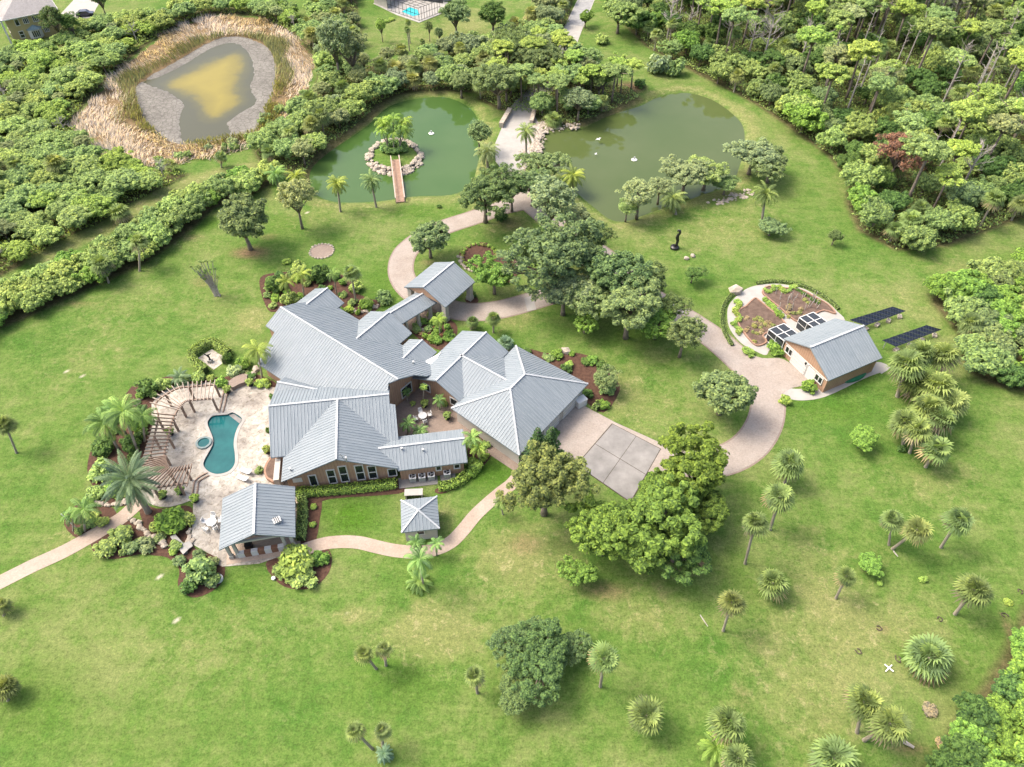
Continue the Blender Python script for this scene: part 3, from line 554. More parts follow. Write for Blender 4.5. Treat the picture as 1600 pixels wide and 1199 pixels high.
solid(V, [(0, 1, 2, 3, 4), (9, 8, 7, 6, 5), (0, 5, 6, 1), (1, 6, 7, 2), (2, 7, 8, 3), (3, 8, 9, 4), (4, 9, 5, 0)], 'wall', M['siding'], house)
V = [A.P(u, v) - Vector((0, 0, .25)) for u in (0.3, ua + .2) for v in (a4[1] + .3, 0, d0[1])]; V += [Vector((p.x, p.y, 0)) for p in V]
solid(V, [(0, 1, 4, 3), (1, 2, 5, 4), (0, 3, 9, 6), (2, 8, 11, 5), (0, 6, 7, 1), (1, 7, 8, 2), (3, 4, 10, 9), (4, 5, 11, 10), (6, 9, 10, 7), (7, 10, 11, 8)], 'wall', M['siding'], house)
# small gables on the far side, entry gable, covered walk, porte-cochere, little entry roof
WD = Wing((512, 450), (481, 474), 4.55, 3.1, 3.0, 0.5, 0, 4); WD.roof(house); WD.walls(house, M['siding'])
WE = Wing((607.5, 488), (555, 531), 5.0, 4.25, 4.0, 0.47, 0, 2.5); WE.roof(house); WE.walls(house, M['siding'])
WW = Wing((662, 458), (610, 489), 4.0, 2.15, 1.8, 0.5, 0.8, 1.0); WW.roof(house, capw=0.26)
WF = Wing((660, 531), (627, 562.5), 4.2, 2.5, 2.5, 0.47, 0, 2.5); WF.roof(house, capw=0.26); WF.walls(house, M['siding'])
WP = Wing((709, 409.5), (661, 449), 5.5, 4.2, 4.1, 0.47); WP.roof(house, capw=0.28)
def column(p, h, wd, mat='stucco', cap=True):
    mb = MB(); mb.box((p.x, p.y, h / 2), (wd, wd, h), math.atan2(WP.d.y, WP.d.x)); mb.box((p.x, p.y, 0.35), (wd + .18, wd + .18, .7), math.atan2(WP.d.y, WP.d.x))
    if cap: mb.box((p.x, p.y, h - .1), (wd + .14, wd + .14, .2), math.atan2(WP.d.y, WP.d.x))
    mb.build('column', M[mat], house)
for u in (0.7, WP.L - 0.7):
    for v in (3.5, -3.4): column(WP.P(u, v, 0), 3.4, 0.75)
for u in (0.6, WP.L - 0.6): panel(house, WP.P(u, 0, 0), WP.d, (-3.4, 3.4, 3.25, 3.7), 0.3, 'stucco', 'beam'); 
for u in (0.35, WP.L - 0.35):
    q_ = [WP.P(u, v) - Vector((0, 0, .22)) for v in (-3.5, 0, 3.5)]; solid(q_ + [p + WP.d * .2 for p in q_], [(0, 1, 2), (5, 4, 3), (0, 3, 4, 1), (1, 4, 5, 2), (2, 5, 3, 0)], 'gable_panel', M['siding'], house)
for v in (3.5, -3.4): MB().bar(WP.P(.4, v, 3.5), WP.P(WP.L - .4, v, 3.5), .3, .4).build('beam', M['stucco'], house)
for u in (1.2, 3.6, 6.0):
    for v in (1.75, -1.45): column(WW.P(u, v, 0), 2.95, 0.42, cap=False)
MB().box(tuple(WW.P(3.6, 0.1, 0.03)), (8.4, 3.2, 0.1), math.atan2(WW.d.y, WW.d.x)).build('entry_walk', M['court'], house)
# right wing with its cross gable, garage hip
GW = Wing((760, 519), (681, 595), 5.0, 3.9, 4.5, 0.47); GW.roof(house); GW.walls(house, M['siding'], i1=0.8)
K = Wing((721, 556), (792.5, 595), 5.0, 5.6, 4.9, 0.40, 0.3, 1.0); K.roof(house, capw=0.3)
Lc = [G(705, 638, 3), G(811, 712, 3), G(919, 600, 3), G(806, 540, 3)]; l0, l1 = G(797, 607.5, 6.0), G(820, 585, 6.0)
roof_part(house, [[Lc[0], Lc[1], l0], [Lc[1], Lc[2], l1, l0], [Lc[2], Lc[3], l1], [Lc[3], Lc[0], l0, l1]], [(l0, l1), (l0, Lc[0]), (l0, Lc[1]), (l1, Lc[2]), (l1, Lc[3])])
cc = (Lc[0] + Lc[1] + Lc[2] + Lc[3]) / 4; Li = [cc + (p - cc) * 0.925 for p in Lc]; solid([Vector((p.x, p.y, z)) for z in (0, 2.85) for p in Li], [(0, 1, 2, 3), (4, 7, 6, 5), (0, 4, 5, 1), (1, 5, 6, 2), (2, 6, 7, 3), (3, 7, 4, 0)], 'wall', M['stucco'], house)
sd_ = (Li[2] - Li[1]).normalized(); gn = Vector((sd_.y, -sd_.x, 0)); g0 = Li[1].copy(); g0.z = 0; gl = (Li[2] - Li[1]).length
for k in range(3):
    gd = panel(house, g0, gn, (-0 + 1.0 + k * 4.4, 4.6 + k * 4.4, 0.05, 2.35) if False else (0.9 + k * 4.5, 4.5 + k * 4.5, 0.05, 2.35), 0.1, 'white', 'garage_door', 0.04)
    for j in range(1, 4): panel(gd, g0, gn, (0.9 + k * 4.5, 4.5 + k * 4.5, 0.58 * j, 0.58 * j + 0.05), 0.03, 'grey_metal', 'panel_joint', 0.1)
prism([G(662, 567, 3.1), G(689, 552, 3.1), G(674, 575, 3.1)], 2.9, 3.25).build('flat_roof', M['plastic'], house)
# pool wing: long roof, big front gable, side extension, pool porch
C = Wing((419, 635), (608, 616), 6.1, 5.0, 6.4, 0.48)
c1, c2, c3 = C.on(609, 631, -1), C.on(617.5, 632.5, -1), C.on(622, 682, -1); c4 = C.on(425, 715, -1)
roof_part(house, [[C.P(0, 0), C.P(C.L, 0), C.P(C.L, 5.0), C.P(0, 5.0)], [C.P(C.L, 0), C.P(0, 0), C.P(0.1, c4[1]), C.P(c3[0], c4[1]), C.P(*c3), C.P(*c2), C.P(*c1)]], [(C.P(0, 0), C.P(C.L, 0))])
C.hr = -c4[1]; C.walls(house, M['siding'], 0.6, 0.4)
CG = Wing((527, 627), (525, 718), 6.2, 7.2, 7.3, 0.45, 0.2, 0.0)
wp0 = G(462, 766); wp1 = G(620, 749); wn = Vector((wp1.y - wp0.y, -(wp1.x - wp0.x), 0)).normalized(); ins = CG.L - (wp0 - CG.o).dot(CG.d)
CG.roof(house); CG.walls(house, M['siding'], 0.5, max(0.15, ins), 0.55); fp, fn = CG.end(CG.L - max(0.15, ins))
def c3q(x0, y0, x1, y1): return (380 + x0 / 4, 580 + y0 / 4, 380 + x1 / 4, 580 + y1 / 4)
for q, br in (((408, 650, 468, 714), (1, 1)), ((520, 617, 586, 698), (1, 2)), ((594, 594, 662, 688), (1, 2)), ((697, 588, 762, 676), (1, 2)), ((777, 592, 838, 668), (1, 2)), ((905, 610, 958, 652), (1, 1))):
    r = rect_on(fp, fn, *c3q(*q)); window(house, fp, fn, (r[0] - .14, r[1] + .14, max(r[2], .5), r[3]), br, .12)
r = rect_on(fp, fn, *c3q(305, 672, 372, 690)); panel(house, fp, fn, r, 0.06, 'white', 'vent_panel', 0.03)
panel(house, fp, fn, (-6.6, 6.6, 0.0, 0.3), 0.08, 'dark', 'plinth', 0.04)
H = Wing((591, 701), (726, 685), 4.0, 2.5, 2.9, 0.45, 0.0, 0.0); hx = H.on(622.5, 733, -1)[0]
roof_part(house, [[H.P(0, 0), H.P(H.L, 0), H.P(H.L, 2.5), H.P(1.2, 2.5)], [H.P(H.L, 0), H.P(0, 0), H.P(hx, -2.9), H.P(H.L, -2.9)]], [(H.P(0, 0), H.P(H.L, 0))], capw=0.28); H.walls(house, M['siding'], hx + .1, 0.5, 0.45); hp, hn = H.P(0, -H.hr + .45, 0), -H.n
for q in ((1200, 592, 1242, 618), (1313, 580, 1358, 605)): r = rect_on(hp, hn, *c3q(*q)); window(house, hp, hn, (r[0], r[1], max(1.0, r[2]), min(2.4, max(r[3], r[2] + .8))))
B = Wing((433, 597), (516, 613), 4.0, 2.3, 2.3, 0.5, 0, 1.0); B.roof(house, capw=0.26); B.walls(house, M['siding'], 0.4, 0.1, 0.35)
# courtyard windows and wall lamp
cp, cn = GW.end(GW.L - .8); r = rect_on(cp, cn, 600 + 370 / 4, 380 + 955 / 4, 600 + 430 / 4, 380 + 1005 / 4); window(house, cp, cn, (-3.2, -1.9, .6, 2.1), (1, 1)); window(house, cp, cn, (1.6, 3.0, .6, 2.1), (1, 1))
ap, an = A.end(A.L - 1.3); r = rect_on(ap, an, 380 + 980 / 4, 380 + 905 / 4, 380 + 1060 / 4, 380 + 950 / 4); window(house, ap, an, (r[0], r[1], max(.6, r[2]), min(2.6, max(r[3], 1.9))), (1, 1))
# pale corner pillar and planter wall by the pool
MB().box(tuple(G(436, 742, 1.2)), (0.7, 3.4, 2.4), 0.13).build('end_pillar', M['stucco'], house)
for p, z_ in (((565, 571), 5.2), ((646, 568), 4.2), ((628, 703), 3.8), ((661, 705), 3.6), ((454, 735), 3.6), ((541, 718), 5.9)):
    q = G(p[0], p[1], z_); mb = MB(); mb.tube([q - Vector((0, 0, .5)), q + Vector((0, 0, .35))], .09, 8); mb.tube([q + Vector((0, 0, .33)), q + Vector((0, 0, .42))], .17, 8); mb.build('vent_pipe', M['grey_metal'], house)
mb = MB(); q = G(541, 722, 5.4); mb.tube([q, q + Vector((-.5, 0, 1.6))], .04, 5); mb.tube([q + Vector((-.6, 0, 1.1)), q + Vector((.2, .1, 1.3))], .03, 5); mb.build('antenna', M['grey_metal'], house)
# ---- pool pavilion
pav = empty('pavilion', (0, 0, 0), 'open gabled pavilion with grey metal roof at the end of the pool patio', 'pavilion')
PV = Wing((399, 755), (396, 835), 5.0, 4.3, 4.4, 0.46); PV.roof(pav, capw=0.3)
rzv = math.atan2(PV.d.y, PV.d.x)
for u, v in ((0.6, 3.6), (0.6, -3.7), (PV.L - .6, 3.6), (PV.L - .6, 2.7), (PV.L - .6, -3.7), (PV.L - .6, -2.9), (PV.L / 2, 3.6), (PV.L / 2, -3.7)):
    p = PV.P(u, v, 0); MB().box((p.x, p.y, 1.55), (.34, .34, 3.1), rzv).box((p.x, p.y, .3), (.5, .5, .6), rzv).build('post', M['stucco'], pav)
for v in (3.6, -3.7): MB().bar(PV.P(.3, v, 3.0), PV.P(PV.L - .3, v, 3.0), .25, .3).build('beam', M['stucco'], pav)
for u in (.6, PV.L - .6):
    MB().bar(PV.P(u, 3.7, 3.02), PV.P(u, -3.8, 3.02), .25, .28).build('beam', M['stucco'], pav)
q_ = [PV.P(.4, v) - Vector((0, 0, .22)) for v in (-3.9, 0, 3.8)]; solid(q_ + [p + PV.d * .15 for p in q_], [(0, 1, 2), (5, 4, 3), (0, 3, 4, 1), (1, 4, 5, 2), (2, 5, 3, 0)], 'gable_panel', M['siding'], pav)
MB().box(tuple(PV.P(PV.L / 2, 0, .06)), (PV.L + .6, 8.6, .08), rzv).build('floor', M['path'], pav)
MB().box(tuple(PV.P(.75, -.6, 1.3)), (.35, 5.4, 2.6), rzv).build('back_wall', M['rust'], pav)
for k in range(7):
    p = PV.P(PV.L - .55, -2.5 + k * .78, .5); MB().box(tuple(p), (.5, .76, .9), rzv).build('counter_block', M['rust' if k % 2 else 'white'], pav)
MB().box(tuple(PV.P(PV.L - 1.6, -1.7, .5)), (.7, .8, 1.0), rzv).box(tuple(PV.P(PV.L - 1.6, -1.7, 1.08)), (.6, .75, .14), rzv).build('grill', M['black'], pav)
ov = MB(); p = PV.P(PV.L - 2.0, 2.4); ov.box((p.x, p.y, p.z + .16), (.8, .9, .34), rzv + .35); vent = ov.build('roof_vent', M['grey_metal'], pav)
for k in (-1, 0, 1): MB().box((p.x + k * .22, p.y + k * .05, p.z + .345), (.1, .8, .03), rzv + .35 + 1.57).build('louver', M['black'], vent)
# ---- hip-roofed pump house
pump = empty('pump_house', (0, 0, 0), 'tiny square pump house with pyramid metal roof on the back lawn', 'hut')
qc = [G(626, 782, 2.6), G(683, 775.5, 2.6), G(687, 826, 2.6), G(627, 832.5, 2.6)]; ap_ = G(653.5, 797.5, 3.75)
roof_part(pump, [[qc[0], qc[1], ap_], [qc[1], qc[2], ap_], [qc[2], qc[3], ap_], [qc[3], qc[0], ap_]], [(ap_, q) for q in qc], capw=0.2)
pc = sum(qc, Vector()) / 4; qi = [pc + (p - pc) * .84 for p in qc]; solid([Vector((p.x, p.y, z)) for z in (0, 2.55) for p in qi], [(0, 1, 2, 3), (4, 7, 6, 5), (0, 4, 5, 1), (1, 5, 6, 2), (2, 6, 7, 3), (3, 7, 4, 0)], 'wall', M['stucco'], pump)
t_ = (qi[2] - qi[3]).normalized(); wn_ = Vector((t_.y, -t_.x, 0)); p0_ = (qi[2] + qi[3]) / 2; p0_.z = 0; window(pump, p0_, wn_, (-.55, .45, 1.2, 2.1), fr=.1)
p = G(647, 774, .5); MB().box((p.x, p.y, 1.15), (2.3, 1.0, .12), .05).box((p.x - 1, p.y, .55), (.14, .8, 1.1), .05).box((p.x + 1, p.y, .55), (.14, .8, 1.1), .05).box((p.x, p.y + .35, .5), (1.9, .1, .9), .05).build('storage_shelf', M['pale_concrete'], pump)
# ---- detached workshop
shed = empty('workshop', (0, 0, 0), 'detached workshop with brown board gable and shiny metal roof by the driveway', 'workshop')
S = Wing((1266, 543), (1350, 509), 5.4, 4.8, 4.75, 0.5); S.roof(shed, capw=0.3); S.walls(shed, M['siding'], 0.35, 0.4, 0.35); sp, sn = S.P(.35, 0, 0), -S.d
def rq(x0, y0, x1, y1): return rect_on(sp, sn, 1190 + x0 / 8, 500 + y0 / 8, 1190 + x1 / 8, 500 + y1 / 8)
for q in ((330, 320, 385, 400), (700, 650, 760, 760)):
    r = rq(*q); cu = (r[0] + r[1]) / 2; window(shed, sp, sn, (cu - .75, cu + .75, .95, 2.25), (2, 1), .13)
r = rq(420, 390, 545, 650); gd = panel(shed, sp, sn, (-1.5 if False else r[0] - .2, r[1] + .2, .05, 2.3), .1, 'white', 'garage_door', .05)
for j in range(1, 4): panel(gd, sp, sn, (r[0] - .2, r[1] + .2, .57 * j, .57 * j + .04), .03, 'grey_metal', 'panel_joint', .11)
r = rq(590, 580, 640, 720); panel(shed, sp, sn, (r[0] - .25, r[1] + .25, .05, 2.2), .1, 'white', 'door', .05)
panel(shed, sp, sn, (-4.35, 4.35, 2.38, 2.52), .06, 'white', 'band_board', .03)
lp = sp + Vector((-sn.y, sn.x, 0)) * (rq(545, 540, 590, 570)[0] + .2); MB().box((lp.x + sn.x * .15, lp.y + sn.y * .15, 2.2), (.2, .2, .35)).build('wall_lamp', M['black'], shed)
# screened growing cages against the workshop
def cage(base, label):
    o = empty('screen_cage', (0, 0, 0), label, 'cage', 'screened growing cages')
    ca, cb = base; Wd = 3.4; ht = 2.5; ori = S.P(ca, S.hl - .2, 0); u = S.d; v = S.n; ln = cb - ca
    T = lambda a, b, z: ori + u * a + v * b + Vector((0, 0, z)); fr = MB()
    def pane_(p): MB().poly(p).add([Vector(x) - Vector((0.02, 0.02, 0.02)) for x in reversed(p)], [tuple(range(len(p)))]).build('screen_panel', M['screen'], o)
    hz = lambda b: ht - .12 * b
    for i in range(3):
        a = ln * i / 2; fr.bar(T(a, 0, hz(0)), T(a, Wd, hz(Wd)), .1, .1)
        fr.bar(T(a, Wd, 0), T(a, Wd, hz(Wd)), .1, .1)
    for j in range(3): b = Wd * j / 2; fr.bar(T(0, b, hz(b)), T(ln, b, hz(b)), .1, .1)
    for b in (0.1, Wd / 2): fr.bar(T(0, b, 0), T(0, b, hz(b)), .1, .1); fr.bar(T(ln, b, 0), T(ln, b, hz(b)), .1, .1)
    for z in (.05, 1.2): fr.bar(T(0, Wd, z), T(ln, Wd, z), .09, .09); fr.bar(T(0, 0, z), T(0, Wd, z), .09, .09); fr.bar(T(ln, 0, z), T(ln, Wd, z), .09, .09)
    fr.build('frame', M['plastic'], o)
    for i in range(2):
        for j in range(2):
            a0, a1, b0, b1 = ln * i / 2 + .04, ln * (i + 1) / 2 - .04, Wd * j / 2 + .04, Wd * (j + 1) / 2 - .04
            pane_([T(a0, b0, hz(b0) - .02), T(a1, b0, hz(b0) - .02), T(a1, b1, hz(b1) - .02), T(a0, b1, hz(b1) - .02)])
            for a in (0.0, ln): z0, z1 = (.1, 1.15) if i == 0 else (1.25, hz(Wd) - .06); pane_([T(a, b0, z0), T(a, b1, z0), T(a, b1, z1), T(a, b0, z1)])
            z0, z1 = (.1, 1.15) if j == 0 else (1.25, hz(Wd) - .06); pane_([T(a0, Wd, z0), T(a1, Wd, z0), T(a1, Wd, z1), T(a0, Wd, z1)])
cage((0.3, 3.2), 'screened white-framed cage at the driveway end of the workshop wall'); cage((6.2, 9.0), 'screened white-framed cage at the solar panel end of the workshop wall')
# green pool cover leaning at the workshop
p = G(1332, 588); mb = MB(); mb.lathe([(1.75, 0.05), (1.8, .25), (1.6, .4), (.8, .5)], 24, (0, 0, 0), 1.35, .62); o = mb.build('canoe_cover', M['green_tarp'], None, True); o.location = p; o.rotation_euler.z = S.d.to_2d().angle_signed(Vector((1, 0))); tag(o, 'flat green vinyl cover lying along the workshop wall', 'cover')
# ---- solar racks
def rack(q, label):
    o = empty('solar_rack', (0, 0, 0), label, 'solar panels', 'ground solar racks'); a, b, c, d = q; nu, nv = 7, 2
    for i in range(nu):
        for j in range(nv):
            def qq(u, v): return (a * (1 - u) + b * u) * (1 - v) + (d * (1 - u) + c * u) * v
            e = .006; P_ = [qq(i / nu + e, j / nv + e), qq((i + 1) / nu - e, j / nv + e), qq((i + 1) / nu - e, (j + 1) / nv - e), qq(i / nu + e, (j + 1) / nv - e)]
            mb = MB(); mb.poly(P_); dn = Vector((0, 0, .05)); mb.poly([p - dn for p in reversed(P_)])
            for k in range(4): mb.poly([P_[k] - dn, P_[(k + 1) % 4] - dn, P_[(k + 1) % 4], P_[k]])
            mb.build('solar_panel', M['solar'], o)
    for u in (.08, .36, .64, .92):
        for v in (.12, .85):
            p = (a * (1 - u) + b * u) * (1 - v) + (d * (1 - u) + c * u) * v; MB().bar((p.x, p.y, .1), p - Vector((0, 0, .06)), .09, .09, Vector((1, 0, 0))).build('post', M['grey_metal'], o)
            if v > .5: MB().box((p.x + .1, p.y - .15, .18), (.8, .6, .36), .4 + u).build('ballast_block', M['rock'], o)
rack([G(1327, 500, 2.0), G(1395, 479, 2.0), G(1416, 486, 1.0), G(1353, 509, 1.0)], 'long black solar panel rack nearest the screened garden'); rack([G(1378, 532, 2.0), G(1448, 508, 2.0), G(1472, 515, 1.0), G(1400, 542, 1.0)], 'long black solar panel rack nearest the fan palm clump')
# ---- neighbour's two-storey house
nb = empty('neighbour_house', (0, 0, 0), 'mustard two-storey neighbour house with grey shingle roof in the far corner', 'house')
o0, t0 = G(25, 69), (G(73, 18, 6) - G(5, 32, 6)).normalized(); t0.z = 0; n0 = Vector((t0.y, -t0.x, 0)); wl, wdp = 11.5, 11.0
fb = [o0, o0 + t0 * wl, o0 + t0 * wl - n0 * wdp, o0 - n0 * wdp]; solid([Vector((p.x, p.y, z)) for z in (0, 5.9) for p in fb], [(0, 1, 2, 3), (4, 7, 6, 5), (0, 4, 5, 1), (1, 5, 6, 2), (2, 6, 7, 3), (3, 7, 4, 0)], 'wall', M['mustard'], nb)
ev = [o0 + t0 * a - n0 * b + Vector((0, 0, 6.0)) for a, b in ((-.7, -.7), (wl + .7, -.7), (wl + .7, wdp + .7), (-.7, wdp + .7))]; r0_, r1_ = o0 + t0 * 5 - n0 * (wdp / 2) + Vector((0, 0, 9.2)), o0 + t0 * (wl - 5) - n0 * (wdp / 2) + Vector((0, 0, 9.2))
roof_part(nb, [[ev[0], ev[1], r1_, r0_], [ev[1], ev[2], r1_], [ev[2], ev[3], r0_, r1_], [ev[3], ev[0], r0_]], mat='shingle', rib=0)
for i in range(4): MB().bar(ev[i] - Vector((0, 0, .1)), ev[(i + 1) % 4] - Vector((0, 0, .1)), .12, .22).build('gutter', M['white'], nb)
for (u, z, w2, h2, br) in ((2.3, 3.9, 1.0, 1.6, (1, 1)), (4.3, 4.0, 1.3, 1.4, (3, 1)), (6.5, 4.0, 1.3, 1.5, (3, 1)), (2.2, 1.0, 1.1, 1.7, (1, 2)), (7.9, 1.2, 1.2, 1.5, (3, 1))): window(nb, o0, n0, (-u - w2 / 2, -u + w2 / 2, z, z + h2) if False else (u - w2 / 2, u + w2 / 2, z, z + h2), br, .12) if (Vector((-n0.y, n0.x, 0)).dot(t0) > 0) else window(nb, o0, n0, (-u - w2 / 2, -u + w2 / 2, z, z + h2), br, .12)
bay = o0 + t0 * 5.3; MB().add([bay + t0 * a + n0 * b + Vector((0, 0, z)) for z in (.5, 2.6) for a, b in ((-1.6, 0), (-1.0, .8), (1.0, .8), (1.6, 0))], [(3, 2, 1, 0), (4, 5, 6, 7), (0, 1, 5, 4), (1, 2, 6, 5), (2, 3, 7, 6)]).build('bay', M['white'], nb)
window(nb, bay + n0 * .8, n0, (-.95, .95, .8, 2.4), (4, 1), .1); MB().add([bay + t0 * a + n0 * b + Vector((0, 0, z)) for a, b, z in ((-1.9, 0, 2.6), (-1.2, 1.0, 2.6), (1.2, 1.0, 2.6), (1.9, 0, 2.6), (0, 0, 3.5))], [(0, 1, 4), (1, 2, 4), (2, 3, 4), (3, 2, 1, 0)]).build('bay_roof', M['copper'], nb)
for b in (.4, 3.4, 6.4):
    p = o0 - t0 * .9 - n0 * b; MB().box((p.x, p.y, 2.9), (.4, .4, 5.8), math.atan2(t0.y, t0.x)).build('column', M['white'], nb)
for b, z in ((1.9, .5), (1.9, 3.5), (4.9, .5), (4.9, 3.5)):
    window(nb, o0 - n0 * 0, -t0, ((b - .9) if Vector((t0.y, -t0.x, 0)).dot(-n0) > 0 else (-b - .9), (b + .9) if Vector((t0.y, -t0.x, 0)).dot(-n0) > 0 else (-b + .9), z, z + 1.9), (1, 1), .12)
slab('neighbour_drive', gp([(95, 22), (120, -5), (165, -12), (150, 14), (140, 34), (128, 40), (112, 24)]), -.1, .03, M['pale_concrete'])
# ---- far house with a screened pool
fh = empty('pool_house', (0, 0, 0), 'far house with brown roof, screened lanai and turquoise pool at the top edge', 'house')
prism(gp([(583, 6), (592, 2), (640, -4), (700, 4), (690, 22), (655, 36), (620, 24)]), -.1, .08).build('pool_deck', M['pale_concrete'], fh)
prism(gp([(628, 19), (640, 12), (652, 16), (656, 24), (645, 26)]), .02, .10).build('pool', M['far_pool'], fh)
fa, fb_, fc, fd = G(606, 16), G(655, 33), G(688, 20), G(640, 2)
ct = lambda p, h: Vector((p.x, p.y, h))
for p, q in ((fa, fb_), (fb_, fc)):
    mb = MB()
    for i in range(9): r = p.lerp(q, i / 8); mb.bar(ct(r, 0), ct(r, 3.2), .09, .09, Vector((1, 0, 0)))
    for z in (.1, 1.6, 3.2): mb.bar(ct(p, z), ct(q, z), .08, .08)
    mb.build('screen_frame', M['black'], fh)
mb = MB()
for i in range(7): mb.bar(ct(fa.lerp(fb_, i / 6), 3.2), ct(fd.lerp(fc, i / 6), 3.2), .07, .07); mb.bar(ct(fa.lerp(fd, i / 6), 3.2), ct(fb_.lerp(fc, i / 6), 3.2), .07, .07)
mb.build('screen_frame', M['black'], fh)
lw_ = [G(606, 10), G(622, -4), G(692, 6)]
for a_, b_ in ((lw_[1], lw_[2]),): MB().bar(ct(a_, 1.5), ct(b_, 1.5), .12, 3.0).build('screen_wall', M['screen'], fh)
w0, w1 = G(585, 8), G(607, 18); hd = (G(700, -12) - G(612, -2)).normalized()
bx0 = [G(585, 6), G(606, 14), G(622, -6), G(690, 3), G(712, 0), G(690, -40), G(600, -40)]
solid([Vector((p.x, p.y, z)) for z in (0, 3.0) for p in bx0], [tuple(range(7)), tuple(range(13, 6, -1))] + [(i, (i + 1) % 7, (i + 1) % 7 + 7, i + 7) for i in range(7)], 'wall', M['stucco'], fh)
rr = [p + (p - G(650, -12)).normalized() * .7 + Vector((0, 0, 3.05)) for p in bx0]; top_ = G(650, -20); top_.z = 5.4
roof_part(fh, [[rr[i], rr[(i + 1) % 7], top_] for i in range(7)], mat='brown_shingle', rib=0)
# ------------------------------------------------------------------ pool patio: deck with an opening for the pool
def deck_with_hole(name, outer, hole, z0, z1, mat):
    bm = bmesh.new(); ov = [bm.verts.new((p[0], p[1], z1)) for p in outer]; hv = [bm.verts.new((p[0], p[1], z1)) for p in hole]; ed = []
    for L in (ov, hv): ed += [bm.edges.new((L[i], L[(i + 1) % len(L)])) for i in range(len(L))]
    bmesh.ops.triangle_fill(bm, edges=ed, use_beauty=True, use_dissolve=False)
    bmesh.ops.recalc_face_normals(bm, faces=bm.faces)
    if sum(f.normal.z for f in bm.faces) < 0: bmesh.ops.reverse_faces(bm, faces=bm.faces)
    for L in (ov, hv):
        lo = [bm.verts.new((v.co.x, v.co.y, z0)) for v in L]
        for i in range(len(L)): j = (i + 1) % len(L); bm.faces.new((L[i], L[j], lo[j], lo[i]))
    me = bpy.data.meshes.new(name); bm.to_mesh(me); bm.free(); me.materials.append(mat); return link(bpy.data.objects.new(name, me))
structure(deck_with_hole('pool_patio', smooth_loop(PA, 2), PO, -.12, .07, M['patio']))
pool = empty('swimming_pool', (0, 0, 0), 'curvy freeform swimming pool with dark teal water in the patio', 'pool')
pi = [np.array(p[:2]) for p in PO]; n_ = len(pi)
mb = MB(); V = [(p[0], p[1], z) for z in (-1.4, .10) for p in pi]; mb.add(V, [(i, i + n_, (i + 1) % n_ + n_, (i + 1) % n_) for i in range(n_)]); mb.build('pool_wall', M['pool_wall'], pool, True)
cen = np.mean(pi, 0)
def offs(P, d):
    out = []; n = len(P)
    ar = sum(P[i][0] * P[(i + 1) % n][1] - P[(i + 1) % n][0] * P[i][1] for i in range(n)); sg = 1 if ar > 0 else -1
    for i in range(n): t = P[(i + 1) % n] - P[i - 1]; t = t / np.linalg.norm(t); out.append(P[i] + sg * d * np.array((t[1], -t[0])))
    return out
oc, ic = offs(pi, .38), offs(pi, -.05)
mb = MB(); V = [(p[0], p[1], .11) for p in oc] + [(p[0], p[1], .11) for p in ic] + [(p[0], p[1], .0) for p in oc] + [(p[0], p[1], .0) for p in ic]
mb.add(V, [f for i in range(n_) for j in [(i + 1) % n_] for f in ((i, j, j + n_, i + n_), (i, i + 2 * n_, j + 2 * n_, j), (i + n_, j + n_, j + 3 * n_, i + 3 * n_))]); mb.build('coping', M['pale_concrete'], pool)
MB().poly([(p[0], p[1], -.13) for p in (pi if sum(pi[i][0] * pi[(i + 1) % n_][1] - pi[(i + 1) % n_][0] * pi[i][1] for i in range(n_)) > 0 else pi[::-1])]).build('water', M['pool_water'], pool)
prism(gp([(357, 648), (365, 646), (378, 655), (374, 661)]), -.9, -.10).build('entry_step', M['concrete'], pool)
spa = empty('spa', (0, 0, 0), 'small round spa tub beside the pool', 'spa')
c = G(319, 693.5); ring = MB(); R0 = 1.05
ring.lathe([(R0, 0.0), (R0, .30), (R0 - .28, .30), (R0 - .28, .0)], 28, c); ring.build('spa_rim', M['pool_wall'], spa); MB().lathe([(R0 - .26, .05), (R0 - .26, .19)], 28, c).build('water', M['pool_water'], spa)
# channel kerbs leading off the pool
for pts, lab in (([(353, 612), (350, 628), (346, 645)], 'narrow twin kerb running from the pool toward the sculpture court'), ([(326, 742), (316, 747), (308, 754), (306, 765), (304, 775)], 'curved twin kerb running from the pool toward the potted plants')):
    o = empty('water_channel', (0, 0, 0), lab, 'kerb')
    for off in (-.28, .28):
        cl = smooth_loop(gp(pts), 4, False); mb = MB()
        for i in range(len(cl) - 1):
            d = cl[i + 1] - cl[i]; d /= np.linalg.norm(d); nn = np.array((-d[1], d[0])) * off; a, b = cl[i] + nn, cl[i + 1] + nn + d * .05; mb.bar((a[0], a[1], .15), (b[0], b[1], .15), .16, .16)
        mb.build('kerb', M['wood'], o)
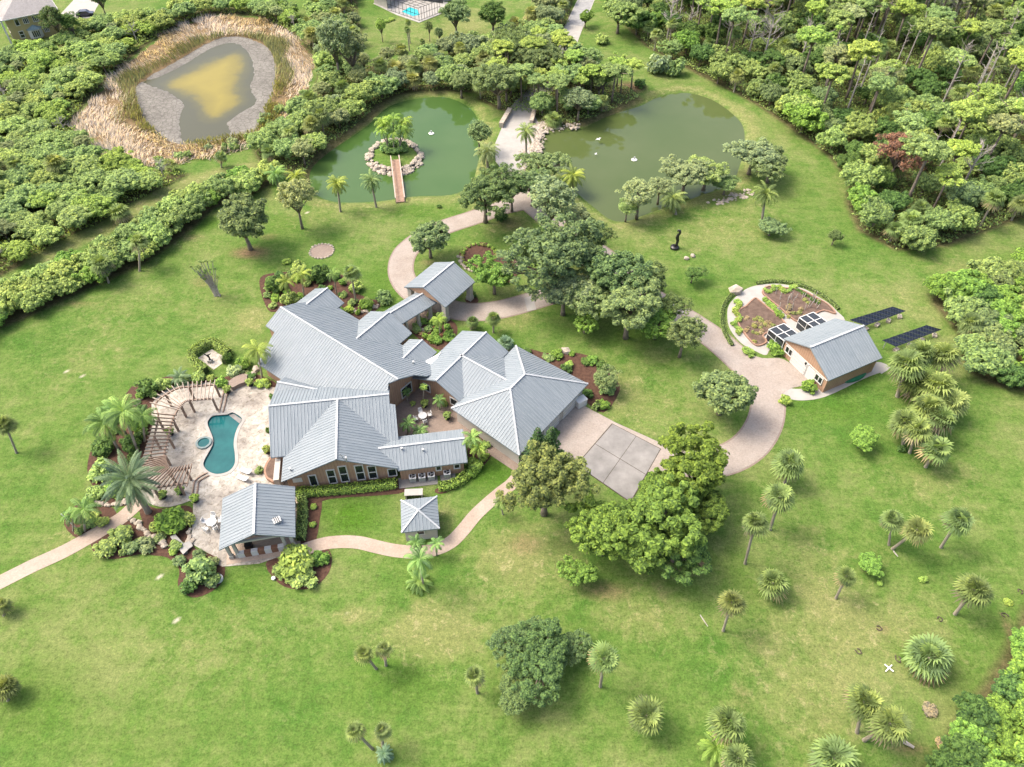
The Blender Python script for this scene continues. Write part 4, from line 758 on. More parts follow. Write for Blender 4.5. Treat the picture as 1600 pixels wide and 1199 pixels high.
# ------------------------------------------------------------------ pergola
pg = empty('pergola', (0, 0, 0), 'long curving wooden slat pergola around the left side of the pool patio', 'pergola')
ZB = 2.75
def lerp2(a, b, t): return (a[0] + (b[0] - a[0]) * t, a[1] + (b[1] - a[1]) * t)
def arc(pts, n):
    c_ = smooth_loop(pts, 8, False); L = np.cumsum([0] + [np.linalg.norm(c_[i + 1] - c_[i]) for i in range(len(c_) - 1)]); out = []
    for k in range(n): t = L[-1] * k / (n - 1); i = min(np.searchsorted(L, t, 'right') - 1, len(c_) - 2); f = (t - L[i]) / (L[i + 1] - L[i]); out.append(tuple(c_[i] * (1 - f) + c_[i + 1] * f))
    return out
OUT = arc([(336, 595), (294, 598.5)], 7)[:-1] + arc([(294, 598.5), (277, 600.5), (261.5, 608), (246, 617.5), (236, 628), (237, 638)], 10)[:-1] + arc([(240, 646), (238, 660), (233, 680), (229, 700), (224, 717)], 13)[:-1] + arc([(224, 717), (215, 730), (207, 742), (210, 755), (220, 764), (234, 767)], 12)[:-1] + arc([(234, 767), (292, 759)], 8)
INN = arc([(331, 622), (295, 625)], 7)[:-1] + arc([(295, 625), (288, 627), (281, 634), (276, 643)], 10)[:-1] + arc([(272, 649), (268, 662), (263, 682), (259, 698), (256, 713)], 13)[:-1] + arc([(256, 713), (256, 720), (258, 728), (263, 735)], 12)[:-1] + arc([(265, 735), (299, 728)], 8)
po_, pi_ = [G(x, y, ZB) for x, y in OUT], [G(x, y, ZB) for x, y in INN]
bo, bi = [], []
for k, (a, b) in enumerate(zip(po_, pi_)):
    d = (b - a).normalized(); MB().bar(a - d * .15, b + d * .35, .08, .2).build('rafter', M['pale_wood' if k < 15 else 'wood'], pg); bo.append(a + d * .6); bi.append(b - d * .1)
for L, w_ in ((bo, .16), (bi, .16)):
    mb = MB()
    for i in range(len(L) - 1): mb.bar(L[i] - Vector((0, 0, .22)), L[i + 1] - Vector((0, 0, .22)), w_, .24)
    mb.build('beam', M['wood'], pg)
for k in (0, 6, 11, 16, 21, 26, 32, 38, 43):
    for L in (bo, bi):
        k2 = min(k, len(L) - 1); p = L[k2]; MB().box((p.x, p.y, (ZB - .34) / 2), (.24, .24, ZB - .34)).build('post', M['wood'], pg)
# ------------------------------------------------------------------ rocks
ROCK = []
for s_ in range(5):
    rr_ = random.Random(40 + s_); bm = bmesh.new(); bmesh.ops.create_icosphere(bm, subdivisions=1, radius=1)
    for v in bm.verts: v.co = Vector((v.co.x * rr_.uniform(.7, 1.15), v.co.y * rr_.uniform(.6, 1.0), v.co.z * rr_.uniform(.45, .75)))
    me = bpy.data.meshes.new('rock'); bm.to_mesh(me); bm.free(); me.materials.append(M['rock']); ROCK.append(me)
def rock(p, s, parent=None, name='rock', rnd=random.Random(9)):
    o = bpy.data.objects.new(name, rnd.choice(ROCK)); o.location = p; o.scale = (s, s, s); o.rotation_euler = (rnd.uniform(-.2, .2), rnd.uniform(-.2, .2), rnd.uniform(0, 6.28)); return link(o, parent)
rnd = random.Random(21)
isle = structure(prism(ISLE, -1.4, -.2).build('island', M['mud']))
for k in range(150):
    a = rnd.uniform(0, 2 * math.pi); f = rnd.choice((1.0, 1.0, .86, .93, 1.08)); q = G(617 + 41 * f * math.cos(a), 246 + 26 * f * math.sin(a), WL)
    if abs(q.x - G(620, 262).x) < 1.1 and q.y < G(617, 255).y: continue
    rock((q.x, q.y, -.35 + (1.06 - f) * 2.4), rnd.uniform(.4, .85), isle)
rip = []
for k in range(620):   # riprap by the causeway and along the pond banks
    t = rnd.random(); b = rnd.choice([((826, 205), (858, 200)), ((822, 240), (838, 225)), ((858, 200), (900, 196)), ((1115, 318), (1175, 300)), ((815, 262), (838, 245)), ((834, 195), (860, 192)), ((838, 212), (845, 205)), ((832, 205), (838, 240)), ((846, 200), (836, 235))]); p = G(b[0][0] + (b[1][0] - b[0][0]) * t + rnd.gauss(0, 5), b[0][1] + (b[1][1] - b[0][1]) * t + rnd.gauss(0, 3)); rip.append((p, rnd.uniform(.2, .55)))
mb = MB()
for p, s in rip:
    me = rnd.choice(ROCK); a = rnd.uniform(0, 6.28); ca, sa = math.cos(a) * s, math.sin(a) * s; mb.add([(p.x + v.co.x * ca - v.co.y * sa, p.y + v.co.x * sa + v.co.y * ca, -.05 + v.co.z * s) for v in me.vertices], [tuple(f.vertices) for f in me.polygons])
stuff(tag(mb.build('riprap', M['rock']), 'pale broken riprap stone along the pond banks and causeway', 'stones'))
def rock_row(pts, n, s0, s1, label, jit=3):
    for k in range(n):
        t = k / max(1, n - 1) * (len(pts) - 1); i = min(int(t), len(pts) - 2); x = pts[i][0] + (pts[i + 1][0] - pts[i][0]) * (t - i) + rnd.uniform(-jit, jit); y = pts[i][1] + (pts[i + 1][1] - pts[i][1]) * (t - i) + rnd.uniform(-jit, jit) * .6
        p = G(x, y); s = rnd.uniform(s0, s1); tag(rock((p.x, p.y, s * .3), s, None, 'garden_rock'), label, 'rock', label)
rock_row([(150, 782), (160, 790), (185, 790), (200, 782)], 18, .25, .5, 'tan garden rock edging the palm bed left of the patio path')
rock_row([(205, 812), (220, 825), (235, 838), (252, 845), (257, 855)], 20, .3, .6, 'tan garden rock lining the dry stream below the pergola')
rock_row([(296, 830), (300, 845), (292, 855), (286, 862)], 14, .3, .55, 'pale rock heaped beside the lower patio edge')
rock_row([(215, 632), (225, 620), (238, 610), (248, 603)], 12, .35, .6, 'tan rock outside the upper pergola curve')
rock_row([(718, 402), (722, 415), (735, 424), (748, 429)], 14, .3, .5, 'tan rock edging the round bed by the porte-cochere')
rock_row([(795, 402), (808, 404), (812, 415), (806, 425)], 9, .35, .6, 'tan rock on the oak side of the round bed')
rock_row([(550, 486), (565, 490), (578, 484), (590, 478)], 11, .3, .55, 'brown rock in the planting beside the entry gable')
rock_row([(652, 515), (665, 518), (672, 510)], 7, .3, .6, 'rust coloured rock in the bed under the covered walk', 4)
rock_row([(382, 592), (398, 588), (404, 578)], 6, .4, .8, 'tan boulder at the corner bed behind the great room', 4)
rock_row([(1075, 405), (1082, 402)], 2, .5, .7, 'grey boulder on the lawn by the lakeside palm')
rock_row([(885, 552), (892, 554)], 1, .9, 1.0, 'large pale boulder in the mulch bed behind the garage')
p = G(1148, 458); tag(rock((p.x, p.y, .5), 1.3, None, 'fountain_rock'), 'big pale boulder at the head of the oval garden path', 'rock')
# round stone pad on the lawn
fp_ = empty('stone_circle', (0, 0, 0), 'round tan stone pad set in the lawn near the island bridge', 'stone pad'); c = G(503, 393)
MB().lathe([(2.0, -.05), (2.0, .06), (1.6, .1)], 24, c).build('pad', M['court'], fp_)
for k in range(22): a = k / 22 * 6.283; rock((c.x + 2.05 * math.cos(a), c.y + 2.05 * math.sin(a), .08), rnd.uniform(.22, .36), fp_, 'stone')
# ------------------------------------------------------------------ footbridge to the island
br = empty('footbridge', (0, 0, 0), 'narrow wooden footbridge with pale rails leading to the rocky island', 'bridge'); b0, b1 = G(626, 317), G(618, 253); b0.z = .15; b1.z = .45
nb_ = 46
for k in range(nb_):
    p = b0.lerp(b1, (k + .5) / nb_); q = (b1 - b0); rz = math.atan2(q.y, q.x); MB().box((p.x, p.y, p.z), ((b1 - b0).length / nb_ - .03, 1.5, .07), rz).build('plank', M['plank'], br)
sd2 = Vector((-(b1 - b0).y, (b1 - b0).x, 0)).normalized()
for s_ in (-.82, .82):
    MB().bar(b0 + sd2 * s_ - Vector((0, 0, .1)), b1 + sd2 * s_ - Vector((0, 0, .1)), .14, .28).build('stringer', M['wood'], br)
    MB().bar(b0 + sd2 * s_ + Vector((0, 0, .95)), b1 + sd2 * s_ + Vector((0, 0, .95)), .22, .08).build('handrail', M['pale_wood'], br)
    for k in range(9):
        p = b0.lerp(b1, k / 8) + sd2 * s_; MB().box((p.x, p.y, p.z - .4), (.12, .12, 2.6)).build('post', M['pale_wood'], br)
# ------------------------------------------------------------------ pond fountains and birds
for (x, y), lab in (((674, 209), 'small white floating fountain in the pond with the island'), ((991, 250), 'small white floating fountain in the pond with the tree reflections')):
    o = empty('floating_fountain', G(x, y, WL), lab, 'fountain'); MB().lathe([(.55, -.1), (.6, .08), (.4, .16), (.15, .2)], 14).build('float', M['plastic'], o); MB().lathe([(.12, .15), (.1, .6), (.16, .64)], 8).build('nozzle', M['grey_metal'], o)
def bird(p, rz, s, label):
    o = empty('egret', p, label, 'bird'); o.rotation_euler.z = rz; o.scale = (s, s, s)
    MB().tube([(-.55, 0, 0), (-.35, 0, .03), (0, 0, .02), (.25, 0, .02), (.4, 0, .08), (.52, 0, .06), (.7, 0, .03)], [.02, .07, .11, .08, .04, .045, .008], 8).build('body', M['plastic'], o, True)
    for s_ in (-1, 1): MB().add([(.2, .05 * s_, .05), (.22, .45 * s_, .18), (.0, .9 * s_, .12), (-.12, .5 * s_, .12), (-.2, .06 * s_, .04)], [(0, 1, 2, 3, 4), (4, 3, 2, 1, 0)]).build('wing', M['plastic'], o)
bird(G(935, 218, .5), 2.2, .95, 'large white egret flying low over the far pond'); bird(G(931, 241, .0), 2.6, .6, 'smaller white egret low over the far pond, nearer the house')
# ------------------------------------------------------------------ sculptures
st = empty('sculpture', G(1054, 388), 'tall black curving sculpture standing on the open lawn', 'sculpture')
MB().lathe([(.75, 0), (.75, .35), (.5, .55)], 20).build('plinth', M['black'], st); MB().tube([(0, 0, .4), (.25, 0, .8), (.35, .1, 1.5), (.12, .05, 2.2), (.2, 0, 2.8), (.42, -.05, 3.2), (.3, 0, 3.65), (.05, 0, 3.75), (-.1, 0, 3.45)], [.34, .22, .26, .32, .24, .22, .24, .18, .06], 9).build('figure', M['black'], st, True)
sc = empty('sculpture', G(329, 566), 'small dark metal sculpture inside the square hedged gravel court', 'sculpture')
MB().box((0, 0, .25), (.6, .6, .5)).build('plinth', M['pale_concrete'], sc); MB().tube([(0, 0, .5), (.1, 0, .9), (-.1, .1, 1.3), (.25, 0, 1.6), (.5, .1, 1.7)], [.16, .12, .2, .1, .05], 7).tube([(-.1, .1, 1.25), (-.5, .1, 1.5), (-.6, .1, 1.9)], [.1, .07, .03], 6).build('figure', M['black'], sc, True)
slab('gravel_court', gp([(309, 560), (331, 546), (356, 562), (334, 578)]), -.1, .035, M['patio'])
# ------------------------------------------------------------------ condensers
rzH = math.atan2(H.d.y, H.d.x)
mb = MB(); slab('condenser_pad', gp([(622, 748), (683, 742), (684, 757), (624, 764)]), -.1, .08, M['concrete']); slab('condenser_pad', gp([(687, 738), (711, 735), (712, 753), (689, 756)]), -.1, .084, M['concrete'])
for k, (x, y) in enumerate(((645.5, 751), (660, 750), (674.5, 748), (699, 744.5))):
    o = empty('condenser', G(x, y), ['grey air conditioning condenser at the hedge end of the row', 'second air conditioning condenser from the gable wall', 'third air conditioning condenser from the gable wall', 'air conditioning condenser standing alone on its own slab'][k], 'air conditioner', 'condensers behind the house'); o.rotation_euler.z = rzH; o.location.z = .08
    MB().box((0, 0, .45), (.84, .84, .8)).build('casing', M['grey_metal'], o); MB().box((0, 0, .88), (.9, .9, .06)).build('top', M['plastic'], o); MB().lathe([(.36, .905), (.36, .93)], 16).build('fan_opening', M['black'], o)
    mb = MB()
    for j in range(3): a = j * 2.09; mb.bar((0, 0, .945), (.32 * math.cos(a), .32 * math.sin(a), .945), .14, .02)
    mb.build('fan_blade', M['grey_metal'], o)
# utility box and white wall by the garage
p = G(907, 633); o = MB().box((p.x, p.y, .6), (1.5, 1.0, 1.2), .6).box((p.x, p.y, 1.23), (1.6, 1.1, .07), .6).build('utility_box', M['plastic']); tag(o, 'pale utility box at the garage corner beside a clipped hedge', 'utility box')
# ------------------------------------------------------------------ garden furniture
def table_set(p, rz, nch, r, label, parts=True):
    o = empty('patio_table', p, label, 'table'); MB().lathe([(r, .70), (r, .75)], 20).build('table_top', M['plastic'], o); MB().lathe([(.3, 0), (.06, .06), (.06, .7)], 10).build('pedestal', M['plastic'], o)
def chair(p, rz, label):
    o = empty('patio_chair', p, label, 'chair', 'white patio chairs'); o.rotation_euler.z = rz
    MB().box((0, 0, .44), (.5, .5, .05)).build('seat', M['plastic'], o); MB().bar((-.24, -.25, .75), (-.24, .25, .75), .05, .6).build('backrest', M['plastic'], o)
    for x in (-.22, .22):
        for y in (-.22, .22): MB().box((x, y, .21), (.05, .05, .42)).build('leg', M['plastic'], o)
    for y in (-.27, .27): MB().box((0, y, .64), (.46, .05, .04)).build('armrest', M['plastic'], o)
for c, lab, n, labc in ((G(661, 655), 'round white patio table in the brick courtyard', 4, 'white patio chair around the courtyard table'), (G(333, 821), 'round white patio table between pool and pavilion', 5, 'white patio chair around the table by the pavilion')):
    c.z = .07; table_set(c, 0, n, .62, lab)
    for k in range(n): a = k / n * 6.283 + .4; chair(c + Vector((1.0 * math.cos(a), 1.0 * math.sin(a), 0)), a + math.pi, labc)
for (x, y), lab in (((386, 739), 'white reclining lounger at the house end of the pool deck'), ((381, 750), 'white reclining lounger nearest the pavilion roof')):
    o = empty('sun_lounger', G(x, y, .07), lab, 'sun lounger'); o.rotation_euler.z = 2.7; MB().box((.3, 0, .34), (1.3, .62, .08)).build('seat', M['plastic'], o); MB().bar((-.3, 0, .36), (-.85, 0, .72), .62, .07).build('backrest', M['plastic'], o)
    for x2 in (-.25, .85):
        for y2 in (-.26, .26): MB().box((x2, y2, .15), (.06, .06, .3)).build('leg', M['plastic'], o)
# L-shaped pale slab by the rocks
o = empty('stone_bench', (0, 0, 0), 'weathered pale L-shaped slab bench beside the lower planting bed', 'bench'); prism(gp([(268, 842), (276, 838), (296, 862), (288, 870)]), .35, .5).build('slab', M['pale_concrete'], o); prism(gp([(288, 852), (298, 848), (303, 856), (294, 862)]), .28, .42).build('slab', M['pale_concrete'], o)
for x, y in ((273, 842), (290, 864), (298, 853)): p = G(x, y); MB().box((p.x, p.y, .18), (.5, .5, .36), .5).build('foot', M['concrete'], o)
# white ring planter
p = G(342, 906); o = MB().lathe([(.52, 0), (.55, .35), (.36, .35), (.34, .1)], 18).build('ring_planter', M['plastic']); o.location = p; tag(o, 'small white ring planter at the tip of the round shrub bed', 'planter')
p = G(428, 905); o = MB().lathe([(.2, 0), (.25, .3), (.14, .34)], 12).build('lawn_light', M['plastic']); o.location = p; tag(o, 'little white lawn light beside the clipped round bed', 'light')
# pergola wall curve by the corner: pinkish curved stone wall
wl_ = empty('curved_wall', (0, 0, 0), 'low curved pinkish wall at the top of the patio', 'wall'); prism(smooth_loop(gp([(360, 602), (370, 594), (384, 590), (388, 600), (375, 606), (364, 611)]), 4), 0, .75).build('wall', M['court'], wl_)
pl = empty('raised_planter', (0, 0, 0), 'brown raised planter curving against the house by the loungers', 'planter'); prism(smooth_loop(gp([(414, 742), (417, 728), (426, 716), (434, 715), (435, 755), (420, 753)]), 4), 0, .6).build('wall', M['terracotta'], pl); prism(smooth_loop(gp([(417, 741), (420, 729), (427, 720), (431, 719), (432, 751), (421, 750)]), 4), .5, .64).build('soil', M['soil'], pl)
# ------------------------------------------------------------------ oval kitchen garden
def g8(pts): return [(1120 + x / 8, 430 + y / 8) for x, y in pts]
slab('garden_walk', smooth_loop(gp(g8([(130, 500), (150, 380), (240, 270), (350, 185), (480, 135), (700, 108), (900, 128), (1100, 178), (1260, 270), (1400, 355), (1510, 460), (1600, 560), (1500, 640), (1100, 700), (700, 900), (620, 1000), (500, 960), (330, 870), (220, 760), (150, 640)])), 3), -.1, .028, M['pale_concrete'])
for pts, lab in (([(360, 400), (470, 300), (540, 340), (650, 430), (850, 610), (700, 700), (570, 760), (620, 840), (520, 890), (440, 850), (310, 690), (255, 570), (285, 440)], 'raised garden bed on the driveway side of the oval garden'), ([(570, 220), (640, 150), (880, 175), (1050, 195), (1250, 300), (1390, 380), (1480, 490), (1330, 450), (1170, 520), (1020, 590), (900, 520), (780, 410), (640, 300)], 'raised garden bed with stakes on the far side of the oval garden')):
    o = empty('garden_bed', (0, 0, 0), lab, 'garden bed'); L = [np.array(p[:2]) for p in smooth_loop(gp(g8(pts)), 3)]; e_ = offs(L, -.18)
    prism(L, -.05, .16).build('soil', M['soil'], o); mb = MB()
    for i in range(len(L)): a, b = L[i], L[(i + 1) % len(L)]; mb.bar((a[0], a[1], .13), (b[0], b[1], .13), .22, .28)
    mb.build('edging', M['terracotta'], o)
for k in range(26):
    x, y = rnd.uniform(720, 1260), rnd.uniform(240, 470); p = G(1120 + x / 8, 430 + y / 8); q = p + Vector((rnd.uniform(-.25, .25), rnd.uniform(-.2, .2), rnd.uniform(1.0, 1.6))); o = MB().tube([p, q], [.07, .06], 5).build('garden_stake', M['dead_wood']); tag(o, 'pale wooden stake standing in the far garden bed', 'stake', 'stakes in the far garden bed')
# ------------------------------------------------------------------ small things on the lawns
o = empty('white_cross', G(1388, 1045), 'white wooden cross lying on the grass between fan palms', 'cross'); mb = MB(); MB().bar((-.45, -.35, .12), (.45, .35, .12), .12, .1).build('beam', M['plastic'], o); MB().bar((-.35, .4, .2), (.35, -.4, .2), .12, .1).build('beam', M['plastic'], o)
def log(a, b, r, label): o = MB().tube([G(*a, r), G(*lerp2(a, b, .5), r * 1.1), G(*b, r)], [r, r * .9, r * .6], 7).build('fallen_log', M['dead_wood']); tag(o, label, 'log')
log((1396, 861), (1403, 870), .09, 'thin pale stick on the grass by the leaning pair of fan palms'); log((1094, 961), (1106, 979), .07, 'long thin fallen branch on the grass beside a fan palm'); log((1405, 1155), (1428, 1168), .22, 'dark fallen log beside the bottom fan palms')
for (x, y), lab in (((1403, 1030), 'coiled brown vine ring beside the wide fan palm'), ((1570, 962), 'brown root ring on bare ground near the right hedge'), ((1594, 925), 'dark root ring at the right edge of the lawn'), ((1468, 968), 'small dark stump on the grass below a leaning fan palm'), ((1341, 1018), 'grey stump ring in the middle of the rough grass'), ((1373, 982), 'grey flat stump patch with dark hole')):
    p = G(x, y); mb = MB(); mb.tube([(.45 * math.cos(a) * (1 + .3 * math.sin(2.3 * a + x)), .34 * math.sin(a), .08 + .06 * math.sin(3 * a)) for a in np.linspace(0, 5.2, 14)], [.06 + .04 * abs(math.sin(k * 1.7)) for k in range(14)], 6); o = mb.build('root_ring', M['dark_bark']); o.location = p; o.rotation_euler.z = x; o.scale = (.75, .75, .75); tag(o, lab, 'stump')
o = empty('bird_feeder', G(122, 828), 'thin white pole leaning in the palm bed beside the left path', 'pole'); MB().tube([(0, 0, 0), (-1.2, .6, 2.6)], .06, 6).build('pole', M['plastic'], o); MB().box((0, 0, .08), (.3, .3, .16)).build('foot', M['concrete'], o)
# parked car by the neighbour
car = empty('parked_car', G(134, 25), 'dark blue car parked behind trees by the neighbour house', 'car'); car.rotation_euler.z = .3
MB().add([(x, y, z) for y in (-.85, .85) for x, z in ((-2.1, .35), (2.1, .35), (2.15, .75), (1.2, .9), (.6, 1.42), (-1.0, 1.45), (-1.9, .95), (-2.15, .8))], [tuple(range(7, -1, -1)), tuple(range(8, 16))] + [(i, (i + 1) % 8, (i + 1) % 8 + 8, i + 8) for i in range(8)]).build('body', M['car'], car)
MB().add([(x, y, z) for y in (-.87, .87) for x, z in ((1.05, .95), (.55, 1.36), (-.95, 1.38), (-1.6, .98))], [(3, 2, 1, 0), (4, 5, 6, 7)]).build('side_glass', M['glass'], car)
for x in (-1.3, 1.35):
    for y in (-.8, .8): MB().tube([(x, y - .1, .33), (x, y + .1, .33)], .33, 14).build('wheel', M['tyre'], car)
# ------------------------------------------------------------------ plants: prototypes
def leaf_quads(C, N, S, rng, asp=0.55, up=0.0):
    """diamond leaves at C with normals N, half lengths S"""
    n = len(C); N = N / (np.linalg.norm(N, axis=1, keepdims=True) + 1e-9); R = rng.normal(size=(n, 3)); T = np.cross(N, R); T /= np.linalg.norm(T, axis=1, keepdims=True) + 1e-9; B = np.cross(N, T)
    S = S[:, None]; V = np.stack([C - T * S, C + B * S * asp, C + T * S, C - B * S * asp], 1).reshape(-1, 3); return V, np.arange(4 * n).reshape(-1, 4)
def unit(rng, n): v = rng.normal(size=(n, 3)); return v / np.linalg.norm(v, axis=1, keepdims=True)
def crown(seed, R, H, z0, nclump, per, leaf, cl=0.26, lobes=4, flat=0.0, hollow=0.55, openness=0.0):
    """leaf clumps through an uneven ellipsoid of radius R and height H whose centre is at z0"""
    rng = np.random.default_rng(seed); ld = unit(rng, lobes); ld[:, 2] = np.abs(ld[:, 2]) * .6; la = rng.uniform(.18, .62, lobes); C = []; CR = []
    while len(C) < nclump:
        d = unit(rng, 1)[0]
        if d[2] < -0.45: continue
        k = 0.60 + sum(a * max(0, d @ l) ** 4 for a, l in zip(la, ld)) - .12 * rng.random(); r = rng.uniform(hollow, 1.0) ** .6 * k
        if openness and rng.random() < openness and r > .7 and np.sin(d[0] * 9 + seed) * np.cos(d[1] * 8) > .2: continue
        C.append(d * r * np.array((R, R, H))); CR.append(R * cl * rng.uniform(.6, 1.25))
    C = np.array(C); CR = np.array(CR); C[:, 2] += z0
    m = nclump * per; ci = rng.integers(0, nclump, m); d = unit(rng, m); d[:, 2] = np.where(d[:, 2] < -.3, -d[:, 2], d[:, 2]); rr = rng.uniform(.45, 1.0, m) ** .5
    P = C[ci] + d * (CR[ci] * rr)[:, None] * np.array((1, 1, .8 - flat)); Nn = d * .8 + unit(rng, m) * .65 + np.array((0, 0, .85)); V, Fq = leaf_quads(P, Nn, leaf * rng.uniform(.6, 1.3, m), rng)
    return V, Fq, C
def limbs(seed, C, h0, r, z_base=0.0, n=9, sub=True, wob=.25):
    rng = random.Random(seed); mb = MB(); lean = Vector((rng.uniform(-.2, .2), rng.uniform(-.2, .2), 0)); top = Vector((lean.x, lean.y, h0)); mb.tube([(0, 0, -.15), (lean.x * .2, lean.y * .2, h0 * .35), (lean.x * .6, lean.y * .7, h0 * .75), top], [r * 1.35, r, r * .85, r * .75], 8)
    idx = list(range(len(C))); rng.shuffle(idx)
    for i in idx[:n]:
        e = Vector(C[i]); m1 = top.lerp(e, .4) + Vector((rng.uniform(-wob, wob), rng.uniform(-wob, wob), .25 * (e - top).length * .3)); m2 = top.lerp(e, .75) + Vector((rng.uniform(-wob, wob), rng.uniform(-wob, wob), .1)); mb.tube([top - Vector((0, 0, .2)), m1, m2, e], [r * .6, r * .42, r * .25, r * .08], 5)
    return mb
PROTO = {}
def proto_tree(kind, seed, R, H, z0, trunk_h, tr, ncl, per, leaf, name='tree', bark='bark', nl=9, **k):
    V, Fq, C = crown(seed, R, H, z0, ncl, per, leaf, **k); cm = np_mesh('crown', V, Fq, M['leaf']); tm = limbs(seed, C, trunk_h, tr, n=nl).mesh('trunk', M[bark], True)
    PROTO.setdefault(kind, []).append(dict(name=name, trunk=tm, crown=cm, R=R, zc=z0, h=z0 + H))
for s in range(4): proto_tree('oak', 100 + s, 4.2, 2.9, 5.2, 2.6, .30, 230, 80, .155, 'oak_tree', nl=16, cl=.125, lobes=8, hollow=.3)
for s in range(3): proto_tree('airy', 130 + s, 3.8, 3.0, 5.4, 2.8, .22, 160, 56, .14, 'airy_tree', nl=22, cl=.135, lobes=7, hollow=.3, openness=.6)
for s in range(3): proto_tree('lush', 160 + s, 4.2, 3.1, 5.0, 2.4, .32, 200, 76, .22, 'broadleaf_tree', nl=14, cl=.135, lobes=8, hollow=.35)
for s in range(3): proto_tree('round', 190 + s, 3.2, 2.4, 3.0, 1.4, .2, 190, 80, .135, 'round_tree', cl=.125, lobes=6, hollow=.35)
for s in range(3): proto_tree('thick', 210 + s, 3.0, 1.8, 2.1, .9, .13, 140, 84, .185, 'thicket_tree', nl=6, cl=.175, lobes=7, hollow=.35)
for s in range(3): proto_tree('seagrape', 230 + s, 2.6, 1.8, 1.5, .7, .12, 120, 80, .205, 'thicket_shrub', nl=5, cl=.175, lobes=7, hollow=.35)
for s in range(3): proto_tree('pine', 250 + s, 3.0, 1.6, 8.6, 7.2, .19, 85, 110, .17, 'pine_tree', nl=18, cl=.2, lobes=7, flat=.25, hollow=.35, openness=.4)
def bush(seed, R, H, ncl, per, leaf, **k):
    V, Fq, C = crown(seed, R, H, H * .45, ncl, per, leaf, **k); return np_mesh('foliage', V, Fq, M['leaf'])
PROTO['bush'] = [bush(300 + s, 1.0, .85, 48, 26, .13, cl=.28, lobes=5, hollow=.35) for s in range(4)]
def dead_tree(seed, h, spread):
    rg_ = random.Random(seed); mb = MB(); mb.tube([(0, 0, -.1), (.1, 0, h * .4), (.15, .1, h * .75), (.1, .2, h)], [.22, .17, .1, .03], 7)
    def br_(p, d, L, r, lv):
        m = p + d * L * .5 + Vector((rg_.uniform(-.15, .15), rg_.uniform(-.15, .15), .1)) * L; e = p + d * L + Vector((0, 0, .15 * L)); mb.tube([p, m, e], [r, r * .7, r * .25], 4)
        if lv:
            for k in range(3): br_(p.lerp(e, rg_.uniform(.35, 1)), (d + Vector((rg_.uniform(-.9, .9), rg_.uniform(-.9, .9), rg_.uniform(-.2, .6)))).normalized(), L * rg_.uniform(.4, .65), r * .55, lv - 1)
    for k in range(13):
        z = h * rg_.uniform(.35, .97); a = rg_.uniform(0, 6.28); br_(Vector((.1, .08, z)), Vector((math.cos(a), math.sin(a), rg_.uniform(.1, .8))).normalized(), spread * rg_.uniform(.5, 1) * (1.25 - z / h * .6), .075, 2)
    return mb.mesh('branches', M['dead_wood'])
PROTO['bare'] = [dead_tree(400 + s, 8.5, 2.8) for s in range(3)]
def pole_tree(seed, h):
    rg_ = random.Random(seed); mb = MB(); mb.tube([(0, 0, -.1), (.15, 0, h * .5), (.3, .1, h)], [.16, .12, .04], 6)
    for k in range(14): z = h * rg_.uniform(.45, 1); a = rg_.uniform(0, 6.28); L = rg_.uniform(.4, 1.3); b = Vector((.3 * z / h, .08 * z / h, z)); mb.tube([b, b + Vector((math.cos(a) * L, math.sin(a) * L, L * .5))], [.05, .015], 4)
    return mb.mesh('branches', M['dead_wood'])
PROTO['poles'] = [pole_tree(440 + s, 9 + s) for s in range(3)]
def rnd_mesh(name, V, Fc, R, mat):
    me = np_mesh(name, V, Fc, mat); me.attributes.new('rnd', 'FLOAT', 'POINT').data.foreach_set('value', np.asarray(R, np.float32)); return me
def fan_palm(seed, nf=38, R=1.9):
    """cabbage palm head of R metres: fans on stalks, old ones hanging"""
    rg_ = random.Random(seed); V = []; Fc = []; V2 = []; F2 = []; A1 = []; A2 = []
    for k in range(nf):
        t = (k + .5) / nf; el = math.radians(82 - 125 * t ** .8 + rg_.uniform(-16, 16)); az = k * 2.399 + rg_.uniform(-.3, .3); d = Vector((math.cos(az) * math.cos(el), math.sin(az) * math.cos(el), math.sin(el))); st = R * rg_.uniform(.26, .52); c = d * st; r = d.cross(Vector((0, 0, 1)))
        if r.length < .05: r = Vector((1, 0, 0))
        r.normalize(); u = r.cross(d).normalized(); old = t > .87; vv, ff, aa = (V2, F2, A2) if old else (V, Fc, A1); q0 = rg_.random() * (1 - .4 * t)
        b = len(vv); vv += [c * .12 + r * .025, c + r * .025, c - r * .025, c * .12 - r * .025]; ff.append((b, b + 1, b + 2, b + 3)); aa += [q0 * .5] * 4; L = R * rg_.uniform(.56, .82)
        for j in range(13):
            a = math.radians(-105 + 210 * j / 12 + rg_.uniform(-4, 4)); q = (d * math.cos(a) + r * math.sin(a)); q = (q + u * .3 * (1 - math.cos(a))).normalized(); w_ = r * math.cos(a) - d * math.sin(a); m = c + q * L * .6 - Vector((0, 0, .02)); e = c + q * L - Vector((0, 0, L * rg_.uniform(.2, .55))); b = len(vv); ww = .10 * R / 1.9
            vv += [c, m + w_ * ww, e, m - w_ * ww]; ff.append((b, b + 1, b + 2, b + 3)); x = min(1, max(0, q0 + rg_.uniform(-.12, .12))); aa += [x * .35, x, x, x]
    return rnd_mesh('crown', V, Fc, A1, M['frond']), rnd_mesh('dead_fronds', V2, F2, A2, M['frond'])
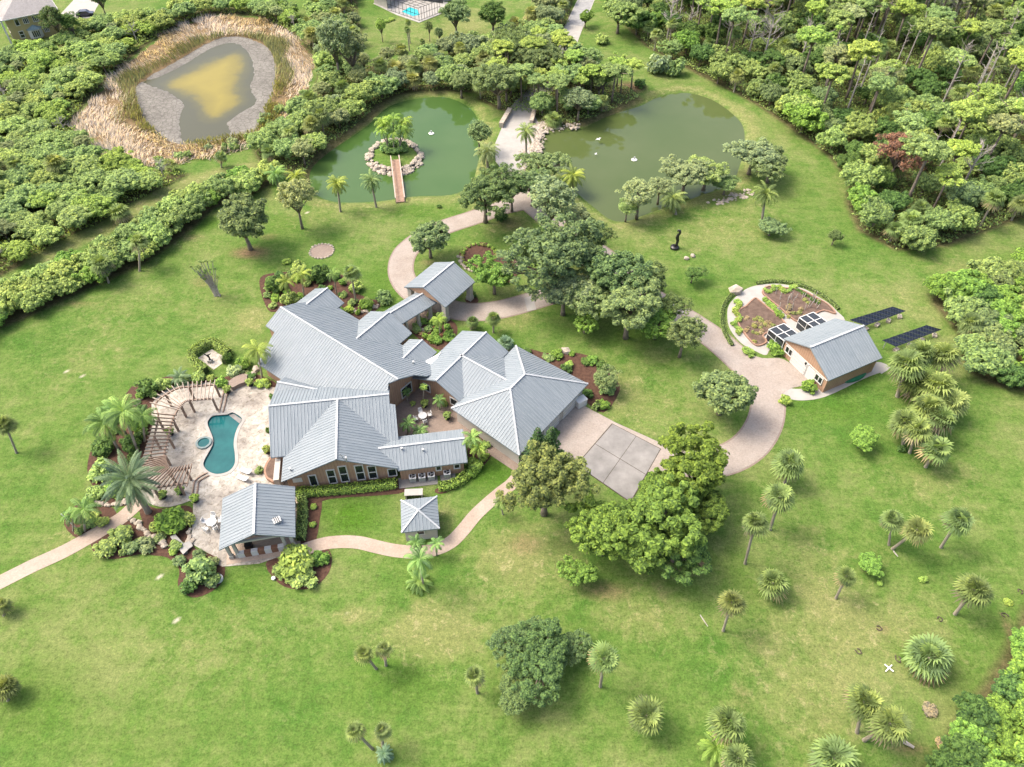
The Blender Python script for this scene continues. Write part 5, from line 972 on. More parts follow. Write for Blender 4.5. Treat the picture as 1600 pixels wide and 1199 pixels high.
def feather_palm(seed, nf, L, nl=20, droop=.9, el0=78, el1=-25, lw=.055, ll=.42):
    rg_ = random.Random(seed); V = []; Fc = []; A1 = []
    for k in range(nf):
        t = (k + .5) / nf; el = math.radians(el0 + (el1 - el0) * t + rg_.uniform(-8, 8)); az = k * 2.399 + rg_.uniform(-.25, .25); h = Vector((math.cos(az), math.sin(az), 0)); r = Vector((-h.y, h.x, 0)); Lk = L * rg_.uniform(.85, 1.1); pts = []; p = Vector((0, 0, 0)); e = el; ns = 9; q0 = rg_.random() * (1 - .4 * t)
        for i in range(ns + 1):
            pts.append(p.copy()); p = p + (h * math.cos(e) + Vector((0, 0, math.sin(e)))) * (Lk / ns); e -= droop * (1.2 / ns) * (1 + i / ns)
        for i in range(ns):
            b = len(V); w_ = .04 * (1 - i / ns) + .01; V += [pts[i] + r * w_, pts[i + 1] + r * w_ * .8, pts[i + 1] - r * w_ * .8, pts[i] - r * w_]; Fc.append((b, b + 1, b + 2, b + 3)); A1 += [min(1, q0 + .35)] * 4
        for j in range(nl):
            f = .12 + .86 * j / (nl - 1); x = f * ns; i = min(int(x), ns - 1); q = pts[i].lerp(pts[i + 1], x - i); d = (pts[i + 1] - pts[i]).normalized(); l2 = Lk * ll * math.sin(math.pi * (.15 + .8 * f)) * .5
            for s_ in (-1, 1):
                o = (r * s_ * .7 + d * .72 + Vector((0, 0, rg_.uniform(-.35, .05)))).normalized() * l2; m = q + o * .5 + Vector((0, 0, .02)); w_ = d * lw; e2 = q + o - Vector((0, 0, l2 * .35)); b = len(V); V += [q, m + w_, e2, m - w_]; Fc.append((b, b + 1, b + 2, b + 3)); x2 = min(1, max(0, q0 + rg_.uniform(-.1, .1))); A1 += [x2 * .6, x2, x2, x2]
    return rnd_mesh('crown', V, Fc, A1, M['frond'])
FAN = [fan_palm(500 + s, (34, 28, 38, 30, 32, 36, 26)[s]) for s in range(7)]
DATE = [feather_palm(520 + s, 34, 2.3, 22, 1.05, 80, -35, .05) for s in range(3)]; QUEEN = [feather_palm(540 + s, 18, 2.5, 20, 1.25, 72, -20, .06, .5) for s in range(3)]; BIGDATE = feather_palm(560, 52, 3.7, 34, .75, 82, -38, .05, .34)
def palm_trunk_mesh(r0, r1, n=9):
    mb = MB(); P = [(0, 0, k / n) for k in range(n + 1)]; mb.tube(P, [r0 * (1.25 if k == 0 else 1) + (r1 - r0) * k / n + (.012 if k % 2 else 0) for k in range(n + 1)], 9); return mb.mesh('trunk', M['palm_bark'], True)
TRUNK = palm_trunk_mesh(.19, .17); THIN = palm_trunk_mesh(.13, .10)
PAL = dict(oak=(0.190, 0.268, 0.105), oakd=(.135, .205, .072), grey=(0.242, 0.310, 0.145), bright=(0.195, 0.335, 0.065), olive=(0.263, 0.376, 0.127), lime=(0.296, 0.435, 0.095), deep=(.105, .190, .050), thick=(.310, .420, .120), thick2=(.245, .350, .112), yellow=(0.331, 0.446, 0.106), pale=(0.299, 0.365, 0.160), sabal=(.235, .320, .105), sabal2=(.270, .335, .115), sabaly=(.300, .325, .110), date=(0.257, 0.349, 0.129), datey=(0.304, 0.398, 0.097), queen=(0.234, 0.385, 0.123), blue=(0.210, 0.325, 0.203), red=(.27, .150, .095), tan=(.34, .28, .16))
vr = random.Random(77)
def jig(c, a=.14):
    k = 1 + vr.uniform(-a, a); h = vr.uniform(-a, a) * .5; return (c[0] * k * (1 + h), c[1] * k, c[2] * k * (1 - h), 1)
def child(name, me, parent, col=None, loc=(0, 0, 0), sc=(1, 1, 1), rot=(0, 0, 0)):
    o = bpy.data.objects.new(name, me); o.location = loc; o.scale = sc; o.rotation_euler = rot
    if col: o.color = col
    return link(o, parent)
def put_tree(kind, xy, s, sz, col, label, cat='tree', group=None, var=None, rz=None):
    p = PROTO[kind][vr.randrange(len(PROTO[kind])) if var is None else var % len(PROTO[kind])]; e = empty(p['name'], (xy[0], xy[1], xy[2] if len(xy) > 2 else 0), label, cat, group); e.rotation_euler.z = vr.uniform(0, 6.28) if rz is None else rz; e.scale = (s, s, sz)
    child('trunk', p['trunk'], e); child('crown', p['crown'], e, jig(PAL[col] if isinstance(col, str) else col)); return e
def tree(kind, cx, cy, rpx, col, label, group=None, hz=1.0, var=None):
    """tree whose crown the photo shows centred at cx,cy with half width rpx"""
    p = PROTO[kind][0]; s = 1.0
    for _ in range(6): q = G(cx, cy, p['zc'] * s * hz); s = rpx * depth(q) / F / p['R']
    return put_tree(kind, (q.x, q.y), s, s * hz, col, label, 'tree', group, var)
def put_bush(p, s, sz, col, label, group=None, cat='shrub', name='shrub', parent=None):
    o = child(name, vr.choice(PROTO['bush']), parent, jig(PAL[col] if isinstance(col, str) else col), p, (s, s, sz), (0, 0, vr.uniform(0, 6.28)))
    if parent is None: tag(o, label, cat, group)
    return o
def bushpx(cx, cy, rpx, col, label, group=None, hz=1.0, name='shrub', cat='shrub'):
    s = 1.0
    for _ in range(4): q = G(cx, cy, .5 * s * hz); s = rpx * depth(q) / F
    return put_bush((q.x, q.y, 0), s, s * hz, col, label, group, cat, name)
def palm(kind, cx, cy, rpx, label, base=None, col=None, h=None, group=None, zg=0.0):
    """palm whose head is at pixel cx,cy with half width rpx; base = pixel of its foot, or h = height"""
    if base:
        b = G(*base, zg); best = min((math.hypot(G(cx, cy, z).x - b.x, (G(cx, cy, z).y - b.y)), z) for z in np.arange(.6, 13, .1)); h = best[1]; top = G(cx, cy, h)
    else: top = G(cx, cy, zg + h); b = Vector((top.x + vr.uniform(-.25, .25) * h * .2, top.y + vr.uniform(-.2, .2) * h * .2, zg)); h = h + zg
    rm = rpx * depth(top) / F; nm = {'fan': 'fan_palm', 'date': 'date_palm', 'queen': 'feather_palm', 'big': 'date_palm', 'cycad': 'cycad'}[kind]; e = empty(nm, b, label, 'palm tree', group); ax = top - b; L = ax.length
    q = ax.to_track_quat('Z', 'Y').to_euler(); tm, tr = (THIN, 1) if kind == 'queen' else (TRUNK, 1.0 if kind == 'fan' else .95)
    k = max(.75, min(1.35, rm / 2.0)) * (1.5 if kind == 'big' else 1)
    if L > .5: child('trunk', tm, e, None, (0, 0, -.1), (k, k, L + .1), q)
    r3 = (vr.uniform(-.3, .3), vr.uniform(-.3, .3), vr.uniform(0, 6.28))
    if kind == 'fan':
        c, dd_ = vr.choice(FAN); s = rm / 1.95; child('crown', c, e, jig(PAL[col or vr.choice(('sabal', 'sabal', 'sabal2'))]), ax, (s, s, s * 1.0), r3); child('dead_fronds', dd_, e, jig(PAL['tan']), ax, (s, s, s), r3)
    elif kind == 'date': child('crown', vr.choice(DATE), e, jig(PAL[col or 'date']), ax, (rm / 2.0,) * 3, r3)
    elif kind == 'big': child('crown', BIGDATE, e, jig(PAL[col or 'blue']), ax, (rm / 3.3,) * 3, r3)
    elif kind == 'cycad': child('crown', vr.choice(DATE), e, jig(PAL[col or 'blue']), ax, (rm / 2.0,) * 3, r3)
    else: child('crown', vr.choice(QUEEN), e, jig(PAL[col or 'queen']), ax, (rm / 2.2,) * 3, r3)
    return e
# ------------------------------------------------------------------ trees one can point to
T = [('round', 378, 345, 54, 'oak', 'rounded dark green tree on the left lawn near the tall hedge', 1.1), ('airy', 460, 306, 38, 'pale', 'pale airy tree at the corner of the island pond', 1.15),
 ('oak', 757, 300, 46, 'oakd', 'dark spreading oak over the drive in front of the island pond', 1.0), ('airy', 800, 290, 34, 'oakd', 'open oak beside the causeway end of the drive', 1.0), ('airy', 862, 312, 52, 'grey', 'pale green oak hanging over the drive below the far pond', 1.0),
 ('round', 670, 372, 41, 'oak', 'rounded tree standing inside the loop of the drive', 1.0), ('lush', 772, 430, 32, 'bright', 'bright green tree in the round bed by the porte-cochere', 1.0),
 ('oak', 925, 458, 44, 'oak', 'grey-green oak filling the middle of the drive canopy', .95), ('airy', 1050, 478, 34, 'oakd', 'dark open oak over the drive near the pale band', .9), ('airy', 832, 285, 34, 'oak', 'open oak between the causeway and the golden date palm', .9), ('oak', 900, 335, 30, 'grey', 'pale oak where the drive leaves the far pond', .8), ('oak', 916, 378, 42, 'oakd', 'dark oak over the drive nearest the far pond lawn', .9), ('oak', 1012, 440, 38, 'oakd', 'dark oak at the lawn end of the drive canopy', .9), ('oak', 1028, 500, 40, 'bright', 'bright oak between the drive canopy and the leaning green tree', .8), ('oak', 866, 402, 70, (.175, .245, .095), 'large grey-green oak beside the drive behind the house', 1.05), ('oak', 955, 425, 60, 'oakd', 'dark oak over the drive next to the large grey-green oak', 1.0), ('oak', 882, 452, 48, 'grey', 'grey-green oak at the end of the loop drive', .9), ('oak', 985, 478, 56, 'oak', 'light oak on the house side of the drive', 1.0), ('lush', 915, 500, 23, 'bright', 'small bright tree under the oaks on the side lawn', 1.0), ('airy', 1070, 520, 42, 'oak', 'open green tree leaning over the drive near the oval garden', .9),
 ('round', 1134, 612, 55, 'oak', 'rounded grey-green tree inside the bend of the driveway', 1.05), ('oak', 853, 750, 68, (.20, .255, .085), 'olive green oak at the garage corner beside the parking pad', 1.15),
 ('lush', 1022, 765, 38, (.15, .25, .05), 'green tree of the clump overhanging the parking pad edge', 1.0), ('lush', 1000, 852, 50, (.145, .24, .05), 'green tree at the lower middle of the clump by the parking pad', 1.0), ('lush', 1112, 800, 42, (.145, .24, .05), 'green tree at the right flank of the clump by the parking pad', 1.0), ('lush', 1092, 738, 62, (.17, .27, .05), 'big bright green tree at the driveway end of the parking pad', 1.1), ('lush', 1030, 800, 66, (.135, .235, .05), 'big dense green tree in the middle of the clump by the parking pad', 1.1), ('lush', 945, 828, 58, (.17, .27, .05), 'big bright green tree at the lawn end of the clump by the parking pad', 1.05), ('lush', 1060, 850, 48, 'deep', 'lower dark green tree at the foot of the clump by the parking pad', .9), ('lush', 908, 895, 26, 'bright', 'small leafy tree hanging off the clump toward the back lawn', .9),
 ('oak', 812, 998, 40, 'oakd', 'upper part of the dark oak pair on the back lawn', .8), ('oak', 886, 1008, 30, 'oakd', 'branch clump reaching right from the lone back lawn oak', .7), ('oak', 850, 1035, 52, (.105, .175, .055), 'dark irregular oak alone on the back lawn', .8), ('oak', 806, 1088, 40, 'oakd', 'lower dark oak growing beside the lone back lawn oak', .75),
 ('round', 1348, 685, 29, 'bright', 'small round bright tree below the workshop', .8), ('round', 1360, 883, 25, 'bright', 'small lime green tree among the leaning fan palms', .8), ('lush', 1305, 369, 12, 'oakd', 'tiny lone tree on the far lawn beside the woods', 1.2), ('airy', 1083, 427, 20, 'deep', 'scraggly small tree on the lawn near the black sculpture', .7),
 ('airy', 1000, 303, 40, 'pale', 'pale scrubby tree leaning over the near shore of the far pond', .8), ('airy', 980, 325, 22, 'olive', 'low olive tree at the lawn corner of the far pond', .8), ('airy', 1032, 292, 28, 'grey', 'grey scrub tree between the lakeside trees and the shore palm', .8), ('oak', 1134, 288, 22, 'olive', 'small olive tree at the rocky shore of the far pond', .7), ('oak', 1072, 272, 42, 'grey', 'grey-green waterside tree left of the shore palm', .75), ('oak', 1105, 268, 36, 'olive', 'olive waterside tree right of the shore palm', .75), ('oak', 1178, 240, 40, 'grey', 'grey-green tree at the right end of the far pond', .75), ('oak', 1206, 258, 34, 'oak', 'green tree on the lawn at the right end of the far pond', .75), ('round', 1205, 356, 26, 'oak', 'low rounded thicket tree at the foot of the lawn palm', .6),
 ('airy', 945, 592, 29, 'oak', 'open branching tree in the mulch bed behind the garage', .7), ('oak', 712, 22, 28, 'oak', 'shady oak on the neighbouring lawn by the screened pool', 1.1), ('oak', 770, 20, 30, 'deep', 'dark oak at the top between the neighbouring lawn and the road', 1.0), ('lush', 915, 28, 12, 'bright', 'small bright tree standing beside the approach road', 1.1),
 ('airy', 595, 40, 12, 'lime', 'slim young yellow-green tree on the neighbouring lawn', 1.5), ('airy', 670, 42, 10, 'oak', 'slim young tree on the neighbouring lawn nearest the screened pool', 1.6), ('airy', 686, 52, 10, 'oak', 'slim young tree on the neighbouring lawn beside its twin', 1.5), ('airy', 520, 60, 40, 'grey', 'tall grey half-bare tree between the marsh and the neighbouring lawn', 1.3), ('airy', 548, 75, 34, 'grey', 'second grey half-bare tree leaning toward the neighbouring lawn', 1.2), ('airy', 82, 28, 24, 'oakd', 'dark open tree in front of the mustard neighbour house', 1.2), ('airy', 108, 35, 20, 'deep', 'dark tree at the corner of the neighbour driveway', 1.1), ('oak', 838, 92, 34, 'oak', 'rounded oak left of the approach road', .9), ('oak', 908, 100, 28, 'grey', 'grey-green oak where the approach road disappears', .9), ('airy', 938, 124, 28, 'olive', 'olive tree on the bank behind the far pond', .9), ('oak', 798, 66, 34, 'oakd', 'dark oak between the neighbouring lawn and the pond grove', .9), ('lush', 968, 20, 30, 'thick2', 'broad bright tree right of the approach road top', .9), ('oak', 720, 128, 26, 'oak', 'oak on the back shore of the island pond', .8), ('airy', 748, 207, 28, 'oak', 'open oak overhanging the left parapet of the causeway', .9), ('oak', 848, 255, 34, 'oak', 'green oak on the far pond bank below the causeway', .8), ('oak', 780, 125, 42, 'oak', 'big rounded grey-green oak above the causeway', .9), ('airy', 155, -4, 20, 'oakd', 'dark bent tree beside the white neighbour driveway', 1.2)]
for t in T: tree(t[0], t[1], t[2], t[3], t[4], t[5], hz=t[6])
tree('airy', 1408, 234, 44, 'red', 'dead tree with rusty red top at the edge of the right woods', hz=1.0)
# two small conifers
def conifer(cx, by, h, label):
    rg_ = np.random.default_rng(int(cx)); b = G(cx, by); e = empty('conifer', b, label, 'tree'); child('trunk', TRUNK, e, None, (0, 0, 0), (.7, .7, h)); V = []; Fc = []
    for i in range(13):
        z = h * (.12 + .86 * i / 12); R = (h - z) * .30 + .15; nb2 = 9
        for k in range(nb2):
            a = k / nb2 * 6.283 + i * .5; d = np.array((math.cos(a), math.sin(a), .28)); P = np.linspace(.12, 1, 9)[:, None] * d * R + np.array((0, 0, z)); P = np.repeat(P, 4, 0) + rg_.normal(0, .05, (36, 3)); v, f = leaf_quads(P, rg_.normal(size=(36, 3)) * .4 + np.array((0, 0, 1)), np.full(36, .14), rg_); Fc.append(f + sum(len(x) for x in V)); V.append(v)
    child('crown', np_mesh('crown', np.concatenate(V), np.concatenate(Fc), M['leaf']), e, (.08, .15, .055, 1))
conifer(838, 736, 8.6, 'dark little conifer standing left of its twin at the garage corner'); conifer(858, 730, 8.0, 'dark little conifer standing right of its twin at the garage corner')
# ------------------------------------------------------------------ palms
FP = [  # cabbage palms: head px, half width, foot px
 (1234, 725, 26, (1226, 756), 'cabbage palm at the top of the line beside the big tree clump'), (1219, 776, 26, (1203, 828), 'second cabbage palm down the line beside the big tree clump'), (1180, 817, 23, (1164, 881), 'slim-trunked cabbage palm nearest the big tree clump'), (1208, 911, 26, (1207, 930), 'short cabbage palm with its head close to the grass'), (1143, 941, 23, (1130, 986), 'cabbage palm with pale leaning trunk below the tree clump'),
 (1394, 812, 20, (1389, 852), 'left palm of the crossing pair on the right lawn'), (1433, 828, 24, (1394, 858), 'right palm of the crossing pair on the right lawn, leaning far'), (1497, 813, 24, (1470, 856), 'leaning cabbage palm right of the crossing pair'), (1323, 900, 18, (1306, 935), 'thin cabbage palm leaning beside the small lime tree'), (1522, 921, 29, (1492, 960), 'leaning cabbage palm at the right edge of the lawn'), (1452, 1028, 37, (1448, 1050), 'broad low cabbage palm with dead fronds near the white cross'),
 (1350, 1097, 30, (1339, 1145), 'left palm of the leaning pair near the bottom hedge'), (1391, 1131, 33, (1350, 1157), 'right palm of the leaning pair near the bottom hedge'), (1303, 1185, 38, (1302, 1215), 'large cabbage palm head cut by the bottom edge'), (1137, 1130, 32, (1135, 1165), 'cabbage palm above the strappy plant at the bottom'), (1154, 1185, 27, (1150, 1215), 'green cabbage palm at the bottom edge beside the strappy plant'),
 (944, 1029, 26, (938, 1073), 'cabbage palm beside the lone back lawn oak'), (1010, 1118, 31, (1010, 1140), 'dense round cabbage palm low on the back lawn'), (741, 1056, 18, (746, 1083), 'yellowish cabbage palm touching the left of the back lawn oak'),
 (568, 1021, 17, (588, 1045), 'left palm of the small pair on the back lawn'), (600, 1014, 15, (603, 1040), 'right palm of the small pair on the back lawn'), (554, 1142, 17, (582, 1170), 'leaning small palm near the bottom of the back lawn'), (597, 1142, 15, (598, 1166), 'upright small palm near the bottom of the back lawn'),
 (8, 1074, 22, (12, 1095), 'cabbage palm at the left edge, low in the picture'), (2, 945, 16, (6, 962), 'small palm head at the left edge above the lower palm'), (8, 664, 18, (26, 708), 'leaning palm at the left edge level with the pool'),
 (1416, 570, 30, (1402, 620), 'fan palm at the workshop end of the palm clump'), (1438, 552, 24, (1430, 600), 'fan palm behind the front of the palm clump'), (1475, 555, 26, (1470, 600), 'fan palm at the far top of the palm clump'), (1430, 598, 28, (1414, 618), 'fan palm leaning over the stone path in the clump'), (1466, 605, 30, (1455, 640), 'fan palm in the centre of the palm clump'), (1450, 640, 28, (1445, 675), 'fan palm below the centre of the palm clump'), (1488, 628, 27, (1484, 660), 'fan palm on the right side of the palm clump'), (1470, 655, 26, (1462, 690), 'fan palm on the lower right of the palm clump'), (1414, 660, 25, (1411, 696), 'fan palm on the lower left of the palm clump'), (1434, 672, 24, (1421, 708), 'fan palm second from the bottom of the palm clump'), (1463, 702, 26, (1446, 730), 'fan palm at the very bottom of the palm clump'),
 (158, 412, 18, (170, 442), 'pale cabbage palm at the foot of the tall left hedge'), (217, 378, 17, (218, 424), 'taller cabbage palm against the tall left hedge'), (187, 332, 18, (188, 350), 'squat pale cabbage palm on the grassy trail'), (266, 258, 12, (268, 268), 'ragged dark palm below the marsh reeds'), (345, 245, 11, (346, 262), 'thin palm at the right of the marsh reeds'), (1517, 506, 21, (1516, 530), 'round cabbage palm head buried in the right thicket'), (549, 428, 16, (556, 472), 'fan palm with pale trunk beside the far gable of the house'), (738, 503, 11, (736, 515), 'small fan palm by the loop drive curve'), (771, 497, 13, (771, 520), 'taller fan palm by the loop drive curve'), (866, 187, 16, (866, 196), 'fan palm at the causeway rocks'), (636, 46, 6, (640, 80), 'thin palm on the neighbouring lawn'), (637, 35, 6, (641, 68), 'thin palm behind another on the neighbouring lawn'), (628, 72, 5, (628, 92), 'tiny palm on the neighbouring lawn near the hedge'), (660, 65, 5, (661, 82), 'tiny palm right of the thin pair on the neighbouring lawn')]
for f in FP: palm('fan', f[0], f[1], f[2], f[4], base=f[3], group='cabbage palms')
palm('fan', 790, 498 + 38, 15, 'low fan palm between the loop drive and the right wing roof', h=.8, col='blue')
DP = [('date', 527, 288, 18, (532, 331), 'datey', 'yellowish date palm on the near bank of the island pond'), ('date', 580, 283, 18, (588, 324), 'date', 'green date palm on the near bank beside the yellowish one'), ('date', 895, 276, 21, (895, 302), 'datey', 'golden date palm at the corner of the far pond'), ('date', 1052, 311, 22, (1056, 335), 'date', 'date palm in the shrubs on the near shore of the far pond'), ('date', 822, 206, 19, (822, 245), 'date', 'date palm standing on the causeway'), ('date', 761, 238, 21, (762, 262), 'pale', 'date palm on the left of the causeway'), ('date', 432, 273, 18, (435, 296), 'queen', 'date palm left of the pale airy tree'), ('date', 463, 277, 18, (466, 300), 'datey', 'yellow date palm just behind the pale airy tree'), ('date', 1196, 303, 22, (1190, 351), 'sabal', 'feathery palm alone on the lawn near the woods'),
 ('big', 203, 752, 47, (232, 800), 'blue', 'large silvery date palm overhanging the pergola'), ('queen', 402, 548, 25, (410, 592), 'datey', 'golden feather palm at the corner of the great room'), ('queen', 447, 440, 17, (452, 470), 'datey', 'golden feather palm at the left of the bed behind the house'), ('queen', 471, 430, 19, (475, 464), 'datey', 'second golden feather palm in the bed behind the house'), ('queen', 521, 428, 14, (526, 460), 'queen', 'slim feather palm with white trunk behind the far gable'),
 ('queen', 163, 662, 34, (185, 702), 'queen', 'feather palm at the left of the pergola palm group'), ('queen', 192, 643, 36, (215, 705), 'queen', 'tallest feather palm of the pergola palm group'), ('queen', 178, 640, 26, (198, 680), 'queen', 'feather palm at the back of the pergola palm group'), ('queen', 222, 650, 26, (226, 690), 'queen', 'feather palm nearest the pergola rafters'), ('queen', 130, 797, 28, (132, 830), 'queen', 'feather palm in the bed beside the left path'), ('queen', 112, 805, 18, (114, 830), 'queen', 'smaller feather palm in the bed beside the left path'),
 ('queen', 685, 499, 15, (688, 523), 'lime', 'multi-stemmed feather palm in the entry bed'), ('queen', 655, 875, 28, (662, 918), 'queen', 'feather palm right of the path on the back lawn'), ('queen', 650, 848, 16, (655, 868), 'queen', 'feather palm just below the pump house'), ('queen', 682, 850, 15, (682, 868), 'queen', 'feather palm at the path bend below the pump house'), ('queen', 782, 785, 15, (786, 804), 'sabal', 'small feather palm beside the path near the olive oak'), ('queen', 662, 604, 8, (661, 632), 'lime', 'slender palm against the courtyard wall'), ('queen', 635, 612, 9, (636, 628), 'queen', 'slender palm by the courtyard window'), ('queen', 686, 625, 13, (686, 640), 'queen', 'palm in the courtyard bed by the right wing'), ('queen', 637, 662, 17, (637, 680), 'queen', 'leafy palm at the pool wing side of the courtyard'), ('queen', 657, 672, 15, (657, 684), 'queen', 'leafy palm at the low end of the courtyard'), ('queen', 738, 685, 20, (740, 712), 'queen', 'feather palm between the side extension and the garage wall'), ('queen', 748, 700, 18, (750, 722), 'lime', 'lime feather palm between the side extension and the garage wall'),
 ('cycad', 282, 592, 19, (282, 597), 'blue', 'spiky blue-green cycad behind the top of the pergola'), ('cycad', 601, 1178, 16, (601, 1182), 'blue', 'low cycad at the foot of the small bottom palm'), ('cycad', 655, 910, 22, (655, 914), 'queen', 'low arching plant at the foot of the back lawn palm')]
for k, x, y, r, b, c, lab in DP: palm(k, x, y, r, lab, base=b, col=c)
for k in range(8):
    a = k / 8 * 6.28; palm('queen', 615 + 26 * math.cos(a) * (.5 + .5 * (k % 2)), 197 + 11 * math.sin(a), 15, 'golden palm in the cluster on the rocky island', base=(615 + 9 * math.cos(a), 232 + 4 * math.sin(a)), col='lime', group='island palms', zg=.3)
for k in range(9):
    a = k / 9 * 6.28; q = G(616 + 16 * math.cos(a), 233 + 6 * math.sin(a), .3); put_bush((q.x, q.y, .25), 1.2, 1.1, 'queen', 'leafy shrub at the foot of the island palms', 'shrubs on the island')
palm('cycad', 1120, 1168, 30, 'spiky strap-leaved plant at the bottom between two cabbage palms', base=(1120, 1176), col='lime')
# spiky many-stemmed succulent on the left lawn
eu = empty('candelabra_plant', G(340, 462), 'leggy many-stemmed succulent on the left lawn', 'succulent')
for k in range(22):
    a = vr.uniform(-2.2, 1.6) + math.pi / 2 * .3; L = vr.uniform(3.5, 6.5); tx = -2.4 + 3.2 * (k / 21) + vr.uniform(-.5, .5); e = Vector((tx * .95, vr.uniform(-.6, 1.2), L)); m = Vector((e.x * .35, e.y * .3, L * .45)); MB().tube([(vr.uniform(-.5, .5), vr.uniform(-.3, .3), 0), m, e], [.08, .065, .05], 6).build('stem', M['dead_wood'], eu)
    child('leaf_tuft', PROTO['bush'][k % 3], eu, jig(PAL['thick2']), tuple(e), (.34, .34, .3))
# ------------------------------------------------------------------ woods and thickets
def fill(poly, rmin, seed, shrink=0.0):
    rg_ = np.random.default_rng(seed); q = np.array(poly); lo, hi = q.min(0), q.max(0); pts = []; cell = {}; n = int((hi - lo).prod() / (rmin * rmin) * 9); P = rg_.uniform(lo, hi, (n, 2)); P = P[inside(P, poly)]
    if shrink > 0: P = P[sdf(P, poly) < -shrink]
    for p in P:
        c = (int(p[0] // rmin), int(p[1] // rmin))
        if all(np.hypot(*(p - o)) >= rmin for i in (-1, 0, 1) for j in (-1, 0, 1) for o in cell.get((c[0] + i, c[1] + j), ())): cell.setdefault(c, []).append(p); pts.append(p)
    return pts
def blocked(p, extra=()): return False
wr = random.Random(13)
CN = dict(thick='bright green', thick2='mid green', olive='olive', lime='yellow-green', pale='pale', grey='grey-green', bright='bright green', deep='dark green', yellow='yellowish', oak='green', sabal='green', sabal2='yellowish', sabaly='golden')
KN = dict(thick='bushy tree', airy='open-crowned tree', pine='flat-topped pine', lush='broadleaf tree', seagrape='glossy shrub', sabal='fan palm', bare='leafless grey tree', poles='slim dead pine trunk')
def pixel(x, y, z=2.0):
    d = y * cP + (CAMH - z) * sP; return 800 + F * x / d, 599.5 + F * (-(z - CAMH) * cP - y * sP) / d
def place(zone, x, y):
    px, py = pixel(x, y)
    if zone == 'Z1': return ('by the neighbour house' if py < 130 and px < 150 else 'above the marsh' if py < 70 else 'left of the reeds' if py < 230 else 'beside the grassy trail') + ', in the left thicket'
    if zone == 'Z2': return 'in the tall left hedge, ' + ('at the picture edge' if px < 90 else 'behind the two cabbage palms' if px < 235 else 'toward the pale airy tree')
    if zone == 'Z3': return ('between the marsh and the island pond' if px < 560 else 'along the back shore of the island pond' if px < 740 else 'beside the approach road') 
    if zone == 'Z4': return 'in the grove between the two ponds'
    if zone == 'Z5': return ('at the top edge' if py < 70 else 'deep' if py < 190 else 'low down') + ' in the right woods, ' + ('above the far pond' if px < 1180 else 'toward the middle' if px < 1400 else 'toward the right edge')
    if zone == 'Z6': return 'in the right edge thicket, ' + ('upper half' if py < 510 else 'lower half')
    return 'in the hedge at the bottom right corner'
def wood(zone, rmin, seed, mix, label, group, shrink=1.2):
    n = 0
    for p in fill(ZG[zone], rmin, seed, shrink):
        k = wr.random(); acc = 0
        for (w_, kind, lo, hi, hz, cols) in mix:
            acc += w_
            if k < acc: break
        if zone in ('Z3', 'Z4', 'Z5') and float(min(sdf(np.array([p]), P1)[0], sdf(np.array([p]), P2_)[0])) < 1.0: continue
        if zone == 'Z5' and -float(sdf(np.array([p]), ZG['Z5'])[0]) < 10 and kind in ('pine', 'poles', 'bare') and wr.random() < .8:
            kind, lo, hi, hz, cols = wr.choice([('thick', 1.0, 1.45, 1.2, ('thick2', 'bright', 'deep')), ('seagrape', 1.0, 1.4, 1.2, ('bright', 'thick2', 'thick')), ('sabal', 2.0, 4.0, 1, ('sabal', 'sabal2'))])
        s = wr.uniform(lo, hi); col = wr.choice(cols) if cols else None
        lab = ((CN[col] + ' ') if col else '') + KN[kind] + ' ' + place(zone, p[0], p[1])
        if kind == 'sabal':
            h = s; e = empty('fan_palm', (p[0], p[1], 0), lab, 'palm tree', lab); child('trunk', TRUNK, e, None, (0, 0, -.1), (.95, .95, h)); c, dd_ = wr.choice(FAN); s2 = wr.uniform(.85, 1.2); r3 = (0, 0, wr.uniform(0, 6.28)); child('crown', c, e, jig(PAL[col]), (0, 0, h), (s2,) * 3, r3); child('dead_fronds', dd_, e, jig(PAL['tan']), (0, 0, h), (s2,) * 3, r3)
        elif kind in ('bare', 'poles'):
            o = child('bare_tree', wr.choice(PROTO[kind]), None, None, (p[0], p[1], 0), (s, s, s * hz), (0, 0, wr.uniform(0, 6.28))); tag(o, lab, 'tree', lab)
        else: put_tree(kind, (p[0], p[1]), s, s * hz, col, lab, 'shrub' if kind == 'seagrape' else 'tree', lab)
        n += 1
    return n
print('Z1', wood('Z1', 3.2, 1, [(.74, 'thick', .85, 1.35, .9, ('thick', 'thick', 'thick2', 'olive', 'lime')), (.16, 'airy', .5, .75, .75, ('pale', 'thick2', 'grey')), (.06, 'bare', .5, .7, .8, ()), (.04, 'sabal', 2.5, 4.0, 1, ('sabal2', 'sabal'))], 'leafy tree in the dense thicket left of the marsh', 'thicket left of the marsh'))
print('Z2', wood('Z2', 2.3, 2, [(.96, 'seagrape', .85, 1.2, 1.15, ('thick', 'thick', 'bright', 'thick2')), (.04, 'bare', .45, .6, .8, ())], 'glossy shrub in the tall hedge along the left lawn', 'tall hedge along the left lawn', .5))
print('Z3', wood('Z3', 3.5, 3, [(.48, 'thick', .85, 1.35, 1.05, ('thick2', 'grey', 'thick', 'olive')), (.22, 'airy', .6, .9, .8, ('grey', 'pale', 'olive')), (.30, 'sabal', 2.2, 4.5, 1, ('sabal', 'sabal2', 'sabaly'))], 'green tree in the belt between the marsh and the island pond', 'belt around the island pond'))
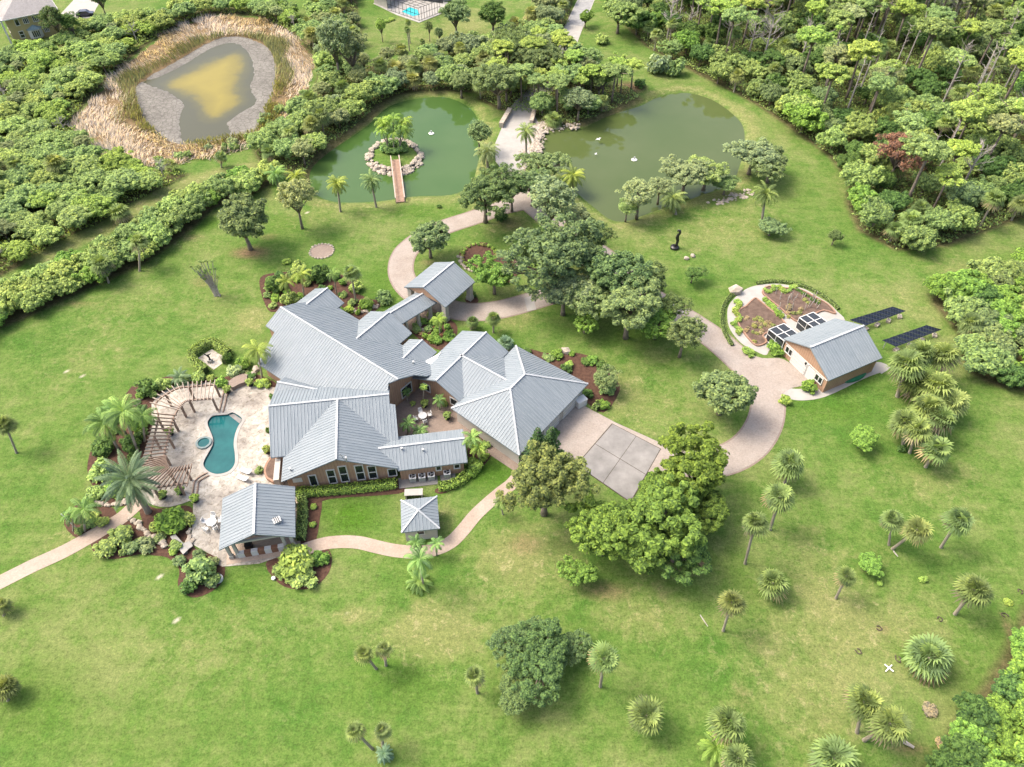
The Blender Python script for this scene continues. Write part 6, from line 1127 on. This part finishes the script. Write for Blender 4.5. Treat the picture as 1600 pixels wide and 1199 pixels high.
print('Z4', wood('Z4', 3.2, 4, [(.34, 'pine', .8, 1.1, .8, ('olive', 'lime', 'yellow')), (.26, 'airy', .85, 1.2, .8, ('grey', 'oak', 'olive')), (.2, 'thick', 1.0, 1.4, 1.1, ('thick2', 'olive')), (.2, 'sabal', 2.0, 3.6, 1, ('sabal2', 'sabaly'))], 'mixed tree in the grove between the two ponds', 'grove between the ponds', .6))
print('Z5', wood('Z5', 3.8, 5, [(.32, 'pine', 1.0, 1.5, .95, ('lime', 'olive', 'lime', 'pale', 'yellow', 'olive')), (.20, 'thick', .9, 1.4, 1.25, ('thick2', 'thick', 'oak', 'deep')), (.14, 'lush', .6, .9, .85, ('thick', 'deep', 'thick2')), (.15, 'sabal', 3.0, 6.0, 1, ('sabal', 'sabal2', 'thick2')), (.07, 'bare', .8, 1.25, 1.0, ()), (.16, 'poles', .9, 1.35, 1.0, ())], 'tree in the mixed woods filling the top right', 'mixed woods at the top right', -.4))
print('Z6', wood('Z6', 2.8, 6, [(1, 'seagrape', .95, 1.3, 1.1, ('bright', 'thick2', 'bright', 'deep', 'oak'))], 'glossy shrub in the round thicket at the right edge', 'thicket at the right edge', 1.0))
print('Z7', wood('Z7', 2.2, 7, [(1, 'seagrape', .7, .95, 1.3, ('bright', 'deep', 'bright', 'deep'))], 'glossy shrub in the hedge at the bottom right corner', 'hedge at the bottom right corner', .8))
def undergrowth(zone, dens, h, leaf, col, label, seed, name='undergrowth'):
    rg_ = np.random.default_rng(seed); q = np.array(ZG[zone]); lo, hi = q.min(0), q.max(0); n = int((hi - lo).prod() * dens); P = rg_.uniform(lo, hi, (n, 2)); d = sdf(P, ZG[zone]); P = P[d < -.3]; d = np.minimum(np.minimum(sdf(P, P1), sdf(P, P2_)), 99); P = P[d > .5]; hh = h * (.45 + .55 * np.sin(P[:, 0] * .9 + seed) * np.cos(P[:, 1] * .8)) ; z = np.abs(hh) * rg_.uniform(.2, 1, len(P)) + .1
    C = np.column_stack([P, z]); V, Fq = leaf_quads(C, unit(rg_, len(P)) + np.array((0, 0, .8)), leaf * rg_.uniform(.6, 1.3, len(P)), rg_); o = link(bpy.data.objects.new(name, np_mesh(name, V, Fq, M['leaf']))); o.color = PAL[col] + (1,); stuff(tag(o, label, 'undergrowth'))
undergrowth('Z1', 13, 2.2, .25, 'thick', 'low green undergrowth filling the thicket left of the marsh', 1); undergrowth('Z3', 9, 1.4, .24, 'thick2', 'low green undergrowth in the belt around the island pond', 3); undergrowth('Z4', 11, 1.0, .22, 'olive', 'low green undergrowth in the grove between the ponds', 4); undergrowth('Z5', 15, 2.2, .24, 'thick2', 'low green undergrowth under the mixed woods', 5)
# reeds round the marsh
def reeds():
    rg_ = np.random.default_rng(8); q = np.array(RE); lo, hi = q.min(0), q.max(0); n = int((hi - lo).prod() * 15); P = rg_.uniform(lo, hi, (n, 2)); nz = np.sin(P[:, 0] * .31 + 1.3) * np.cos(P[:, 1] * .27) + .6 * np.sin(P[:, 0] * .83 + P[:, 1] * .61) + .5 * np.cos(P[:, 1] * 1.1 - P[:, 0] * .4); P = P[sdf(P, RE) < .3 + 1.8 * nz]; nz = np.sin(P[:, 0] * .31 + 1.3) * np.cos(P[:, 1] * .27) + .6 * np.sin(P[:, 0] * .83 + P[:, 1] * .61) + .5 * np.cos(P[:, 1] * 1.1 - P[:, 0] * .4); P = P[rg_.random(len(P)) < .75 + .45 * nz]; dm_ = sdf(P, MU); P = P[dm_ > .2]; dm_ = sdf(P, MU); inner = dm_ < 2.6 + 1.6 * np.sin(P[:, 0] * .21 + 1) + 1.3 * np.cos(P[:, 1] * .33) + rg_.normal(0, .8, len(P))
    for nm, sel, col, lab, h0, lie in (('reeds', inner, (.25, .265, .115, 1), 'green-brown standing reeds ringing the mud flat', 1.6, .5), ('reeds', ~inner, (.64, .565, .475, 1), 'bleached tan flattened reeds around the marsh', 1.3, 1.35)):
        p = P[sel]; m = len(p); a = rg_.uniform(0, 6.28, m) * .3 + np.sin(p[:, 0] * .12) * 2 + np.cos(p[:, 1] * .1) * 2; d = np.stack([np.cos(a), np.sin(a), np.zeros(m)], 1); L = h0 * rg_.uniform(.6, 1.25, m); t = rg_.uniform(0, lie, m); b0_ = np.column_stack([p, np.full(m, -.25)]); ax_ = d * np.sin(t)[:, None] + np.array((0, 0, 1)) * np.cos(t)[:, None]; s_ = np.stack([-np.sin(a), np.cos(a), np.zeros(m)], 1) * .075; mid = b0_ + ax_ * (L * .55)[:, None]; tip = b0_ + ax_ * L[:, None] + d * (L * .25)[:, None]
        V = np.stack([b0_, mid + s_, tip, mid - s_], 1).reshape(-1, 3); o = link(bpy.data.objects.new(nm, np_mesh(nm, V, np.arange(4 * m).reshape(-1, 4), M['reed']))); o.color = col; stuff(tag(o, lab, 'reeds'))
reeds()
# ------------------------------------------------------------------ hedges and beds
def hedge(pts, wd, h, col, label, closed=False, leaf=.13, dens=85):
    c_ = smooth_loop(gp(pts), 3, closed); rg_ = np.random.default_rng(int(abs(pts[0][0] * 7 + pts[0][1]))); e = empty('hedge', (c_[0][0], c_[0][1], 0), label, 'hedge'); e.location = (0, 0, 0); core = MB(); V = []; Fc = []; nv = 0; m = len(c_)
    for i in range(m if closed else m - 1):
        a, b = c_[i], c_[(i + 1) % m]; L = np.linalg.norm(b - a)
        if L < 1e-3: continue
        d = (b - a) / L; nn = np.array((-d[1], d[0])); core.bar((a[0], a[1], h * .44), (b[0], b[1], h * .44), wd * .78, h * .86); n = int(L * (wd + 2 * h) * dens); u = rg_.uniform(-.05, 1.05, n); s_ = rg_.uniform(0, wd + 2 * h, n); off = np.where(s_ < h, -wd / 2, np.where(s_ < h + wd, s_ - h - wd / 2, wd / 2)); z = np.where(s_ < h, s_, np.where(s_ < h + wd, h, 2 * h + wd - s_)); P = a + (b - a) * u[:, None] + nn * off[:, None]; C = np.column_stack([P, z]) + rg_.normal(0, .06, (n, 3)); Nn = np.column_stack([nn[0] * np.sign(off), nn[1] * np.sign(off), np.ones(n) * .8]) + rg_.normal(0, .6, (n, 3)); v, f = leaf_quads(C, Nn, leaf * rg_.uniform(.7, 1.3, n), rg_); V.append(v); Fc.append(f + nv); nv += len(v)
    core.build('branches', M['hedge_core'], e); child('foliage', np_mesh('foliage', np.concatenate(V), np.concatenate(Fc), M['leaf']), e, PAL[col] + (1,))
hedge([(464, 773), (500, 771), (560, 766), (620, 759)], 1.0, 1.0, 'lime', 'long clipped yellow-green hedge under the front gable windows'); hedge([(473, 778), (474, 800), (473, 825), (470, 846)], 1.0, 1.0, 'thick2', 'clipped green hedge beside the pavilion'); hedge([(686, 764), (700, 762), (716, 756), (727, 748), (731, 741)], 1.0, .9, 'lime', 'curved clipped hedge below the condensers')
hedge([(300, 559), (312, 549), (331, 540), (345, 545), (360, 557)], 1.0, 1.3, 'thick', 'square clipped hedge on the lawn side of the gravel court'); hedge([(300, 561), (310, 574), (324, 584)], 1.0, 1.3, 'thick', 'clipped hedge on the left side of the gravel court'); hedge([(361, 560), (352, 570)], .9, 1.2, 'deep', 'short clipped hedge on the house side of the gravel court')
hedge([(928, 636), (936, 640)], 1.3, .9, 'thick2', 'small clipped hedge beside the utility box')
hedge([(1144, 541), (1132, 520), (1128, 497), (1131, 478), (1142, 463), (1158, 453)], .6, .45, 'thick2', 'thin low hedge along the driveway side of the oval garden', leaf=.08); hedge([(1182, 444), (1205, 441), (1235, 443), (1265, 452), (1290, 466), (1310, 484)], .6, .4, 'thick2', 'thin low hedge along the lawn side of the oval garden', leaf=.08)
BU = [ # planting: cx, cy, r, colour, label
 (462, 880, 38, (.24, .33, .075), 'large clipped green shrub mound in the round bed by the pavilion', .75), (500, 872, 18, 'bright', 'leafy mound on the right of the round bed by the pavilion', .9), (475, 900, 26, 'thick', 'dark leafy mound at the front of the round bed by the pavilion', .6), (440, 892, 18, 'thick2', 'small mound at the left of the round bed by the pavilion', .6),
 (312, 888, 30, 'olive', 'tall mixed shrub in the round bed left of the pavilion', 1.2), (300, 908, 20, 'deep', 'dark shrub at the lower left of the round bed left of the pavilion', .9), (330, 905, 18, 'thick2', 'shrub at the lower right of the round bed left of the pavilion', .9), (268, 815, 30, 'bright', 'bright leafy shrub between the patio curve and the rocks', 1.0), (290, 810, 18, 'thick', 'leafy shrub against the lower patio edge', 1.0), (245, 822, 15, 'thick', 'small shrub beside the dry stream', 1.0),
 (165, 855, 22, 'thick2', 'grey-green shrub mound at the left of the lower bed', .8), (190, 835, 24, 'thick2', 'grey-green shrub mound beside the left path', .8), (205, 855, 18, 'oak', 'grey shrub mound in the middle of the lower bed', .8), (228, 852, 18, 'grey', 'pale grey shrub mound at the right of the lower bed', .8), (270, 862, 9, 'lime', 'small lime shrub beside the slab bench', 1),
 (155, 735, 24, 'thick', 'leafy shrub below the pergola palms', .9), (180, 760, 22, 'bright', 'bright shrub under the silvery date palm', .8), (150, 770, 18, 'thick', 'shrub at the left tip of the pergola bed', .8), (160, 700, 22, 'deep', 'dark shrub among the pergola palms', .9), (205, 690, 20, 'deep', 'dark shrub against the pergola rafters', 1.0), (218, 665, 16, 'bright', 'bright shrub outside the pergola curve', 1.1), (230, 605, 22, 'deep', 'dark branching shrub outside the top of the pergola', 1.0), (255, 600, 16, 'thick', 'leafy shrub behind the pergola top', 1.0), (310, 590, 14, 'thick', 'small shrub behind the pergola near the gravel court', 1.0), (346, 598, 13, 'bright', 'bright shrub at the pergola right end', 1.0), (365, 580, 16, 'pale', 'white-flowering shrub between court and house', .9), (380, 568, 15, 'bright', 'leafy shrub beside the golden palm', 1.0), (412, 598, 14, 'lime', 'lime ground shrub at the great room corner', .6), (160, 815, 14, 'thick', 'shrub beside the left path bed', .8), (140, 820, 12, 'thick2', 'low shrub in the left path bed', .7), (420, 672, 7, 'deep', 'dark potted shrub against the pool wing', 1.4), (424, 620, 6, 'deep', 'small shrub at the pool porch', 1.0), (404, 735, 9, 'sabal', 'grassy plant beside the loungers', 1.0),
 (430, 445, 20, 'deep', 'dark shrub at the left of the bed behind the house', 1.1), (455, 465, 16, 'thick', 'leafy shrub behind the far gable', 1.0), (495, 430, 20, 'deep', 'dark shrub in the middle of the bed behind the house', 1.2), (465, 420, 16, 'thick', 'tall shrub at the back of the bed behind the house', 1.2), (555, 448, 14, 'thick', 'shrub at the right of the bed behind the house', 1.0), (505, 455, 12, 'deep', 'dark shrub beside the far gable roof', 1.0), (572, 475, 15, 'bright', 'bright shrub by the entry gable', .9), (600, 465, 17, 'olive', 'mixed shrub at the lawn side of the entry bed', .9), (545, 483, 10, 'lime', 'lime shrub in the entry bed', .8), (652, 515, 9, 'olive', 'olive shrub under the covered walk eave', .9), (684, 532, 10, 'bright', 'bright shrub in the entry bed near the little roof', .8), (700, 525, 13, 'bright', 'bright shrub at the right of the entry bed', .8), (672, 528, 8, 'lime', 'lime shrub in the entry bed near the wall', .8), (738, 460, 9, 'deep', 'dark shrub at the porte-cochere column', 1.0),
 (870, 553, 13, 'bright', 'bright shrub in the mulch bed nearest the garage roof', .7), (888, 570, 10, 'lime', 'lime shrub in the middle of the mulch bed', .7), (925, 562, 12, 'bright', 'bright shrub at the top of the mulch bed', .8), (940, 570, 12, 'deep', 'dark shrub at the top right of the mulch bed', .8), (912, 615, 8, 'deep', 'dark shrub at the garage corner', 1.1), (950, 610, 14, 'olive', 'shrub at the lower end of the mulch bed', .8), (868, 675, 9, 'deep', 'small dark rounded shrub at the garage door edge', .8),
 (1212, 545, 17, 'bright', 'bright clipped shrub beside the first screened cage', .8), (1264, 603, 16, 'bright', 'bright clipped shrub at the workshop corner', .9), (1228, 625, 12, 'lime', 'yellow-green shrub at the driveway edge below the workshop', 1.0), (1172, 550, 12, 'lime', 'low shrub at the tip of the oval garden walk', .6),
 (742, 725, 17, 'lime', 'broad-leaved shrub between extension and garage', 1.0), (738, 738, 12, 'bright', 'broad-leaved shrub at the end of the side bed', 1.0), (745, 672, 12, 'thick', 'shrub at the top of the side bed', 1.0), (490, 792, 7, 'lime', 'round lime ball shrub at the top of the nook', .9), (488, 820, 7, 'lime', 'round lime ball shrub at the bottom of the nook', .9), (695, 630, 8, 'thick', 'shrub in the courtyard bed', 1.0), (645, 630, 6, 'thick', 'small shrub against the courtyard wall', 1.0),
 (1375, 912, 6, 'lime', 'tiny shrub under the lime tree', 1.0), (1443, 905, 8, 'lime', 'tiny lime sapling on the right lawn', 1.0), (1575, 940, 9, 'lime', 'low lime plant near the right hedge', .4), (1411, 700, 9, 'deep', 'dark shrub at the foot of the palm clump', .8), (686, 322, 5, 'deep', 'tiny dark shrub on the near bank of the island pond', 1.0), (783, 338, 14, 'deep', 'dark shrub under the drive oak', .9), (447, 408, 9, 'lime', 'small pale shrub on the lawn behind the house', .7), (940, 62, 14, 'thick', 'shrub on the grass beside the approach road', .9), (975, 105, 14, 'olive', 'olive shrub on the grass behind the far pond', .8), (1000, 130, 12, 'deep', 'dark shrub behind the far pond', 1.0), (1030, 100, 24, 'grey', 'grey shrubby tree behind the far pond', 1.2), (1055, 105, 20, 'olive', 'olive shrubby tree behind the far pond', 1.2), (612, 30, 6, 'lime', 'yellow shrub on the neighbouring lawn', .6), (605, 33, 6, 'lime', 'second yellow shrub on the neighbouring lawn', .6), (1378, 1112, 16, 'tan', 'dry brown brush tuft left of the bottom hedge', .3) if False else (1454, 1110, 15, (.30, .28, .19), 'dry brown brush tuft left of the bottom hedge', .5), (1472, 1163, 13, 'tan', 'bleached dry brush pile against the bottom hedge', .5), (1166, 860, 9, 'tan', 'dead brown shrub at the edge of the big tree clump', .6) if False else (1100, 880, 10, 'tan', 'dead brown shrub at the edge of the big tree clump', .7)]
for b in BU: bushpx(b[0], b[1], b[2], b[3], b[4], None, b[5])
for cx, cy, n, r, lab, cols in ((735, 402, 16, 4.5, 'variegated bromeliad in the round bed', ('lime', 'sabaly', 'lime')), (1160, 490, 16, 6, 'strappy lime plant at the driveway side of the oval garden', ('lime', 'yellow')), (1216, 452, 12, 6, 'strappy lime plant at the head of the far garden bed', ('lime', 'yellow')), (1206, 478, 9, 6, 'leafy plant along the walk between the garden beds', ('bright', 'lime')), (1265, 460, 9, 4.5, 'dark clipped ball along the far garden bed', ('deep',)), (1185, 508, 30, 5, 'dry tan plant in the driveway side garden bed', ('tan', 'rust' if False else 'tan', 'sabaly')), (1250, 483, 14, 5, 'dry yellow plant in the far garden bed', ('sabaly', 'tan')), (668, 518, 8, 4.5, 'rusty red bromeliad in the entry bed', ('red', 'tan')), (372, 578, 12, 3.5, 'white flowered tuft between court and house', ('pale',))):
    spread = {'variegated': [(722 + 27 * math.cos(a) + 27, 400 + 19 * math.sin(a)) for a in np.linspace(1.6, 6.2, n)], 'strappy': [(1152 + 4 * math.sin(k), 470 + 3.3 * k) if cx == 1160 else (1195 + 4.2 * k, 452 + 4 * math.sin(k)) for k in range(n)], 'leafy': [(1196 + 3.2 * k, 468 + 3.2 * k) for k in range(n)], 'dark': [(1247 + 4 * k, 453 + 2.6 * k) for k in range(n)]}.get(lab.split()[0], [(cx + vr.gauss(0, 13), cy + vr.gauss(0, 8)) for k in range(n)])
    for x, y in spread: bushpx(x, y, r * vr.uniform(.75, 1.2), vr.choice(cols), lab, lab, .9, 'bed_plant', 'plant')
# low planting that fills the beds
for bi, rm, lab, cols in ((5, 1.7, 'low leafy plant filling the bed outside the pergola', ('thick', 'bright', 'deep', 'thick2')), (6, 1.6, 'low leafy plant filling the palm bed by the left path', ('thick', 'bright', 'thick2')), (7, 2.0, 'low leafy plant in the long bed below the pool patio', ('thick2', 'oak', 'grey')), (14, 1.7, 'low leafy plant filling the bed behind the house', ('deep', 'bright', 'thick2')), (1, 1.6, 'low leafy plant in the bed beside the far gable', ('bright', 'thick', 'olive')), (2, 1.4, 'low leafy plant in the bed under the covered walk', ('bright', 'lime', 'thick2')), (10, 1.5, 'low leafy plant in the bed between extension and garage', ('bright', 'lime', 'thick')), (0, 2.6, 'low leafy plant in the mulch bed behind the garage', ('bright', 'olive', 'deep'))):
    for q in fill([(p_.x, p_.y) for p_ in gp(BEDS[bi])], rm, 90 + bi, .5): put_bush((q[0], q[1], 0), wr.uniform(.6, 1.15), wr.uniform(.5, 1.0), wr.choice(cols), lab, lab, 'plant', 'bed_plant')
for k in range(26):
    t_ = wr.random(); x, y = (lerp2((398, 205), (470, 150), t_) if k % 2 else lerp2((240, 262), (395, 222), t_)); q = G(x + wr.gauss(0, 7), y + wr.gauss(0, 5)); put_bush((q.x, q.y, 0), wr.uniform(.8, 1.6), wr.uniform(.9, 1.5), wr.choice(('thick2', 'olive', 'grey')), 'low shrub growing through the reeds on the pond side of the marsh', 'shrubs in the marsh reeds')
# potted plants
for x, y, lab in ((257, 778, 'potted plant in a dark pot on the left under the lower pergola'), (284, 772, 'potted plant in a dark pot on the right under the lower pergola'), (307, 784, 'potted lime plant at the corner of the patio kerb'), (357, 614, 'potted plant beside the upper water channel'), (268, 680, 'potted plant at an inner pergola post'), (419, 708, 'potted plant against the pool wing corner'), (392, 603, 'potted plant beside the low curved wall'), (699, 655, 'potted plant in the courtyard by the right wing'), (664, 636, 'potted plant beside the courtyard bed')):
    p = G(x, y); p.z = .07; e = empty('potted_plant', p, lab, 'potted plant'); MB().lathe([(.32, 0), (.42, .5), (.46, .52), (.40, .52), (.38, .44)], 14).build('pot', M['pot'], e); child('foliage', PROTO['bush'][0], e, jig(PAL['thick' if 'lime' not in lab else 'lime']), (0, 0, .45), (.75, .75, .85))
